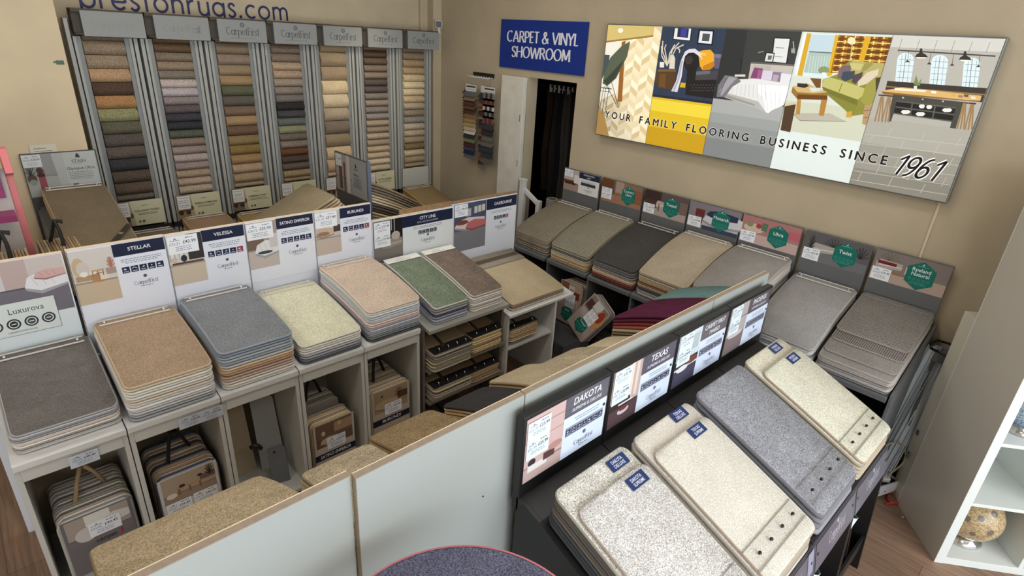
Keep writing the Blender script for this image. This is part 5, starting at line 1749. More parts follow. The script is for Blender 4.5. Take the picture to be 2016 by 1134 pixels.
# ---- carry books (handled sample carriers) standing in the bays
def carrier(label, loc, Wd, H, n, t_, cols, art=None, strap='black', rz=0.0, lean=0.0, fan=.0, group=None, hname='handle', handle=True, step=0.0):
    t = thing('sample_carrier', label, 'sample carrier', loc, rz, group, rx=lean)
    for k in range(n):
        c = cols[k % len(cols)]
        c = tone(c, random.uniform(.9, 1.08))
        y0 = k * t_
        Hk = H - (random.uniform(0, .006)) - step * k
        pf = lambda z, y0=y0, k=k: y0 + fan * k * (z / H) ** 2
        me = leaf_mesh('carpet_sample', Wd, 0, -Hk, lambda y: 0, lambda y: t_ * .84, carpet(tuple(int(x) for x in c), 'plain'), flat('whipped_edge', tuple(int(x / 6) * 6 for x in tone(c, 1.25)), .95), .035, .005, random.uniform(-.003, .003), rows=3)
        # stand the sheet upright: its length becomes height, rounded corners up
        for v in me.vertices:
            x, y, z = v.co
            hgt = Hk + y
            v.co = (x, y0 + (t_ - z) + fan * k * (hgt / H), hgt)
        o = bpy.data.objects.new('carpet_sample', me)
        link(o, t)
    D = n * t_
    if art:
        art.build('front_card', 'card', t, (-art.w / 2, -.002, H - art.h - .003))
    if handle:
        hm = {'black': M_STRAP, 'rope': flat('tan_rope', (176, 148, 108), .9), 'pale': flat('pale_cord', (190, 184, 170), .8)}[strap]
        r = .009
        for (xa, ya, xb) in ((-Wd * .20, D * .34, -Wd * .02), (Wd * .24, D * .60, Wd * .05)):
            p0, p1 = Vector((xa, ya, H - .004)), Vector((xb, D * .55, H + .115))
            mid = (p0 + p1) / 2 + Vector((0, .004, .01))
            MB().tube([p0, mid, p1, p1 + Vector((0, .03, -.01))], [r, r * .9, r, r], 6 if strap != 'rope' else 10).build(hname, hm, t, smooth=strap == 'rope')
    return t


def art_carrier(w, h, base, photo, title=None, tcol=NAVY, pr=None, px=(.45, .2), two=False, red=False):
    a = Art(w, h, base)
    # rounded top corners are kept by insetting the photo
    room(a, .012, h * .50, w - .024, h * .48, *photo)
    if title:
        a.rect(0, h * .24, w, h * .13, tcol)
        a.text(title, w * .12, h * .275, w * .76, h * .065, (232, 234, 240), True, center=True, shear=.15)
    if pr or two:
        if two:
            price(a, w * .06, h * .30, w * .42, h * .22, '£30.01', '£38.49')
            price(a, w * .52, h * .32, w * .42, h * .22, '£35.00', '£42.99')
        else:
            price(a, w * px[0], h * px[1], w * .46, h * .24, *pr)
    if red:
        a.nib('carpet', w * .36, h * .37, w * .34, h * .11, (36, 34, 36), rx=.07, ry=.04, gap=.04) if False else a.text('carpet', w * .40, h * .47, w * .34, h * .07, (40, 36, 38), False)
        a.text('1', w * .77, h * .465, w * .07, h * .10, (190, 24, 36), True)
    return a


gr = [(176, 170, 160), (120, 122, 126), (196, 190, 180), (150, 134, 116), (96, 98, 106), (182, 176, 168), (140, 130, 118)]
a = art_carrier(.245, .30, (112, 108, 110), ((170, 158, 148), (120, 112, 112), [('e', .1, .1, .35, .5, (206, 200, 196)), ('r', .3, .6, .4, .4, (224, 222, 214)), ('bed', .55, .4, .45, .4, (214, 210, 206)), ('r', .38, .3, .22, .3, (150, 116, 84))], .3), None, NAVY, ('£33.05', '£40.49'), (.34, .58), red=True)
a.poly([(.10, .0), (.245, .0), (.245, .035), (.13, .035)], (232, 236, 240))
carrier('sample carrier with tan rope handles in the leftmost bay', (.045, YF + .055, .06), 0.265, .345, 20, .0145, gr, a, 'rope')
a = art_carrier(.245, .30, (206, 204, 200), ((178, 158, 138), (160, 138, 118), [('e', .05, .2, .2, .2, (226, 218, 206)), ('tab', .25, .25, .5, .3, (190, 150, 110)), ('e', .30, .5, .12, .12, (60, 52, 48)), ('r', .7, .5, .3, .2, (120, 96, 84)), ('e', .66, .66, .1, .1, (50, 46, 44)), ('pl', .8, .6, .2, .4, (60, 52, 46))], .35), None, NAVY, ('£30.01', '£38.49'), two=True)
carrier('sample carrier with black straps in the bay under the sandy brown stack', (.395, YF + .055, .06), 0.255, .36, 20, .0145, [(120, 122, 130), (60, 64, 76), (176, 160, 140), (140, 116, 92), (196, 184, 168), (150, 126, 100)], a, 'black')
tt = carrier('grey-beige sample carrier at the back of the bay under the cream stack', (1.085, YF + .175, .06), .24, .36, 9, .017, [(176, 166, 150), (150, 142, 134), (128, 122, 116)], None, 'black')
a = art_carrier(.235, .31, (196, 184, 170), ((116, 92, 72), (112, 84, 64), [('r', .5, .5, .5, .4, (170, 140, 112)), ('e', .6, .72, .1, .2, (206, 170, 120)), ('bed', .1, .1, .5, .3, (196, 176, 150)), ('e', .15, .5, .1, .2, (206, 190, 160))], .35), 'SATINO EMPEROR', (20, 26, 56), ('£28.72', '£35.99'), (.30, .42))
carrier('brown-fronted sample carrier at the front of the bay under the cream stack', (1.105, YF + .05, .06), .245, .315, 6, .018, [(170, 150, 118), (186, 166, 132), (140, 130, 118)], a, 'black', handle=False)
a = art_carrier(.245, .31, (190, 176, 158), ((164, 140, 112), (170, 144, 116), [('bed', .0, .15, .7, .4, (186, 160, 130)), ('r', .70, .4, .3, .3, (84, 62, 48)), ('pl', .6, .5, .3, .4, (70, 52, 42)), ('e', .2, .7, .06, .1, (70, 50, 40))], .3), 'BURUNDI', (20, 24, 44), ('£31.37', '£37.49'), (.32, .42))
carrier('sample carrier with black straps in the bay under the tall beige stack', (1.462, YF + .05, .06), 0.265, .375, 20, .0145, [(186, 166, 136), (150, 134, 114), (170, 150, 124), (120, 112, 106), (196, 176, 146)], a, 'black')
# odds and ends in the empty bay
o = MB().prism([(0, 0), (.09, 0), (.085, .20), (.06, .22), (.0, .21)], 0, .014, 'y').build('carpet_offcut', carpet((112, 114, 118), 'plain'), None, loc=(.775, YF + .12, .06), rot=(math.radians(-8), 0, math.radians(-12)))
tag(o, 'grey carpet offcut with a hole leaning in the open bay of the white row', 'carpet offcut')
MB().lathe([(0, .001), (.006, .001)], 12, 0, Matrix.Translation((.03, -.001, .19)) @ Matrix.Rotation(PI / 2, 4, 'X')).build('hole', M_BLACKP, o)
o = MB().tube([(0, 0, .02), (.02, 0, .03), (.04, -.006, .02), (.05, -.01, .0)], .012, 8).build('black_clip', M_BLACKP, None, smooth=True, loc=(.70, YF + .15, .30))
tag(o, 'black plastic clip on the clear bag in the open bay', 'clip')
mb = MB()
vs, fs = [], []
for i in range(9):
    for j in range(7):
        vs.append((.015 * i, .03 * math.sin(i * 1.3 + j) * .5 + .02, .24 * j / 6 + .01 * math.sin(i * 2)))
for i in range(8):
    for j in range(6):
        fs.append((i * 7 + j, (i + 1) * 7 + j, (i + 1) * 7 + j + 1, i * 7 + j + 1))
mb.add(vs, fs)
o = mb.build('clear_bag', clear_plastic(), None, smooth=True, loc=(.655, YF + .17, .058))
tag(o, 'crumpled clear plastic bag standing in the open bay of the white row', 'plastic bag')

o = MB().box(0, .16, 0, .006, 0, .66).build('beige_board', flat('beige_card', (196, 178, 146), .6), None, loc=(.601, YF + .29, .062), rot=(math.radians(-9), 0, math.radians(4)))
tag(o, 'beige board leaning at the left of the open bay', 'board')
o = MB().prism([(0, 0), (.125, 0), (.115, .40), (.075, .47), (.0, .46)], 0, .003, 'y').build('white_sheet', flat('milky_plastic', (206, 208, 204), .4), None, loc=(.775, YF + .26, .06), rot=(math.radians(-12), 0, math.radians(-8)))
tag(o, 'milky white plastic sheet leaning at the right of the open bay', 'plastic sheet')


# ================================================================== MIDDLE PARTITIONS AND THE ROW BEHIND THEM
YP = 1.010
for (x0, x1, y, lb) in ((-.30, .500, YP + .018, 'pale grey partition board at the left end of the middle row, lower and set back'),
                        (.506, 1.080, YP, 'pale grey partition board between the left one and the black stands'),
                        (1.084, 2.244, YP, 'long pale grey partition board behind the black stands'),
                        (2.248, 2.798, YP, 'pale grey partition board at the right end behind the black stands')):
    t = thing('partition_board', lb, 'partition', (x0, y, 0), 0)
    MB().box(0, x1 - x0, 0, .020, 0, 1.297).build('board', M_PART, t, bevel=.0008)
    MB().box(0, x1 - x0, -.0005, .0205, 1.297, 1.300).build('top_edge', M_TANEDGE, t)
    MB().box(0.0, x1 - x0, .0195, .0215, 1.299, 1.3012).build('edge_band', M_BIRCH, t)
    MB().box(-.0015, .0, -.0005, .0205, 0, 1.300).build('side_edge', M_TANEDGE, t)
    if x0 > .5 and x0 < 1:
        MB().lathe([(0, .0006), (.0035, .0006)], 10, 0, Matrix.Translation((.42, -.0006, .985)) @ Matrix.Rotation(PI / 2, 4, 'X')).build('screw_hole', M_DARK, t)

MIDS = [  # left x, right x, front y, z top front, z rear, colours, kind, label
    (-.010, .468, 1.625, .925, 1.175, [(172, 150, 114), (150, 128, 96), (164, 140, 104), (150, 130, 100)], 'heavy', 'large golden tan carpet sample stack nearest the camera behind the left partition'),
    (.580, .860, 1.60, .875, .960, [(172, 154, 122), (150, 130, 98), (160, 140, 106), (120, 104, 86)], 'heavy', 'pale tan carpet sample stack second from the camera behind the partition'),
    (.872, 1.180, 1.645, .860, .985, [(142, 116, 78), (150, 128, 92), (140, 118, 84)], 'heavy', 'dark golden brown carpet sample stack behind the partition'),
    (1.240, 1.492, 1.655, .840, 1.056, [(60, 57, 58), (176, 148, 108), (166, 140, 102), (130, 112, 90), (118, 100, 80)], 'velvet', 'charcoal carpet sample stack behind the partition'),
    (1.502, 1.772, 1.66, .852, 1.075, [(178, 158, 122), (150, 128, 96)], 'fleck', 'sandy carpet sample stack just beyond the charcoal one'),
    (1.780, 2.060, 1.60, .870, 1.070, [(172, 154, 122), (150, 132, 100)], 'heavy', 'tan carpet sample stack behind the partition, two beyond the charcoal one'),
    (2.068, 2.350, 1.605, .838, 1.010, [(200, 180, 142), (160, 140, 110)], 'fleck', 'pale cream-tan carpet sample stack furthest right of the tan ones'),
]
for (xl, xr, yf, zf, zr, cs, kd, lb) in MIDS:
    cx_, wd = (xl + xr) / 2, xr - xl
    Ln = yf - (YP + .05)
    n = 6
    base = .10
    cc = [cs[0]] + palette(cs[1:], n, .08)
    book(lb, (cx_, YP + .045, 0), PI, wd, Ln, zr, zf, zr - base, zf - base, cc, kd, None, bulge=.016, r=.035, bind=tone(cs[0], .9), drop=.012)
    t = thing('display_stand', 'stand under the ' + lb.replace('carpet sample stack', 'samples'), 'display stand', (cx_, YP + .045, 0), PI)
    w = wd + .003
    MB().prism([(0, zr - base - .012), (0, zr - base - .03), (-Ln - .01, zf - base - .05), (-Ln - .01, zf - base - .032)], -w / 2, w / 2, 'x').build('worktop', M_OFFW, t)
    for sx in (-1, 1):
        MB().prism([(0, 0), (0, zr - base - .03), (-Ln + .02, zf - base - .05), (-Ln + .02, 0)], sx * (w / 2 - .008) - .007, sx * (w / 2 - .008) + .007, 'x').build('side_panel', M_OFFW, t)

# bright rug samples at the right end of that row
book('magenta-topped stack of thick rug samples behind the right end of the partition', (2.565, YP + .045, 0), PI, .372, .56, 1.135, .930, .955, .780,
     [(98, 34, 66), (92, 26, 48), (136, 50, 54), (176, 86, 76), (188, 176, 150), (130, 118, 84), (150, 134, 74), (110, 100, 60)], 'velvet', None, bulge=.02, r=.02, bind=(98, 34, 66), edge_k=.92)
book('stack of rug samples with a teal one on top, beyond the magenta stack', (2.905, YP + .045, 0), PI, .285, .57, 1.115, .925, .965, .785,
     [(98, 138, 136), (80, 120, 124), (150, 146, 136), (120, 110, 100)], 'velvet', None, bulge=.025, r=.02, bind=(98, 138, 136), edge_k=.92)
for (cx_, wd, y_, z1, z0, lb) in ((2.565, .37, YP + .045, .955, .780, 'grey sample stand under the magenta-topped rug samples'), (2.905, .28, YP + .045, .965, .785, 'grey sample stand under the teal-topped rug samples')):
    t = thing('display_stand', lb, 'display stand', (cx_, y_, 0), PI)
    MB().prism([(0, z1 - .012), (0, z1 - .027), (-.56, z0 - .027), (-.56, z0 - .012)], -wd / 2, wd / 2, 'x').build('worktop', M_DGREY, t)
    for sx in (-1, 1):
        MB().prism([(0, 0), (0, z1 - .03), (-.5, z0 - .008), (-.5, 0)], sx * (wd / 2 - .01) - .007, sx * (wd / 2 - .01) + .007, 'x').build('side_panel', M_DGREY, t)

# ================================================================== BLACK STANDS NEAREST THE CAMERA
DX0, DP = 1.030, .428
YBD = .955
ph_dak = ((204, 176, 174), (190, 166, 162), [('r', .0, .82, 1, .02, (170, 140, 138)), ('r', .0, .62, 1, .015, (170, 140, 138)), ('e', .1, .22, .2, .12, (60, 56, 62)), ('r', .1, .14, .5, .1, (222, 218, 216)), ('r', .5, .2, .3, .12, (90, 66, 66)), ('e', .6, .3, .4, .12, (180, 140, 130))], .24)
ph_tex = ((190, 170, 160), (86, 68, 72), [('r', .6, .4, .12, .6, (226, 214, 206)), ('r', .8, .4, .1, .6, (216, 204, 196)), ('r', .0, .30, .7, .14, (60, 48, 48)), ('e', .3, .16, .4, .12, (196, 190, 194)), ('e', .35, .22, .3, .08, (120, 60, 60)), ('r', .3, .34, .5, .03, (206, 216, 224))], .34)
ph_cft = ((206, 216, 226), (76, 74, 92), [('r', .0, .36, 1, .14, (56, 46, 50)), ('e', .1, .26, .5, .12, (226, 226, 230)), ('e', .5, .34, .5, .14, (120, 76, 62)), ('r', .62, .62, .3, .3, (176, 190, 196))], .32)
ph_pho = ((176, 168, 168), (130, 116, 118), [('r', .0, .7, 1, .03, (140, 130, 130)), ('e', .1, .32, .8, .12, (206, 196, 196)), ('e', .2, .4, .3, .1, (120, 76, 76))], .38)
CARDS = [('DAKOTA', 'SUPREME & DELUXE', ph_dak, ('£21.73', '£25.99'), (92, 92, 104)), ('TEXAS', 'SUPREME & DELUXE', ph_tex, ('£25.17', '£32.99'), (86, 82, 96)),
         ('CARPET FIRST', 'TWEED', ph_cft, ('£24.09', '£29.99'), (92, 88, 96)), ('PHOENIX', 'SUPREME & DELUXE', ph_pho, ('£25.00', '£31.99'), (88, 82, 90))]
DL = ['leftmost black stand, under the speckled cream samples', 'second black stand from the left', 'third black stand from the left, under the grey samples', 'rightmost black stand, with cream samples']
PROF = [(YBD + .01, 0), (YBD + .01, .955), (.86, .925), (.295, .700), (.262, .560), (.217, .0)]
for i in range(4):
    x0 = DX0 + DP * i
    x1 = x0 + DP - .004
    t = thing('display_stand', DL[i], 'display stand', (x0, 0, 0), 0, 'black display stands in front of the partition')
    w = x1 - x0
    for xa in (0, w - .016):
        MB().prism(PROF, xa, xa + .016, 'x').build('side_panel', M_BLACK, t, bevel=.001)
    MB().prism([(YBD + .01, .937), (YBD + .01, .955), (.86, .925), (.295, .700), (.295, .682), (.86, .907)], .016, w - .016, 'x').build('sloping_top', M_BLACK, t)
    MB().prism([(.2870, .700), (.262, .575), (.272, .575), (.297, .700)], .0, w, 'x').build('fascia', flat('grey_fascia', (96, 94, 104), .35), t, bevel=.001)
    a = Art(w - .02, .125, (104, 102, 114))
    a.nib('CarpetFirst', .13, .045, .17, .05, (214, 216, 226), rx=.045, ry=.024, serif=.04, gap=.04)
    a.ell(.215, .106, .009, .009, (214, 216, 226), 12)
    a.scribble(.16, .028, .11, 1, .01, (170, 170, 184))
    a.rect(w - .075, .03, .05, .10, (150, 156, 176)) if i == 1 else None
    a.ell(.018, .075, .007, .007, (30, 30, 34), 10)
    a.ell(w - .040, .075, .007, .007, (30, 30, 34), 10)
    sl = math.atan2(.025, .125)
    a.build('fascia_print', 'acrylic', t, (.01, .2605, .576), (-sl, 0, 0))
    MB().box(.016, w - .016, .60, .612, .0, .8).build('inner_panel', M_BLACK, t)
    MB().box(.016, w - .016, .255, .60, .10, .112).box(.016, w - .016, .240, .252, .10, .20).build('bottom_tray', M_BLACK, t)
    MB().prism([(.30, .56), (.36, .56), (.33, .14), (.25, .14)], w / 2 - .006, w / 2 + .006, 'x').build('divider', M_BLACK, t)
    # upright frame and card
    MB().box(0, w, YBD, YBD + .030, .90, 1.262).build('back_frame', M_BLACK, t, bevel=.002)
    a = Art(w - .024, .247, (220, 228, 244))
    title, sub, ph, pr, hc = CARDS[i]
    W_, H_ = a.w, a.h
    room(a, 0, 0, W_ * .44, H_, *ph)
    a.rect(W_ * .44, 0, W_ * .56, H_, (214, 226, 246))
    a.rect(W_ * .44, H_ * .68, W_ * .56, H_ * .32, hc)
    for q in range(5):
        a.line([(W_ * .44, H_ * (.72 + .05 * q)), (W_ * .62, H_ * (.78 + .05 * q - .04 * (q % 2))), (W_ * .82, H_ * (.72 + .05 * q)), (W_, H_ * (.76 + .045 * q))], .0025, tone(hc, 1.2))
    if i == 2:
        a.text('CARPET FIRST', W_ * .50, H_ * .86, W_ * .44, .021, (236, 238, 244), True, .15, True)
        a.text('TWEED', W_ * .58, H_ * .73, W_ * .28, .019, (236, 238, 244), True, .15, True)
    else:
        a.text(title, W_ * .54, H_ * .84, W_ * .36, .027, (238, 240, 246), True, .15, True)
        a.text(sub, W_ * .52, H_ * .74, W_ * .40, .012, (226, 228, 238), True, .15, True)
    a.scribble(W_ * .56, H_ * .60, W_ * .36, 2, .010, (140, 150, 176))
    n_ = 7
    a.rect(W_ * .47, H_ * .36, W_ * .49, H_ * .15, (150, 156, 176))
    icons(a, W_ * .475, H_ * .375, n_, W_ * .062, W_ * .008, (58, 64, 86))
    logo(a, W_ * .60, H_ * .13, W_ * .25, (84, 92, 116))
    a.ell(W_ * .965, H_ * .56, .006, .006, (28, 28, 32), 12)
    price(a, .004, H_ * (.36 if i == 0 else .42), W_ * .255, H_ * .58, pr[0], pr[1], 2, (222, 236, 240))
    a.build('header_card', 'acrylic', t, (.012, YBD - .0005, 1.003))
    # leaflets in the open compartment
    if i > 0:
        for q, (c, xo, zz) in enumerate([((206, 222, 226), .060, .52), ((196, 182, 166), .235, .54), ((140, 160, 190), .045, .44)][:3 if i == 3 else 2]):
            mb = MB()
            vs, fs = [], []
            for a_ in range(6):
                for b_ in range(5):
                    u, v = a_ / 5, b_ / 4
                    vs.append((xo + .13 * u, .275 + .035 * (1 - v) - .02 * math.sin(u * 5 + q) * v + q * .012, .15 + (zz - .15) * v - .05 * u * v))
            for a_ in range(5):
                for b_ in range(4):
                    fs.append((a_ * 5 + b_, (a_ + 1) * 5 + b_, (a_ + 1) * 5 + b_ + 1, a_ * 5 + b_ + 1))
            mb.add(vs, fs)
            o = mb.build('leaflet', flat('leaflet_paper', c, .5, noise=.12, nscale=25), None, smooth=True, loc=(x0, -.0, 0))
            s_ = o.modifiers.new('thick', 'SOLIDIFY')
            s_.thickness = .001
            tag(o, '%s leaflet sticking out of the front of the %s' % (['pale blue', 'buff', 'blue-grey'][q], ['', 'second black stand', 'third black stand', 'rightmost black stand'][i]), 'leaflet')


def tagplate(parent, text2, x, y, z, sl, w=.092, h=.043):
    a = Art(w, h, (34, 55, 106), .001)
    a.text(text2[0], w * .2, h * .54, w * .6, h * .28, (226, 230, 240), True, center=True)
    a.text(text2[1], w * .2, h * .16, w * .6, h * .28, (226, 230, 240), True, center=True)
    o = a.build('name_plate', 'card', parent, (x - w / 2, y, z), (-(PI / 2 - sl), 0, 0))
    o['label'] = 'small navy name plate'


def dak_book(i, label, cx_, wd, cs, kind, two, plates, side):
    rear, front = .862, .297
    Ln = rear - front
    t, zt = book(label, (cx_, rear, 0), 0, wd, Ln, 1.022 if two else 1.035, .790 if two else .803, .935, .712, cs, kind, None, bulge=.004, r=.035, bind=tone(cs[0], .82), edge_k=.9, jit=.003, fan=.0035 if i == 0 else .001)
    sl = math.atan2(.232, Ln)
    if two:
        me = leaf_mesh('carpet_sample', wd - .012, -.088, -Ln - .002, lambda y: zt(y) + .001, lambda y: zt(y) + .013, carpet(tone(cs[0], 1.04), kind), flat('whipped_edge', (176, 158, 140), .95), .032, .005, .006)
        o = link(bpy.data.objects.new('carpet_sample', me), t)
        o['label'] = 'shorter upper carpet sample lying over the long one'
    up = .014 if two else .003
    for q, (tx, x, y) in enumerate(plates):
        tagplate(t, tx, x, y, zt(y) + (.0165 if q == 1 else .003), sl)
    # clear strip with black pins across the front
    T = Matrix.Translation((0, -Ln + .075, zt(-Ln + .075) + up)) @ Matrix.Rotation(sl, 4, 'X')
    st = MB().box(-wd / 2 + .012, wd / 2 - .012, -.034, .034, 0, .0025, 0, T).box(-wd / 2 + .012, wd / 2 - .012, -.0355, -.0335, 0, .004, 1, T).box(-wd / 2 + .012, wd / 2 - .012, .0335, .0355, 0, .004, 1, T).build('binding_strip', [clear_plastic(), flat('strip_edge_grey', (150, 148, 144), .3)], t)
    st['label'] = 'clear plastic binding strip'
    for k in range(4):
        x = -wd * .33 + wd * .22 * k
        MB().lathe([(0, .012), (.005, .011), (.0065, .007), (.004, .003), (.0035, 0)], 12, 0, T @ Matrix.Translation((x, 0, .002))).build('pin', M_BLACKP, st, smooth=True)


dk = [(196, 184, 172), (96, 90, 86), (78, 72, 70), (130, 112, 100), (60, 58, 58), (48, 50, 58), (66, 62, 60)]
dak_book(0, 'speckled cream carpet sample stack with navy name plates on the leftmost black stand', 1.262, .375, [(204, 192, 180)] + palette(dk[1:], 7), 'heavy', True, [(('DAKOTA', 'DELUXE'), .10, -.062), (('DAKOTA', 'SUPREME'), .10, -.145)], 1)
dak_book(1, 'smooth cream carpet sample stack with navy name plates on the second black stand', 1.672, .385, [(208, 198, 184)] + palette([(180, 168, 150), (150, 142, 130), (196, 186, 172)], 4), 'plain', True, [(('TEXAS', 'DELUXE'), .09, -.05), (('TEXAS', 'SUPREME'), .085, -.135)], 1)
dak_book(2, 'grey and white flecked carpet sample stack on the third black stand', 2.105, .395, [(140, 142, 150)] + palette([(120, 122, 128), (150, 150, 156)], 3), 'heavy', False, [], 1)
dak_book(3, 'cream flecked carpet sample stack with navy name plates on the rightmost black stand', 2.535, .395, [(204, 196, 172)] + palette([(180, 164, 140), (196, 184, 160)], 4), 'fleck', True, [(('PHOENIX', 'DELUXE'), .08, -.055), (('PHOENIX', 'SUPREME'), .09, -.14)], 1)

# ---- round-cornered rugs at the bottom of the view
t = thing('rug_pile', 'purple and blue flecked rug sample with pink whipped edge, topmost in front of the partition', 'rug sample', (.495, .580, 1.085))
R_ = .322
prof = [(0, 0), (R_ - .012, 0), (R_ - .006, .001), (R_, .006), (R_ - .004, .012), (R_ - .012, .0145), (0, .0145)]
MB().lathe([(0, .0), (R_ - .010, .0), (R_ - .010, .0145), (R_ * .6, .018), (0, .02)], 64).build('pile', carpet((84, 82, 108), 'heavy', (124, 126, 150)), t, smooth=False)
MB().lathe([(R_ - .011, .000), (R_ - .004, .001), (R_, .007), (R_ - .004, .014), (R_ - .011, .016)], 64).build('whipped_edge', flat('pink_whipping', (206, 122, 128), .9), t, smooth=True)
t.name = 'rug_sample'
o = MB().lathe([(0, 0), (.318, 0), (.325, .006), (.318, .013), (0, .014)], 64).build('rug_sample', carpet((122, 32, 44), 'velvet'), None, smooth=False, loc=(.440, .585, 1.066))
tag(o, 'dark red rug sample showing under the left side of the purple one', 'rug sample')
t = thing('side_table', 'small round stand carrying the purple rug sample in front of the partition', 'table', (.46, .585, 0))
MB().lathe([(0, 1.045), (.25, 1.045), (.25, 1.064), (0, 1.064)], 40).build('table_top', M_GREYL, t)
MB().lathe([(.03, .02), (.03, 1.045)], 16).build('column', M_BLACK, t, smooth=True)
MB().lathe([(0, .02), (.2, .02), (.2, 0), (0, 0)], 32).build('base_plate', M_BLACK, t)

# ================================================================== ROW ALONG THE RIGHT WALL
RB = [(3.163, 2.783), (2.758, 2.370), (2.351, 1.982), (1.970, 1.582), (1.573, 1.187), (1.163, .791), (.773, .404)]
XB = 3.655
XF = 3.075
GREEN = (22, 110, 98)
phr = [((186, 176, 172), (160, 140, 130), [('r', .0, .36, .4, .14, (120, 60, 50)), ('r', .04, .3, .3, .12, (70, 40, 36)), ('pl', .3, .5, .2, .3, (90, 70, 50)), ('r', .3, .4, .18, .4, (224, 220, 214))], .36),
       ((140, 110, 90), (160, 120, 96), [('r', .0, .5, .3, .5, (110, 66, 40)), ('r', .28, .4, .05, .6, (90, 84, 80)), ('r', .36, .5, .2, .5, (170, 150, 134)), ('r', .8, .2, .2, .6, (150, 90, 60)), ('r', .06, .3, .2, .2, (190, 176, 160))], .4),
       ((96, 80, 76), (176, 160, 152), [('r', .0, .5, .4, .5, (60, 44, 42)), ('r', .05, .3, .3, .3, (84, 50, 48)), ('sofa', .3, .35, .2, .3, (190, 170, 160)), ('r', .36, .2, .02, .3, (50, 40, 40)), ('r', .84, .3, .16, .5, (120, 100, 90))], .38),
       ((130, 124, 130), (190, 184, 184), [('r', .14, .46, .18, .3, (110, 44, 44)), ('r', .16, .2, .02, .3, (70, 40, 40)), ('r', .28, .2, .02, .3, (70, 40, 40)), ('bed', .3, .22, .75, .6, (206, 206, 212)), ('bed', .36, .55, .6, .3, (44, 52, 78)), ('r', .3, 0, .7, .16, (58, 66, 90))], .35),
       ((176, 120, 118), (196, 170, 164), [('e', .04, .4, .36, .35, (206, 186, 164)), ('e', .08, .6, .12, .2, (130, 140, 110)), ('e', .25, .6, .1, .18, (170, 60, 70)), ('r', .35, .55, .1, .3, (90, 120, 90)), ('r', .8, .5, .2, .3, (190, 100, 110))], .4),
       ((96, 92, 96), (112, 112, 116), [('sofa', .12, .36, .36, .3, (170, 164, 158)), ('pl', .06, .4, .12, .5, (40, 44, 36)), ('pl', .3, .65, .3, .3, (50, 54, 44)), ('pl', .75, .5, .25, .4, (40, 44, 36))], .38),
       ((130, 120, 116), (180, 160, 146), [('sofa', .04, .45, .36, .26, (176, 166, 158)), ('r', .06, .56, .26, .1, (110, 30, 44)), ('pl', .05, .7, .3, .3, (110, 100, 80)), ('r', .45, .4, .16, .25, (200, 196, 190)), ('e', .2, .3, .3, .1, (150, 110, 84))], .42)]
NM = [('', 'FOUNDATION'), ('Country', 'Ultra'), ('Tweed', ''), ('Monarch', ''), ('Ultra', ''), ('Twist', ''), ('Ryeland', 'Natural')]
RL = ['furthest from the camera, with a navy-headed card', 'second furthest, under the olive-grey samples', 'third furthest, under the near-black samples', 'fourth furthest, under the sandy samples', 'third nearest, under the pale taupe samples', 'second nearest, under the smooth pale grey samples', 'nearest the camera, under the herringbone samples']
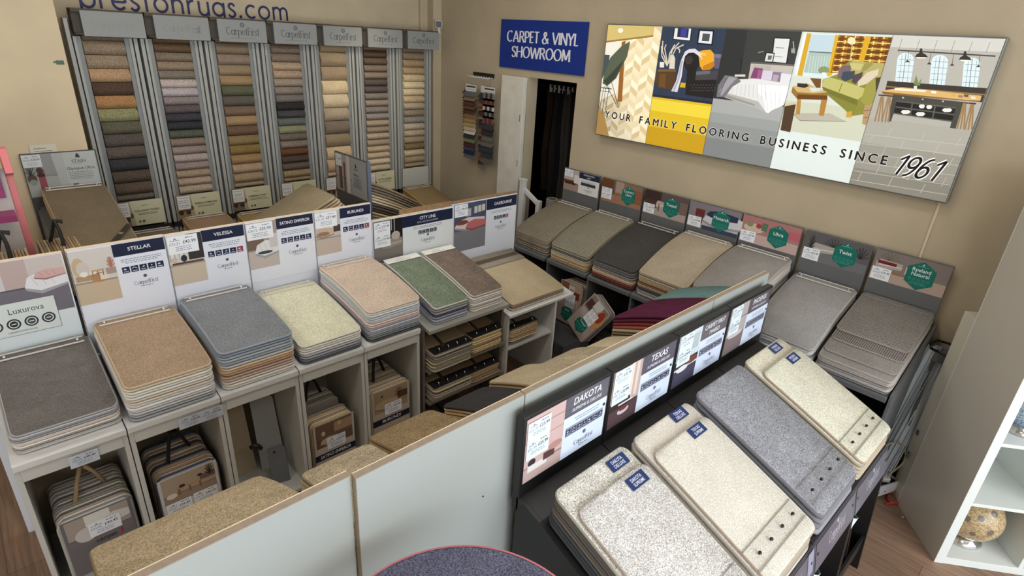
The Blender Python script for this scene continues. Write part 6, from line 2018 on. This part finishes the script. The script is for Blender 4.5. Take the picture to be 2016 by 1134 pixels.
for i, (ya, yb) in enumerate(RB):
    w = ya - yb
    # local x runs from ya down to yb, local y = outward
    t = thing('display_stand', 'grey display stand of the right wall, ' + RL[i], 'display stand', (XB, ya, 0), -PI / 2, 'grey display stands along the right wall')
    D = XB - XF
    MB().box(0, w, 0, .018, .60, 1.326).build('back_board', M_DGREY, t, bevel=.001)
    MB().prism([(-.0, .885), (-.0, .90), (-D, .752), (-D, .725)], -.003, w + .003, 'x').build('worktop', M_DGREY, t, bevel=.0015)
    MB().prism([(.0, 0), (.0, .883), (-D + .01, .728), (-D + .01, 0)], -.006, .008, 'x').build('side_panel', M_DGREY, t, bevel=.001)
    if i == 6:
        MB().prism([(.018, 0), (.018, 1.0), (-.02, 1.0), (-D + .01, .770), (-D + .01, 0)], w + .011, w + .025, 'x').build('side_panel', M_DGREY, t, bevel=.001)
    MB().box(0, w, -.06, -.05, .0, .86).build('back_panel', flat('dark_panel', (58, 56, 54), .7), t)
    if i > 1:
        MB().prism([(-.06, .32), (-.06, .334), (-D + .04, .30), (-D + .04, .286)], .006, w - .008, 'x').build('shelf', M_DGREY, t)
    a = Art(w - .006, .176, (150, 144, 140))
    room(a, 0, 0, w - .006, .176, *phr[i])
    if i == 0:
        a.rect(w * .43, .0, w * .56, .176, (226, 226, 226))
        a.rect(w * .43, .125, w * .56, .05, NAVY)
        a.text('FOUNDATION', w * .50, .152, w * .4, .012, (226, 228, 236), True, center=True)
        a.text('SERIES', w * .58, .133, w * .24, .010, (226, 228, 236), True, center=True)
        a.rect(w * .50, .070, w * .4, .024, (56, 60, 66))
        a.scribble(w * .50, .105, w * .4, 2, .009, (130, 134, 140))
        logo(a, w * .60, .028, w * .22, (80, 90, 100))
        price(a, .006, .115, w * .24, .058, '£17.49', '£22.99')
    else:
        hexc = (w * .64 if i not in (1,) else w * .68, .085)
        r_ = .072 if i != 6 else .078
        a.poly([(hexc[0] + r_ * math.cos(PI / 2 + k * PI / 3), hexc[1] + 1.06 * r_ * math.sin(PI / 2 + k * PI / 3)) for k in range(6)], GREEN)
        a.poly([(hexc[0] - .006, .145), (hexc[0] + .006, .145), (hexc[0] + .002, .156)], (200, 220, 216))
        a.scribble(hexc[0] - .03, .137, .06, 1, .01, (110, 170, 160))
        n1, n2 = NM[i]
        hh = .020
        if n2:
            a.text(n1, hexc[0] - .056, .108, .112, hh, (226, 236, 234), True, center=True)
            a.text(n2, hexc[0] - .056, .082, .112, hh, (226, 236, 234), True, center=True)
        else:
            a.text(n1, hexc[0] - .056, .092, .112, hh * 1.1, (226, 236, 234), True, center=True)
        for q in range(5):
            a.ell(hexc[0] - .044 + q * .022, .062, .008, .008, (70, 150, 140), 10)
            a.ell(hexc[0] - .044 + q * .022, .062, .006, .006, (34, 118, 106), 10)
        a.scribble(hexc[0] - .045, .044, .09, 2, .010, (80, 156, 146))
        price(a, .006, .004 if i not in (1,) else .02, w * .26, .072 if i != 1 else .088, ['', '£19.90', '£18.90', '£23.50', '£28.70', '£22.00', '£28.00'][i], ['', '£25.49', '£25.49', '£29.49', '£35.49', '£26.49', '£35.49'][i], 2 if i == 1 else 1)
    a.build('header_card', 'card', t, (.003, -.001, 1.147))

RS = [  # centre y, width, length, zr, zf, cols, kind, label
    (2.965, .378, .545, 1.052, .880, [(126, 116, 96), (130, 120, 104), (110, 104, 96), (150, 128, 104), (96, 92, 88), (120, 96, 78), (140, 132, 118), (90, 86, 84), (150, 142, 130)], 'fleck', 'olive-brown carpet sample stack furthest from the camera along the right wall', 15),
    (2.563, .376, .55, 1.070, .880, [(132, 126, 106), (120, 118, 110), (90, 88, 86), (140, 134, 122), (170, 150, 120), (150, 130, 104), (160, 138, 110), (130, 110, 88)], 'fleck', 'olive-grey carpet sample stack, second furthest along the right wall', 16),
    (2.155, .372, .55, 1.082, .896, [(72, 70, 68), (84, 84, 84), (96, 96, 98), (110, 112, 112), (150, 138, 120), (170, 150, 124), (120, 60, 54), (70, 34, 34)], 'fleck', 'near-black carpet sample stack, third furthest along the right wall', 16),
    (1.765, .372, .55, 1.115, .925, [(174, 158, 132), (150, 140, 124), (160, 138, 104), (120, 84, 60), (140, 120, 100), (60, 58, 60), (110, 112, 112), (160, 152, 142)], 'plain', 'sandy beige carpet sample stack in the middle of the right wall row', 17),
    (1.370, .372, .55, 1.128, .965, [(146, 140, 134), (160, 154, 146), (120, 118, 114), (176, 170, 160), (90, 88, 88), (150, 140, 128)], 'plain', 'pale taupe carpet sample stack, third nearest along the right wall', 16),
    (.970, .368, .55, 1.060, .835, [(150, 147, 144), (176, 176, 176), (120, 122, 126), (196, 196, 194), (150, 150, 152)], 'plain', 'smooth pale grey carpet sample stack, second nearest along the right wall', 9),
]
for (cy_, wd, Ln, zr, zf, cs, kd, lb, n) in RS:
    br = .905
    bf = .760
    cc = [cs[0], cs[0]] + palette(cs[1:], n - 2, .08)
    b_, zt = book(lb, (XB - .015, cy_, 0), -PI / 2, wd, Ln, zr, zf, br, bf, cc, kd, 'bar', bulge=.032, r=.035, bind=tone(cs[0], 1.2), edge_k=1.22, jit=.004)
# herringbone stack: shorter sheets step back from the front
t, zt = book('stepped stack of grey herringbone and ribbed carpet samples nearest the camera on the right wall', (XB - .015, .582, 0), -PI / 2, .366, .55, 1.035, .835, .905, .760,
             palette([(140, 134, 128), (150, 142, 134), (120, 116, 114), (160, 152, 144), (110, 106, 106)], 12), 'plain', None, bulge=.012, r=.03, edge_k=1.2)
for k, (ln, kd, c, r0, xx) in enumerate([(.512, 'fleck', (138, 132, 126), .001, 0), (.435, 'rib', (134, 124, 118), .012, .003), (.375, 'herring', (142, 136, 128), .023, -.002)]):
    me = leaf_mesh('carpet_sample', .36, -.004, -ln, lambda y, k=k: zt(y) + .001 + .011 * k, lambda y, k=k: zt(y) + .0105 + .011 * k, carpet(c, kd), flat('whipped_edge', (150, 142, 134), .95), .028, .006, xx)
    o = link(bpy.data.objects.new('carpet_sample', me), t)
    o['label'] = ['flecked grey carpet sample, third layer down', 'ribbed grey carpet sample, second layer', 'grey herringbone carpet sample on top'][k]
sl = .33
T = Matrix.Translation((0, -.035, zt(-.035) + .036)) @ Matrix.Rotation(sl, 4, 'X')
MB().box(-.165, .165, -.018, .018, 0, .003, 0, T).box(-.165, .165, -.0195, -.0175, 0, .005, 1, T).build('binding_strip', [clear_plastic(), flat('strip_edge_grey', (150, 148, 144), .3)], t)

# things on the floor under the right wall row
t = thing('storage_box', 'dark grey low storage unit on the floor between the two rows', 'storage unit', (2.93, 2.43, 0), math.radians(-90))
MB().box(-.22, .16, -.13, .16, .0, .30).build('body', flat('charcoal_box', (74, 74, 76), .5), t, bevel=.004)
MB().box(-.215, .155, -.14, -.13, .215, .295).build('front_label_panel', flat('charcoal_panel', (58, 58, 62), .4), t)
MB().box(-.215, .155, -.138, -.13, .01, .20).build('drawer_front', flat('brown_drawer', (92, 72, 56), .5), t)
ph_l = ((170, 150, 130), (190, 172, 156), [('r', .0, .5, .4, .5, (130, 90, 60)), ('r', .4, .5, .3, .4, (206, 200, 196)), ('e', .45, .6, .2, .2, (180, 150, 140)), ('r', .7, .4, .3, .3, (120, 50, 40))], .35)


def green_card(w, h, nm, ph):
    a = Art(w, h, (172, 154, 144))
    room(a, 0.01, h * .42, w - .02, h * .56, *ph)
    cx_, cy_, r_ = w * .5, h * .24, w * .30
    a.poly([(cx_ + r_ * math.cos(PI / 2 + k * PI / 3), cy_ + r_ * math.sin(PI / 2 + k * PI / 3)) for k in range(6)], GREEN)
    a.text(nm, cx_ - r_ * .6, cy_ + r_ * .32, r_ * 1.2, .016, (226, 236, 234), True, center=True)
    for q in range(4):
        a.ell(cx_ - .036 + q * .024, cy_ - .004, .009, .009, (70, 150, 140), 10)
    a.scribble(cx_ - .04, cy_ - .025, .08, 2, .01, (80, 156, 146))
    price(a, w * .36, h * .40, w * .42, h * .34, '£25.90', '£31.90', 2)
    return a


carrier('sample carrier with a green hexagon standing on the grey storage unit', (3.06, 2.50, .305), .215, .34, 9, .016, [(170, 156, 136), (120, 96, 78), (180, 170, 156)], green_card(.205, .325, 'Ultra', ph_l), handle=False, rz=-PI / 2, lean=math.radians(-6))
t = carrier('sample carrier with a green hexagon leaning over against the stand leg', (3.10, 2.29, .32), .215, .34, 5, .016, [(150, 140, 130), (110, 104, 100)], green_card(.205, .325, 'Tweed', ((130, 120, 112), (176, 164, 156), [('r', .0, .4, .4, .4, (80, 50, 44)), ('r', .3, .6, .4, .4, (206, 204, 202)), ('e', .6, .0, .5, .9, (196, 140, 90)), ('e', .7, .3, .3, .6, (150, 60, 40))], .35)), handle=False, rz=-PI / 2 , lean=math.radians(-10))
t.rotation_euler = (math.radians(-12), math.radians(0), -PI / 2)
t.matrix_world = Matrix.Translation((2.965, 2.335, .335)) @ Matrix.Rotation(-PI / 2, 4, 'Z') @ Matrix.Rotation(math.radians(-14), 4, 'X') @ Matrix.Rotation(math.radians(32), 4, 'Y')
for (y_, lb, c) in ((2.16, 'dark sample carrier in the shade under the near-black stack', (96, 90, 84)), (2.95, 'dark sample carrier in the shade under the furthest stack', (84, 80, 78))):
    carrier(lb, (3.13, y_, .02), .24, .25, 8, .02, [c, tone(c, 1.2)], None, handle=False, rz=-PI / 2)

# ================================================================== BEHIND THE FRONT ROW
# grey-brown stack with its board, in front of the pier
t = thing('display_stand', 'grey display stand with a silver board in front of the pier at the left', 'display stand', (.445, 4.675, 0), 0)
MB().box(-.20, .197, 0, .016, .80, 1.458).build('back_board', M_DGREY2, t, bevel=.001)
MB().prism([(0, 1.10), (0, 1.118), (-.86, .922), (-.86, .90)], -.17, .20, 'x').build('worktop', M_DGREY, t)
for x in (-.185, .175):
    MB().prism([(.0, 0), (.0, 1.10), (-.82, .905), (-.78, 0)], x, x + .015, 'x').build('side_panel', M_DGREY, t)
a = Art(.385, .27, (172, 176, 174))
room(a, 0, 0, .20, .27, (140, 142, 142), (158, 160, 156), [('e', .02, .30, .24, .25, (84, 66, 60)), ('e', .05, .28, .2, .14, (130, 140, 130)), ('pl', .0, .5, .25, .3, (50, 50, 50)), ('r', .30, .12, .18, .5, (140, 70, 80)), ('e', .28, .55, .18, .14, (70, 48, 46)), ('e', .28, .46, .2, .1, (60, 30, 34))], .5)
a.rect(.20, 0, .177, .27, (176, 180, 178))
a.poly([(.17, 0), (.21, 0), (.21, .27), (.15, .27)], (168, 172, 170))
a.poly([(.275, .232), (.300, .232), (.295, .252), (.285, .262), (.277, .25)], (60, 60, 60))
a.text('STAIN', .245, .200, .085, .020, (96, 98, 96), True, center=True)
a.scribble(.26, .192, .05, 1, .01, (130, 132, 130))
a.text('Olympus Ultra', .215, .155, .15, .018, (64, 64, 64), True, center=True)
a.scribble(.215, .138, .14, 5, .011, (120, 122, 120))
a.rect(.23, .055, .03, .010, (70, 72, 72))
price(a, .0, .19, .095, .078, '£23.00', '£28.99', 1, (206, 210, 212))
a.build('header_card', 'card', t, (-.196, -.001, 1.184))
b_, zt = book('big olive-brown carpet sample stack on the stand in front of the pier', (.470, 4.655, 0), 0, .345, .83, 1.245, 1.055, 1.12, .93,
              [(122, 106, 80)] + palette([(120, 104, 80), (150, 130, 100), (96, 84, 68)], 9), 'plain', 'bar', bulge=.012, r=.045, bind=(176, 158, 128))
a = Art(.035, .22, (66, 56, 46))
a.poly([(.006, .02), (.029, .02), (.029, .20), (.006, .20)], (52, 44, 38))
a.text('FIBRE', .004, .1, .027, .02, (190, 176, 150), True)
a.build('woven_ribbon', 'card', b_, (.02, -.80, zt(-.80) + .008), (-(PI / 2 - .23), 0, math.radians(-38)))

# centre island: board edge-on to the camera, a stack sloping down on either side
XI = 1.92
t = thing('display_stand', 'island display stand with an upright picture board facing left', 'display stand', (XI, 3.82, 0), -PI / 2)
MB().box(-.01, .445, 0, .016, .5, 1.492).build('back_board', M_DGREY2, t, bevel=.001)
MB().box(.438, .450, -.004, .020, .5, 1.495).build('board_edge', flat('blue_grey_edge', (96, 108, 124), .4), t)
MB().prism([(0, 1.058), (0, 1.04), (-.86, .775), (-.86, .793)], -.02, .44, 'x').build('worktop', M_DGREY, t)
MB().prism([(.016, 1.045), (.016, 1.03), (.52, .835), (.52, .85)], -.08, .46, 'x').build('worktop', M_DGREY, t)
for x in (-.005, .425):
    MB().prism([(-.82, 0), (-.82, .785), (0, 1.035), (0, 0)], x, x + .012, 'x').build('side_panel', M_DGREY, t)
    MB().prism([(.016, 0), (.016, 1.025), (.48, .845), (.48, 0)], x, x + .012, 'x').build('side_panel', M_DGREY, t)
a = Art(.425, .262, (140, 142, 142))
room(a, 0, 0, .22, .262, (150, 140, 136), (140, 132, 128), [('r', .2, .05, .2, .75, (84, 66, 62)), ('r', .5, .0, .12, .8, (96, 72, 66)), ('r', .7, 0, .2, 1, (176, 172, 168)), ('e', .2, .6, .16, .2, (60, 46, 44))], .4)
a.poly([(.275, .20), (.295, .20), (.29, .222), (.28, .232)], (50, 50, 50))
a.text('STAIN', .245, .180, .08, .014, (70, 70, 72), False, center=True)
a.text('Olympus', .24, .145, .09, .014, (50, 50, 52), True, center=True)
a.scribble(.24, .125, .12, 6, .012, (90, 92, 92))
price(a, .004, .175, .085, .08, '£19.00', '£26.49', 1, (206, 208, 208))
a.build('header_card', 'card', t, (.004, -.001, 1.225))
book('olive-beige carpet sample stack sloping down left of the island board', (XI - .02, 3.605, 0), -PI / 2, .42, .85, 1.388, .97, 1.062, .80,
     [(146, 130, 98)] + palette([(150, 134, 108), (110, 96, 78), (176, 160, 132)], 12, .12), 'plain', None, bulge=.01, r=.03, bind=(180, 164, 134), rake=.20)
book('striped stack of carpet samples sloping down right of the island board', (XI + .026, 3.655, 0), PI / 2, .51, .50, 1.355, 1.085, 1.05, .86,
     [(150, 134, 108)] + palette([(96, 84, 70), (176, 160, 134), (74, 64, 56), (156, 138, 110), (60, 54, 48)], 14, .1), 'plain', None, bulge=.02, r=.03, bind=(140, 124, 100), jit=.01)

# stacks at the feet of the sample towers
for (x, y, wd, zr, zf, c, lb, k) in ((.86, 4.78, .34, .835, .73, (128, 112, 92), 'grey-brown carpet sample stack at the foot of the leftmost tower', 0),
                                     (1.26, 4.78, .33, .885, .79, (160, 126, 92), 'pinkish tan carpet sample stack at the foot of the second tower', 1),
                                     (1.66, 4.78, .33, .860, .755, (156, 126, 78), 'golden tan carpet sample stack at the foot of the third tower', 2),
                                     (2.10, 4.78, .33, .860, .755, (150, 130, 100), 'beige carpet sample stack at the foot of the middle tower', 3),
                                     (3.255, 4.78, .34, .870, .745, (154, 126, 78), 'golden tan carpet sample stack at the foot of the rightmost tower', 4)):
    book(lb, (x, y, 0), 0, wd, .50, zr, zf, zr - .11, zf - .11, [c] + palette([tone(c, .8), tone(c, 1.15), tone(c, .95)], 6), 'plain', 'bar', bulge=.012, r=.03, bind=tone(c, 1.3))
    t = thing('display_stand', 'low dark stand carrying the ' + lb.split(' at ')[0].replace('carpet sample stack', 'samples') + ' below the %s tower' % WHICH[[0, 1, 2, 3, 6][k]], 'display stand', (x, y, 0))
    MB().prism([(0, zr - .115), (0, zr - .13), (-.51, zf - .13), (-.51, zf - .115)], -wd / 2 - .01, wd / 2 + .01, 'x').build('worktop', M_DARK, t)
    for sx in (-1, 1):
        MB().prism([(0, 0), (0, zr - .13), (-.48, zf - .13), (-.48, 0)], sx * (wd / 2) - .007, sx * (wd / 2) + .007, 'x').build('side_panel', M_DARK, t)

# pink stand with magenta sheets and two carriers at the left edge
t = thing('accessory_stand', 'pink-sided stand with magenta panels at the far left edge', 'display stand', (.02, 3.60, 0))
pk = flat('salmon_pink_panel', (206, 116, 118), .5)
MB().prism([(0, 0), (0, 1.66), (-.03, 1.70), (-.10, 1.70), (-.16, 1.60), (-.10, 1.58), (-.06, 1.60), (-.03, 1.56), (-.028, 0)], .095, .125, 'x').build('side_frame', pk, t, bevel=.003)
MB().box(-.35, .095, -.05, -.04, .3, 1.60).build('pale_panel', flat('pale_panel', (176, 168, 164), .5), t)
MB().box(-.3, .075, -.07, -.055, 1.47, 1.64).build('magenta_panel', flat('magenta_print', (140, 30, 96), .4, noise=.3, nscale=30), t)
MB().box(-.3, .090, -.16, -.03, 1.375, 1.405).build('magenta_shelf', flat('magenta_shelf', (130, 24, 84), .4), t)
olive = [(132, 114, 88), (112, 98, 78), (140, 118, 90), (96, 86, 72), (120, 96, 70)]
for (x, y, z, lb) in ((.02, 3.34, .98, 'sample carrier with black straps at the far left, in front of the pink frame'), (.235, 3.56, .94, 'sample carrier with black straps just right of the pink frame')):
    t = thing('side_stand', 'dark low stand under the ' + lb.split(' with')[0] + (' in front of' if z > .96 else ' right of') + ' the pink frame', 'stand', (x, y, 0))
    MB().box(-.09, .09, -.12, .12, z - .012, z).build('top', M_DARK, t)
    MB().box(-.09, -.078, -.12, .12, 0, z - .012).box(.078, .09, -.12, .12, 0, z - .012).build('side_panel', M_DARK, t)
    tt = carrier(lb, (x, y, z), .24, .27, 13, .0125, olive, None, 'black', rz=-PI / 2)
    tt.location = (x - .075, y, z)
    tt.rotation_euler = (0, 0, -PI / 2)

# ================================================================== RIGHT FOREGROUND: BOOKCASE AND ODDS AND ENDS
A0 = Vector((3.080, -.030, 0))
th = math.atan2(-.786, .619)            # local x: along the front, away from the wall corner
t = thing('bookcase', 'white cube bookcase turned at an angle in the right foreground', 'bookcase', A0, th)
# local x along the front, local y = depth (towards the wall)
DB, HB, cell, ot, it_ = .403, 1.90, .335, .042, .018
MW2 = flat('white_bookcase', (226, 232, 230), .35)
MB().box(0, ot, 0.0008, DB, 0, HB).build('side_panel', flat('shaded_white_side', (196, 190, 178), .4), t, bevel=.0015)  # white like the rest; the shade on this side is mixed into its colour
MB().box(0, ot, -.0008, .0006, 0, HB).build('front_edge', MW2, t)
MB().box(cell * 2 + ot * 1.5, cell * 2 + ot * 2.5, 0, DB, 0, HB).build('side_panel', MW2, t, bevel=.0015)
MB().box(ot, cell * 2 + ot * 1.5, 0.0, DB, 0, ot).build('bottom_board', MW2, t, bevel=.0015)
MB().box(ot, cell * 2 + ot * 1.5, 0.0, DB, HB - ot, HB).build('top_board', MW2, t, bevel=.0015)
MB().box(ot + cell, ot + cell + it_, .002, DB, ot, HB - ot).build('divider', MW2, t, bevel=.001)
for k in range(1, 5):
    z = ot + k * (cell + it_) - it_
    MB().box(ot, ot + cell, .002, DB, z, z + it_).box(ot + cell + it_, cell * 2 + ot * 1.5, .002, DB, z, z + it_).build('shelf', MW2, t, bevel=.001)
MB().box(.0, cell * 2 + ot * 2, DB, DB + .004, 0, HB).build('back_panel', MW2, t)
# lower unit standing behind it
Mt = Matrix.Translation(A0) @ Matrix.Rotation(th, 4, 'Z')
p = Mt @ Vector((0.012, DB + .012, 0))
t = thing('low_shelf_unit', 'lower white unit standing directly behind the tall bookcase', 'shelf unit', p, th)
MB().box(0, .018, 0, .10, 0, 1.17).box(.018, .40, .0, .10, 1.152, 1.17).box(.018, .40, .09, .10, 0, 1.152).build('carcass', flat('cream_edge_unit', (206, 202, 184), .4), t, bevel=.001)

# mosaic globe lamp in the lowest left cube


def globe_mat(c1, c2, c3):
    m = bpy.data.materials.new('mosaic_glass')
    m.use_nodes = True
    nt = m.node_tree
    b = nt.nodes['Principled BSDF']
    b.inputs['Roughness'].default_value = .22
    tc = nt.nodes.new('ShaderNodeTexCoord')
    v = nt.nodes.new('ShaderNodeTexVoronoi')
    v.inputs['Scale'].default_value = 210
    nt.links.new(tc.outputs['Object'], v.inputs['Vector'])
    r = nt.nodes.new('ShaderNodeValToRGB')
    r.color_ramp.elements[0].color = rgb(c1)
    r.color_ramp.elements[1].color = rgb(c2)
    sp = nt.nodes.new('ShaderNodeSeparateColor')
    nt.links.new(v.outputs['Color'], sp.inputs[0])
    nt.links.new(sp.outputs[0], r.inputs['Fac'])
    v2 = nt.nodes.new('ShaderNodeTexVoronoi')
    v2.inputs['Scale'].default_value = 15
    nt.links.new(tc.outputs['Object'], v2.inputs['Vector'])
    lt = nt.nodes.new('ShaderNodeMath')
    lt.operation = 'LESS_THAN'
    lt.inputs[1].default_value = .27
    nt.links.new(v2.outputs['Distance'], lt.inputs[0])
    gt = nt.nodes.new('ShaderNodeMath')
    gt.operation = 'GREATER_THAN'
    gt.inputs[1].default_value = .10
    nt.links.new(v2.outputs['Distance'], gt.inputs[0])
    mu = nt.nodes.new('ShaderNodeMath')
    mu.operation = 'MULTIPLY'
    nt.links.new(lt.outputs[0], mu.inputs[0])
    nt.links.new(gt.outputs[0], mu.inputs[1])
    mx = nt.nodes.new('ShaderNodeMix')
    mx.data_type = 'RGBA'
    nt.links.new(mu.outputs[0], mx.inputs[0])
    nt.links.new(r.outputs[0], mx.inputs[6])
    mx.inputs[7].default_value = rgb(c3)
    nt.links.new(mx.outputs[2], b.inputs['Base Color'])
    return m


p = Mt @ Vector((ot + .155, .16, ot + .0012))
t = thing('globe_lamp', 'gold mosaic globe lamp on a chrome foot in the lowest cube of the bookcase', 'lamp', p, th)
MB().lathe([(0, .0), (.085, .0), (.088, .006), (.080, .022), (.064, .034), (.058, .040), (0, .04)], 36).build('chrome_foot', M_CHROME, t, smooth=True)
MB().lathe([(.02, .034)] + [(.132 * math.cos(a_), .034 + .126 + .132 * math.sin(a_)) for a_ in [(-75 + 165 * k / 22) * PI / 180 for k in range(23)]], 44).build('mosaic_globe', globe_mat((146, 124, 88), (212, 190, 148), (118, 110, 100)), t, smooth=True)
p = Mt @ Vector((ot + .16, .15, ot + 2 * (cell + it_) + .0012))
t = thing('globe_lamp', 'blue and white glass lamp on a chrome foot, cut off at the right', 'lamp', p, th)
MB().lathe([(0, .0), (.085, .0), (.088, .006), (.080, .022), (.064, .034), (.058, .040), (0, .04)], 36).build('chrome_foot', M_CHROME, t, smooth=True)
MB().lathe([(.02, .034)] + [(.10 * math.cos(a_), .034 + .11 + .12 * math.sin(a_)) for a_ in [(-75 + 165 * k / 22) * PI / 180 for k in range(23)]], 44).build('glass_globe', globe_mat((60, 120, 170), (206, 220, 226), (40, 70, 130)), t, smooth=True)

# aluminium floor trims leaning in a holder between the stand and the bookcase
TR = flat('anodised_trim', (176, 186, 194), .35, metal=.15)
TR2 = flat('anodised_trim_dull', (140, 148, 154), .4, metal=.15)
for k, (dx, dy, r_, c) in enumerate([(0, .0, .027, TR), (.030, -.036, .019, TR2), (.055, -.072, .026, TR), (.045, -.03, .016, TR2), (.080, -.105, .014, TR)]):
    a_, b_ = Vector((3.345 + dx, .425 + dy, .0)), Vector((3.585 + dx * .6, .365 + dy, .90 - .045 * (k % 3)))
    d_ = (b_ - a_)
    Tm = Matrix.Translation(a_) @ d_.to_track_quat('Z', 'Y').to_matrix().to_4x4()
    mb = MB()
    L_ = d_.length
    Tm = Tm @ Matrix.Rotation(math.atan2((Tm.inverted() @ Vector((0, 0, 2.3))).y, (Tm.inverted() @ Vector((0, 0, 2.3))).x) + PI / 2, 4, 'Z')
    mb.box(-r_, r_, .002, .006, 0, L_, 0, Tm).box(-r_, -r_ + .004, -.010, .002, 0, L_, 0, Tm).box(r_ - .004, r_, -.010, .002, 0, L_, 0, Tm).box(-.003, .003, -.008, .002, 0, L_, 0, Tm)
    o = mb.build('metal_floor_trim', c)
    tag(o, 'silver metal floor trim leaning beside the right-hand stand, %s of five' % ['furthest left', 'in the middle', 'hindmost', 'nearest the bookcase', 'foremost and shortest'][k], 'floor trim', 'silver floor trims leaning by the wall')
t = thing('trim_holder', 'black looped holder around the tops of the silver trims', 'holder', (3.61, .285, .88))
MB().tube([(-.07, .07, .02), (-.02, .085, .03), (.05, .07, .03), (.06, .0, .03), (.05, -.07, .03), (-.02, -.085, .02), (-.07, -.07, .01), (-.08, 0, .015), (-.07, .07, .02)], .007, 8).build('loop', M_BLACKP, t, smooth=True)
MB().box(-.04, .05, -.06, .06, -.06, .0).build('bracket', M_DGREY, t, bevel=.004)
# dark board leaning behind the trims
o = MB().box(-.05, .05, -.008, .008, 0, .86).build('dark_board', M_DGREY2, None, loc=(3.50, .315, 0), rot=(0, math.radians(9), math.radians(10)))
tag(o, 'dark board leaning behind the silver trims beside the bookcase', 'board')
for k, z in enumerate((.28, .42)):
    o = MB().box(-.012, .012, -.006, .006, 0, .03).build('black_clip', M_BLACKP, None, loc=(3.44 + .03 * k, .262, z), rot=(0, .2, .3))
    tag(o, 'small black clip on the silver trims, %s of the two' % ['lower', 'upper'][k], 'clip')

# power strip in a white tray, tangled cables
t = thing('cable_tray', 'white cable tray on the floor between the black stand and the bookcase', 'cable tray', (3.225, .345, .03), math.radians(-22))
MB().box(0, .29, -.0, .012, 0, .068).box(0, .29, .10, .112, 0, .03).box(0, .012, 0, .112, 0, .05).box(.278, .29, 0, .112, 0, .05).box(0, .29, 0, .112, 0, .006).build('tray', flat('white_plastic', (216, 218, 222), .3), t, bevel=.003)
for k in range(3):
    MB().lathe([(0, .001), (.005, .001), (.005, 0)], 12, 0, Matrix.Translation((.05 + k * .05, -.0005, .028)) @ Matrix.Rotation(PI / 2, 4, 'X')).build('knob', flat('blue_grey_dot', (60, 66, 84), .4), t)
o = MB().box(.02, .26, .022, .092, .010, .046).build('power_strip', M_BLACKP, None, loc=(3.235, .345, .03), rot=(0, 0, math.radians(-24)), bevel=.004)
tag(o, 'black power strip lying in the white cable tray', 'power strip')
for k in range(3):
    o = MB().box(-.02, .02, -.02, .02, 0, .035).build('plug', [M_WHITE, M_BLACKP, M_WHITE][k], None, loc=(3.30 + k * .065, .375 - k * .03, .078), rot=(0, 0, .3 * k), bevel=.005)
    tag(o, ['white plug at the left end of the power strip', 'black plug in the middle of the power strip', 'white plug at the right end of the power strip'][k], 'plug')


def cable(label, pts, r, c, smoothn=6):
    P = [Vector(p) for p in pts]
    out = []
    for i in range(len(P) - 1):
        p0, p1, p2, p3 = P[max(i - 1, 0)], P[i], P[i + 1], P[min(i + 2, len(P) - 1)]
        for j in range(smoothn):
            q = j / smoothn
            out.append(0.5 * ((2 * p1) + (-p0 + p2) * q + (2 * p0 - 5 * p1 + 4 * p2 - p3) * q * q + (-p0 + 3 * p1 - 3 * p2 + p3) * q ** 3))
    out.append(P[-1])
    o = MB().tube(out, r, 7).build('cable', flat('cable_sheath', c, .5), None, smooth=True)
    return tag(o, label, 'cable')


cable('red cable coiled under the white cable tray', [(3.33, .262, .008), (3.42, .20, .012), (3.50, .21, .010), (3.49, .26, .016), (3.40, .27, .012), (3.36, .24, .014), (3.44, .19, .018), (3.53, .20, .01)], .006, (190, 46, 36))
cable('black cable looping from the rightmost black stand to the power strip', [(2.76, .33, .55), (2.90, .36, .42), (3.10, .355, .34), (3.25, .35, .26), (3.33, .39, .14), (3.34, .38, .10)], .004, (20, 20, 22))
cable('second black cable hanging lower beside the stand', [(2.77, .31, .30), (2.95, .36, .26), (3.12, .355, .22), (3.30, .35, .20), (3.48, .36, .20), (3.60, .28, .24)], .004, (22, 22, 24))
cable('beige cable hooped above the power strip', [(3.40, .34, .10), (3.36, .38, .22), (3.42, .36, .32), (3.50, .30, .30), (3.48, .27, .22), (3.44, .31, .12)], .005, (176, 160, 122))
cable('brown cable crossing the power strip', [(3.28, .40, .10), (3.36, .37, .13), (3.44, .33, .12), (3.53, .29, .14)], .004, (110, 84, 50))
cable('white cable ending beside the foot of the bookcase', [(3.46, .235, .03), (3.38, .16, .006), (3.33, .11, .005), (3.36, .07, .005), (3.40, .09, .005)], .003, (206, 204, 200))
# fallen chips near the bookcase foot
for k, (x, y) in enumerate([(3.30, .165), (3.235, .06)]):
    o = MB().box(-.008, .008, -.004, .004, 0, .004).build('plaster_chip', flat('chip', (206, 198, 186), .8), None, loc=(x, y, 0), rot=(0, 0, k))
    tag(o, 'pale chip on the plank floor beside the bookcase, %s one' % ['farther', 'nearer'][k], 'chip')

# ceiling light fittings
for k, (lx, ly, pw) in enumerate(PANELS):
    o = MB().box(-.30, .30, -.30, .30, 0, .02).build('ceiling_light', flat('light_diffuser', (240, 240, 236), .6), None, loc=(lx, ly, CEIL - .021))
    tag(o, 'square white ceiling light panel', 'ceiling light', 'ceiling light panels')

t = thing('ceiling_spotlight', 'small white ceiling spotlight aimed at the right-hand towers', 'spotlight', (2.75, 3.72, 3.10))
MB().lathe([(.0, .15), (.012, .15), (.012, .02), (.035, .0), (.035, -.01), (.03, -.01), (.028, .0), (0, .01)], 20).build('lamp_head', M_WHITE, t, smooth=False)
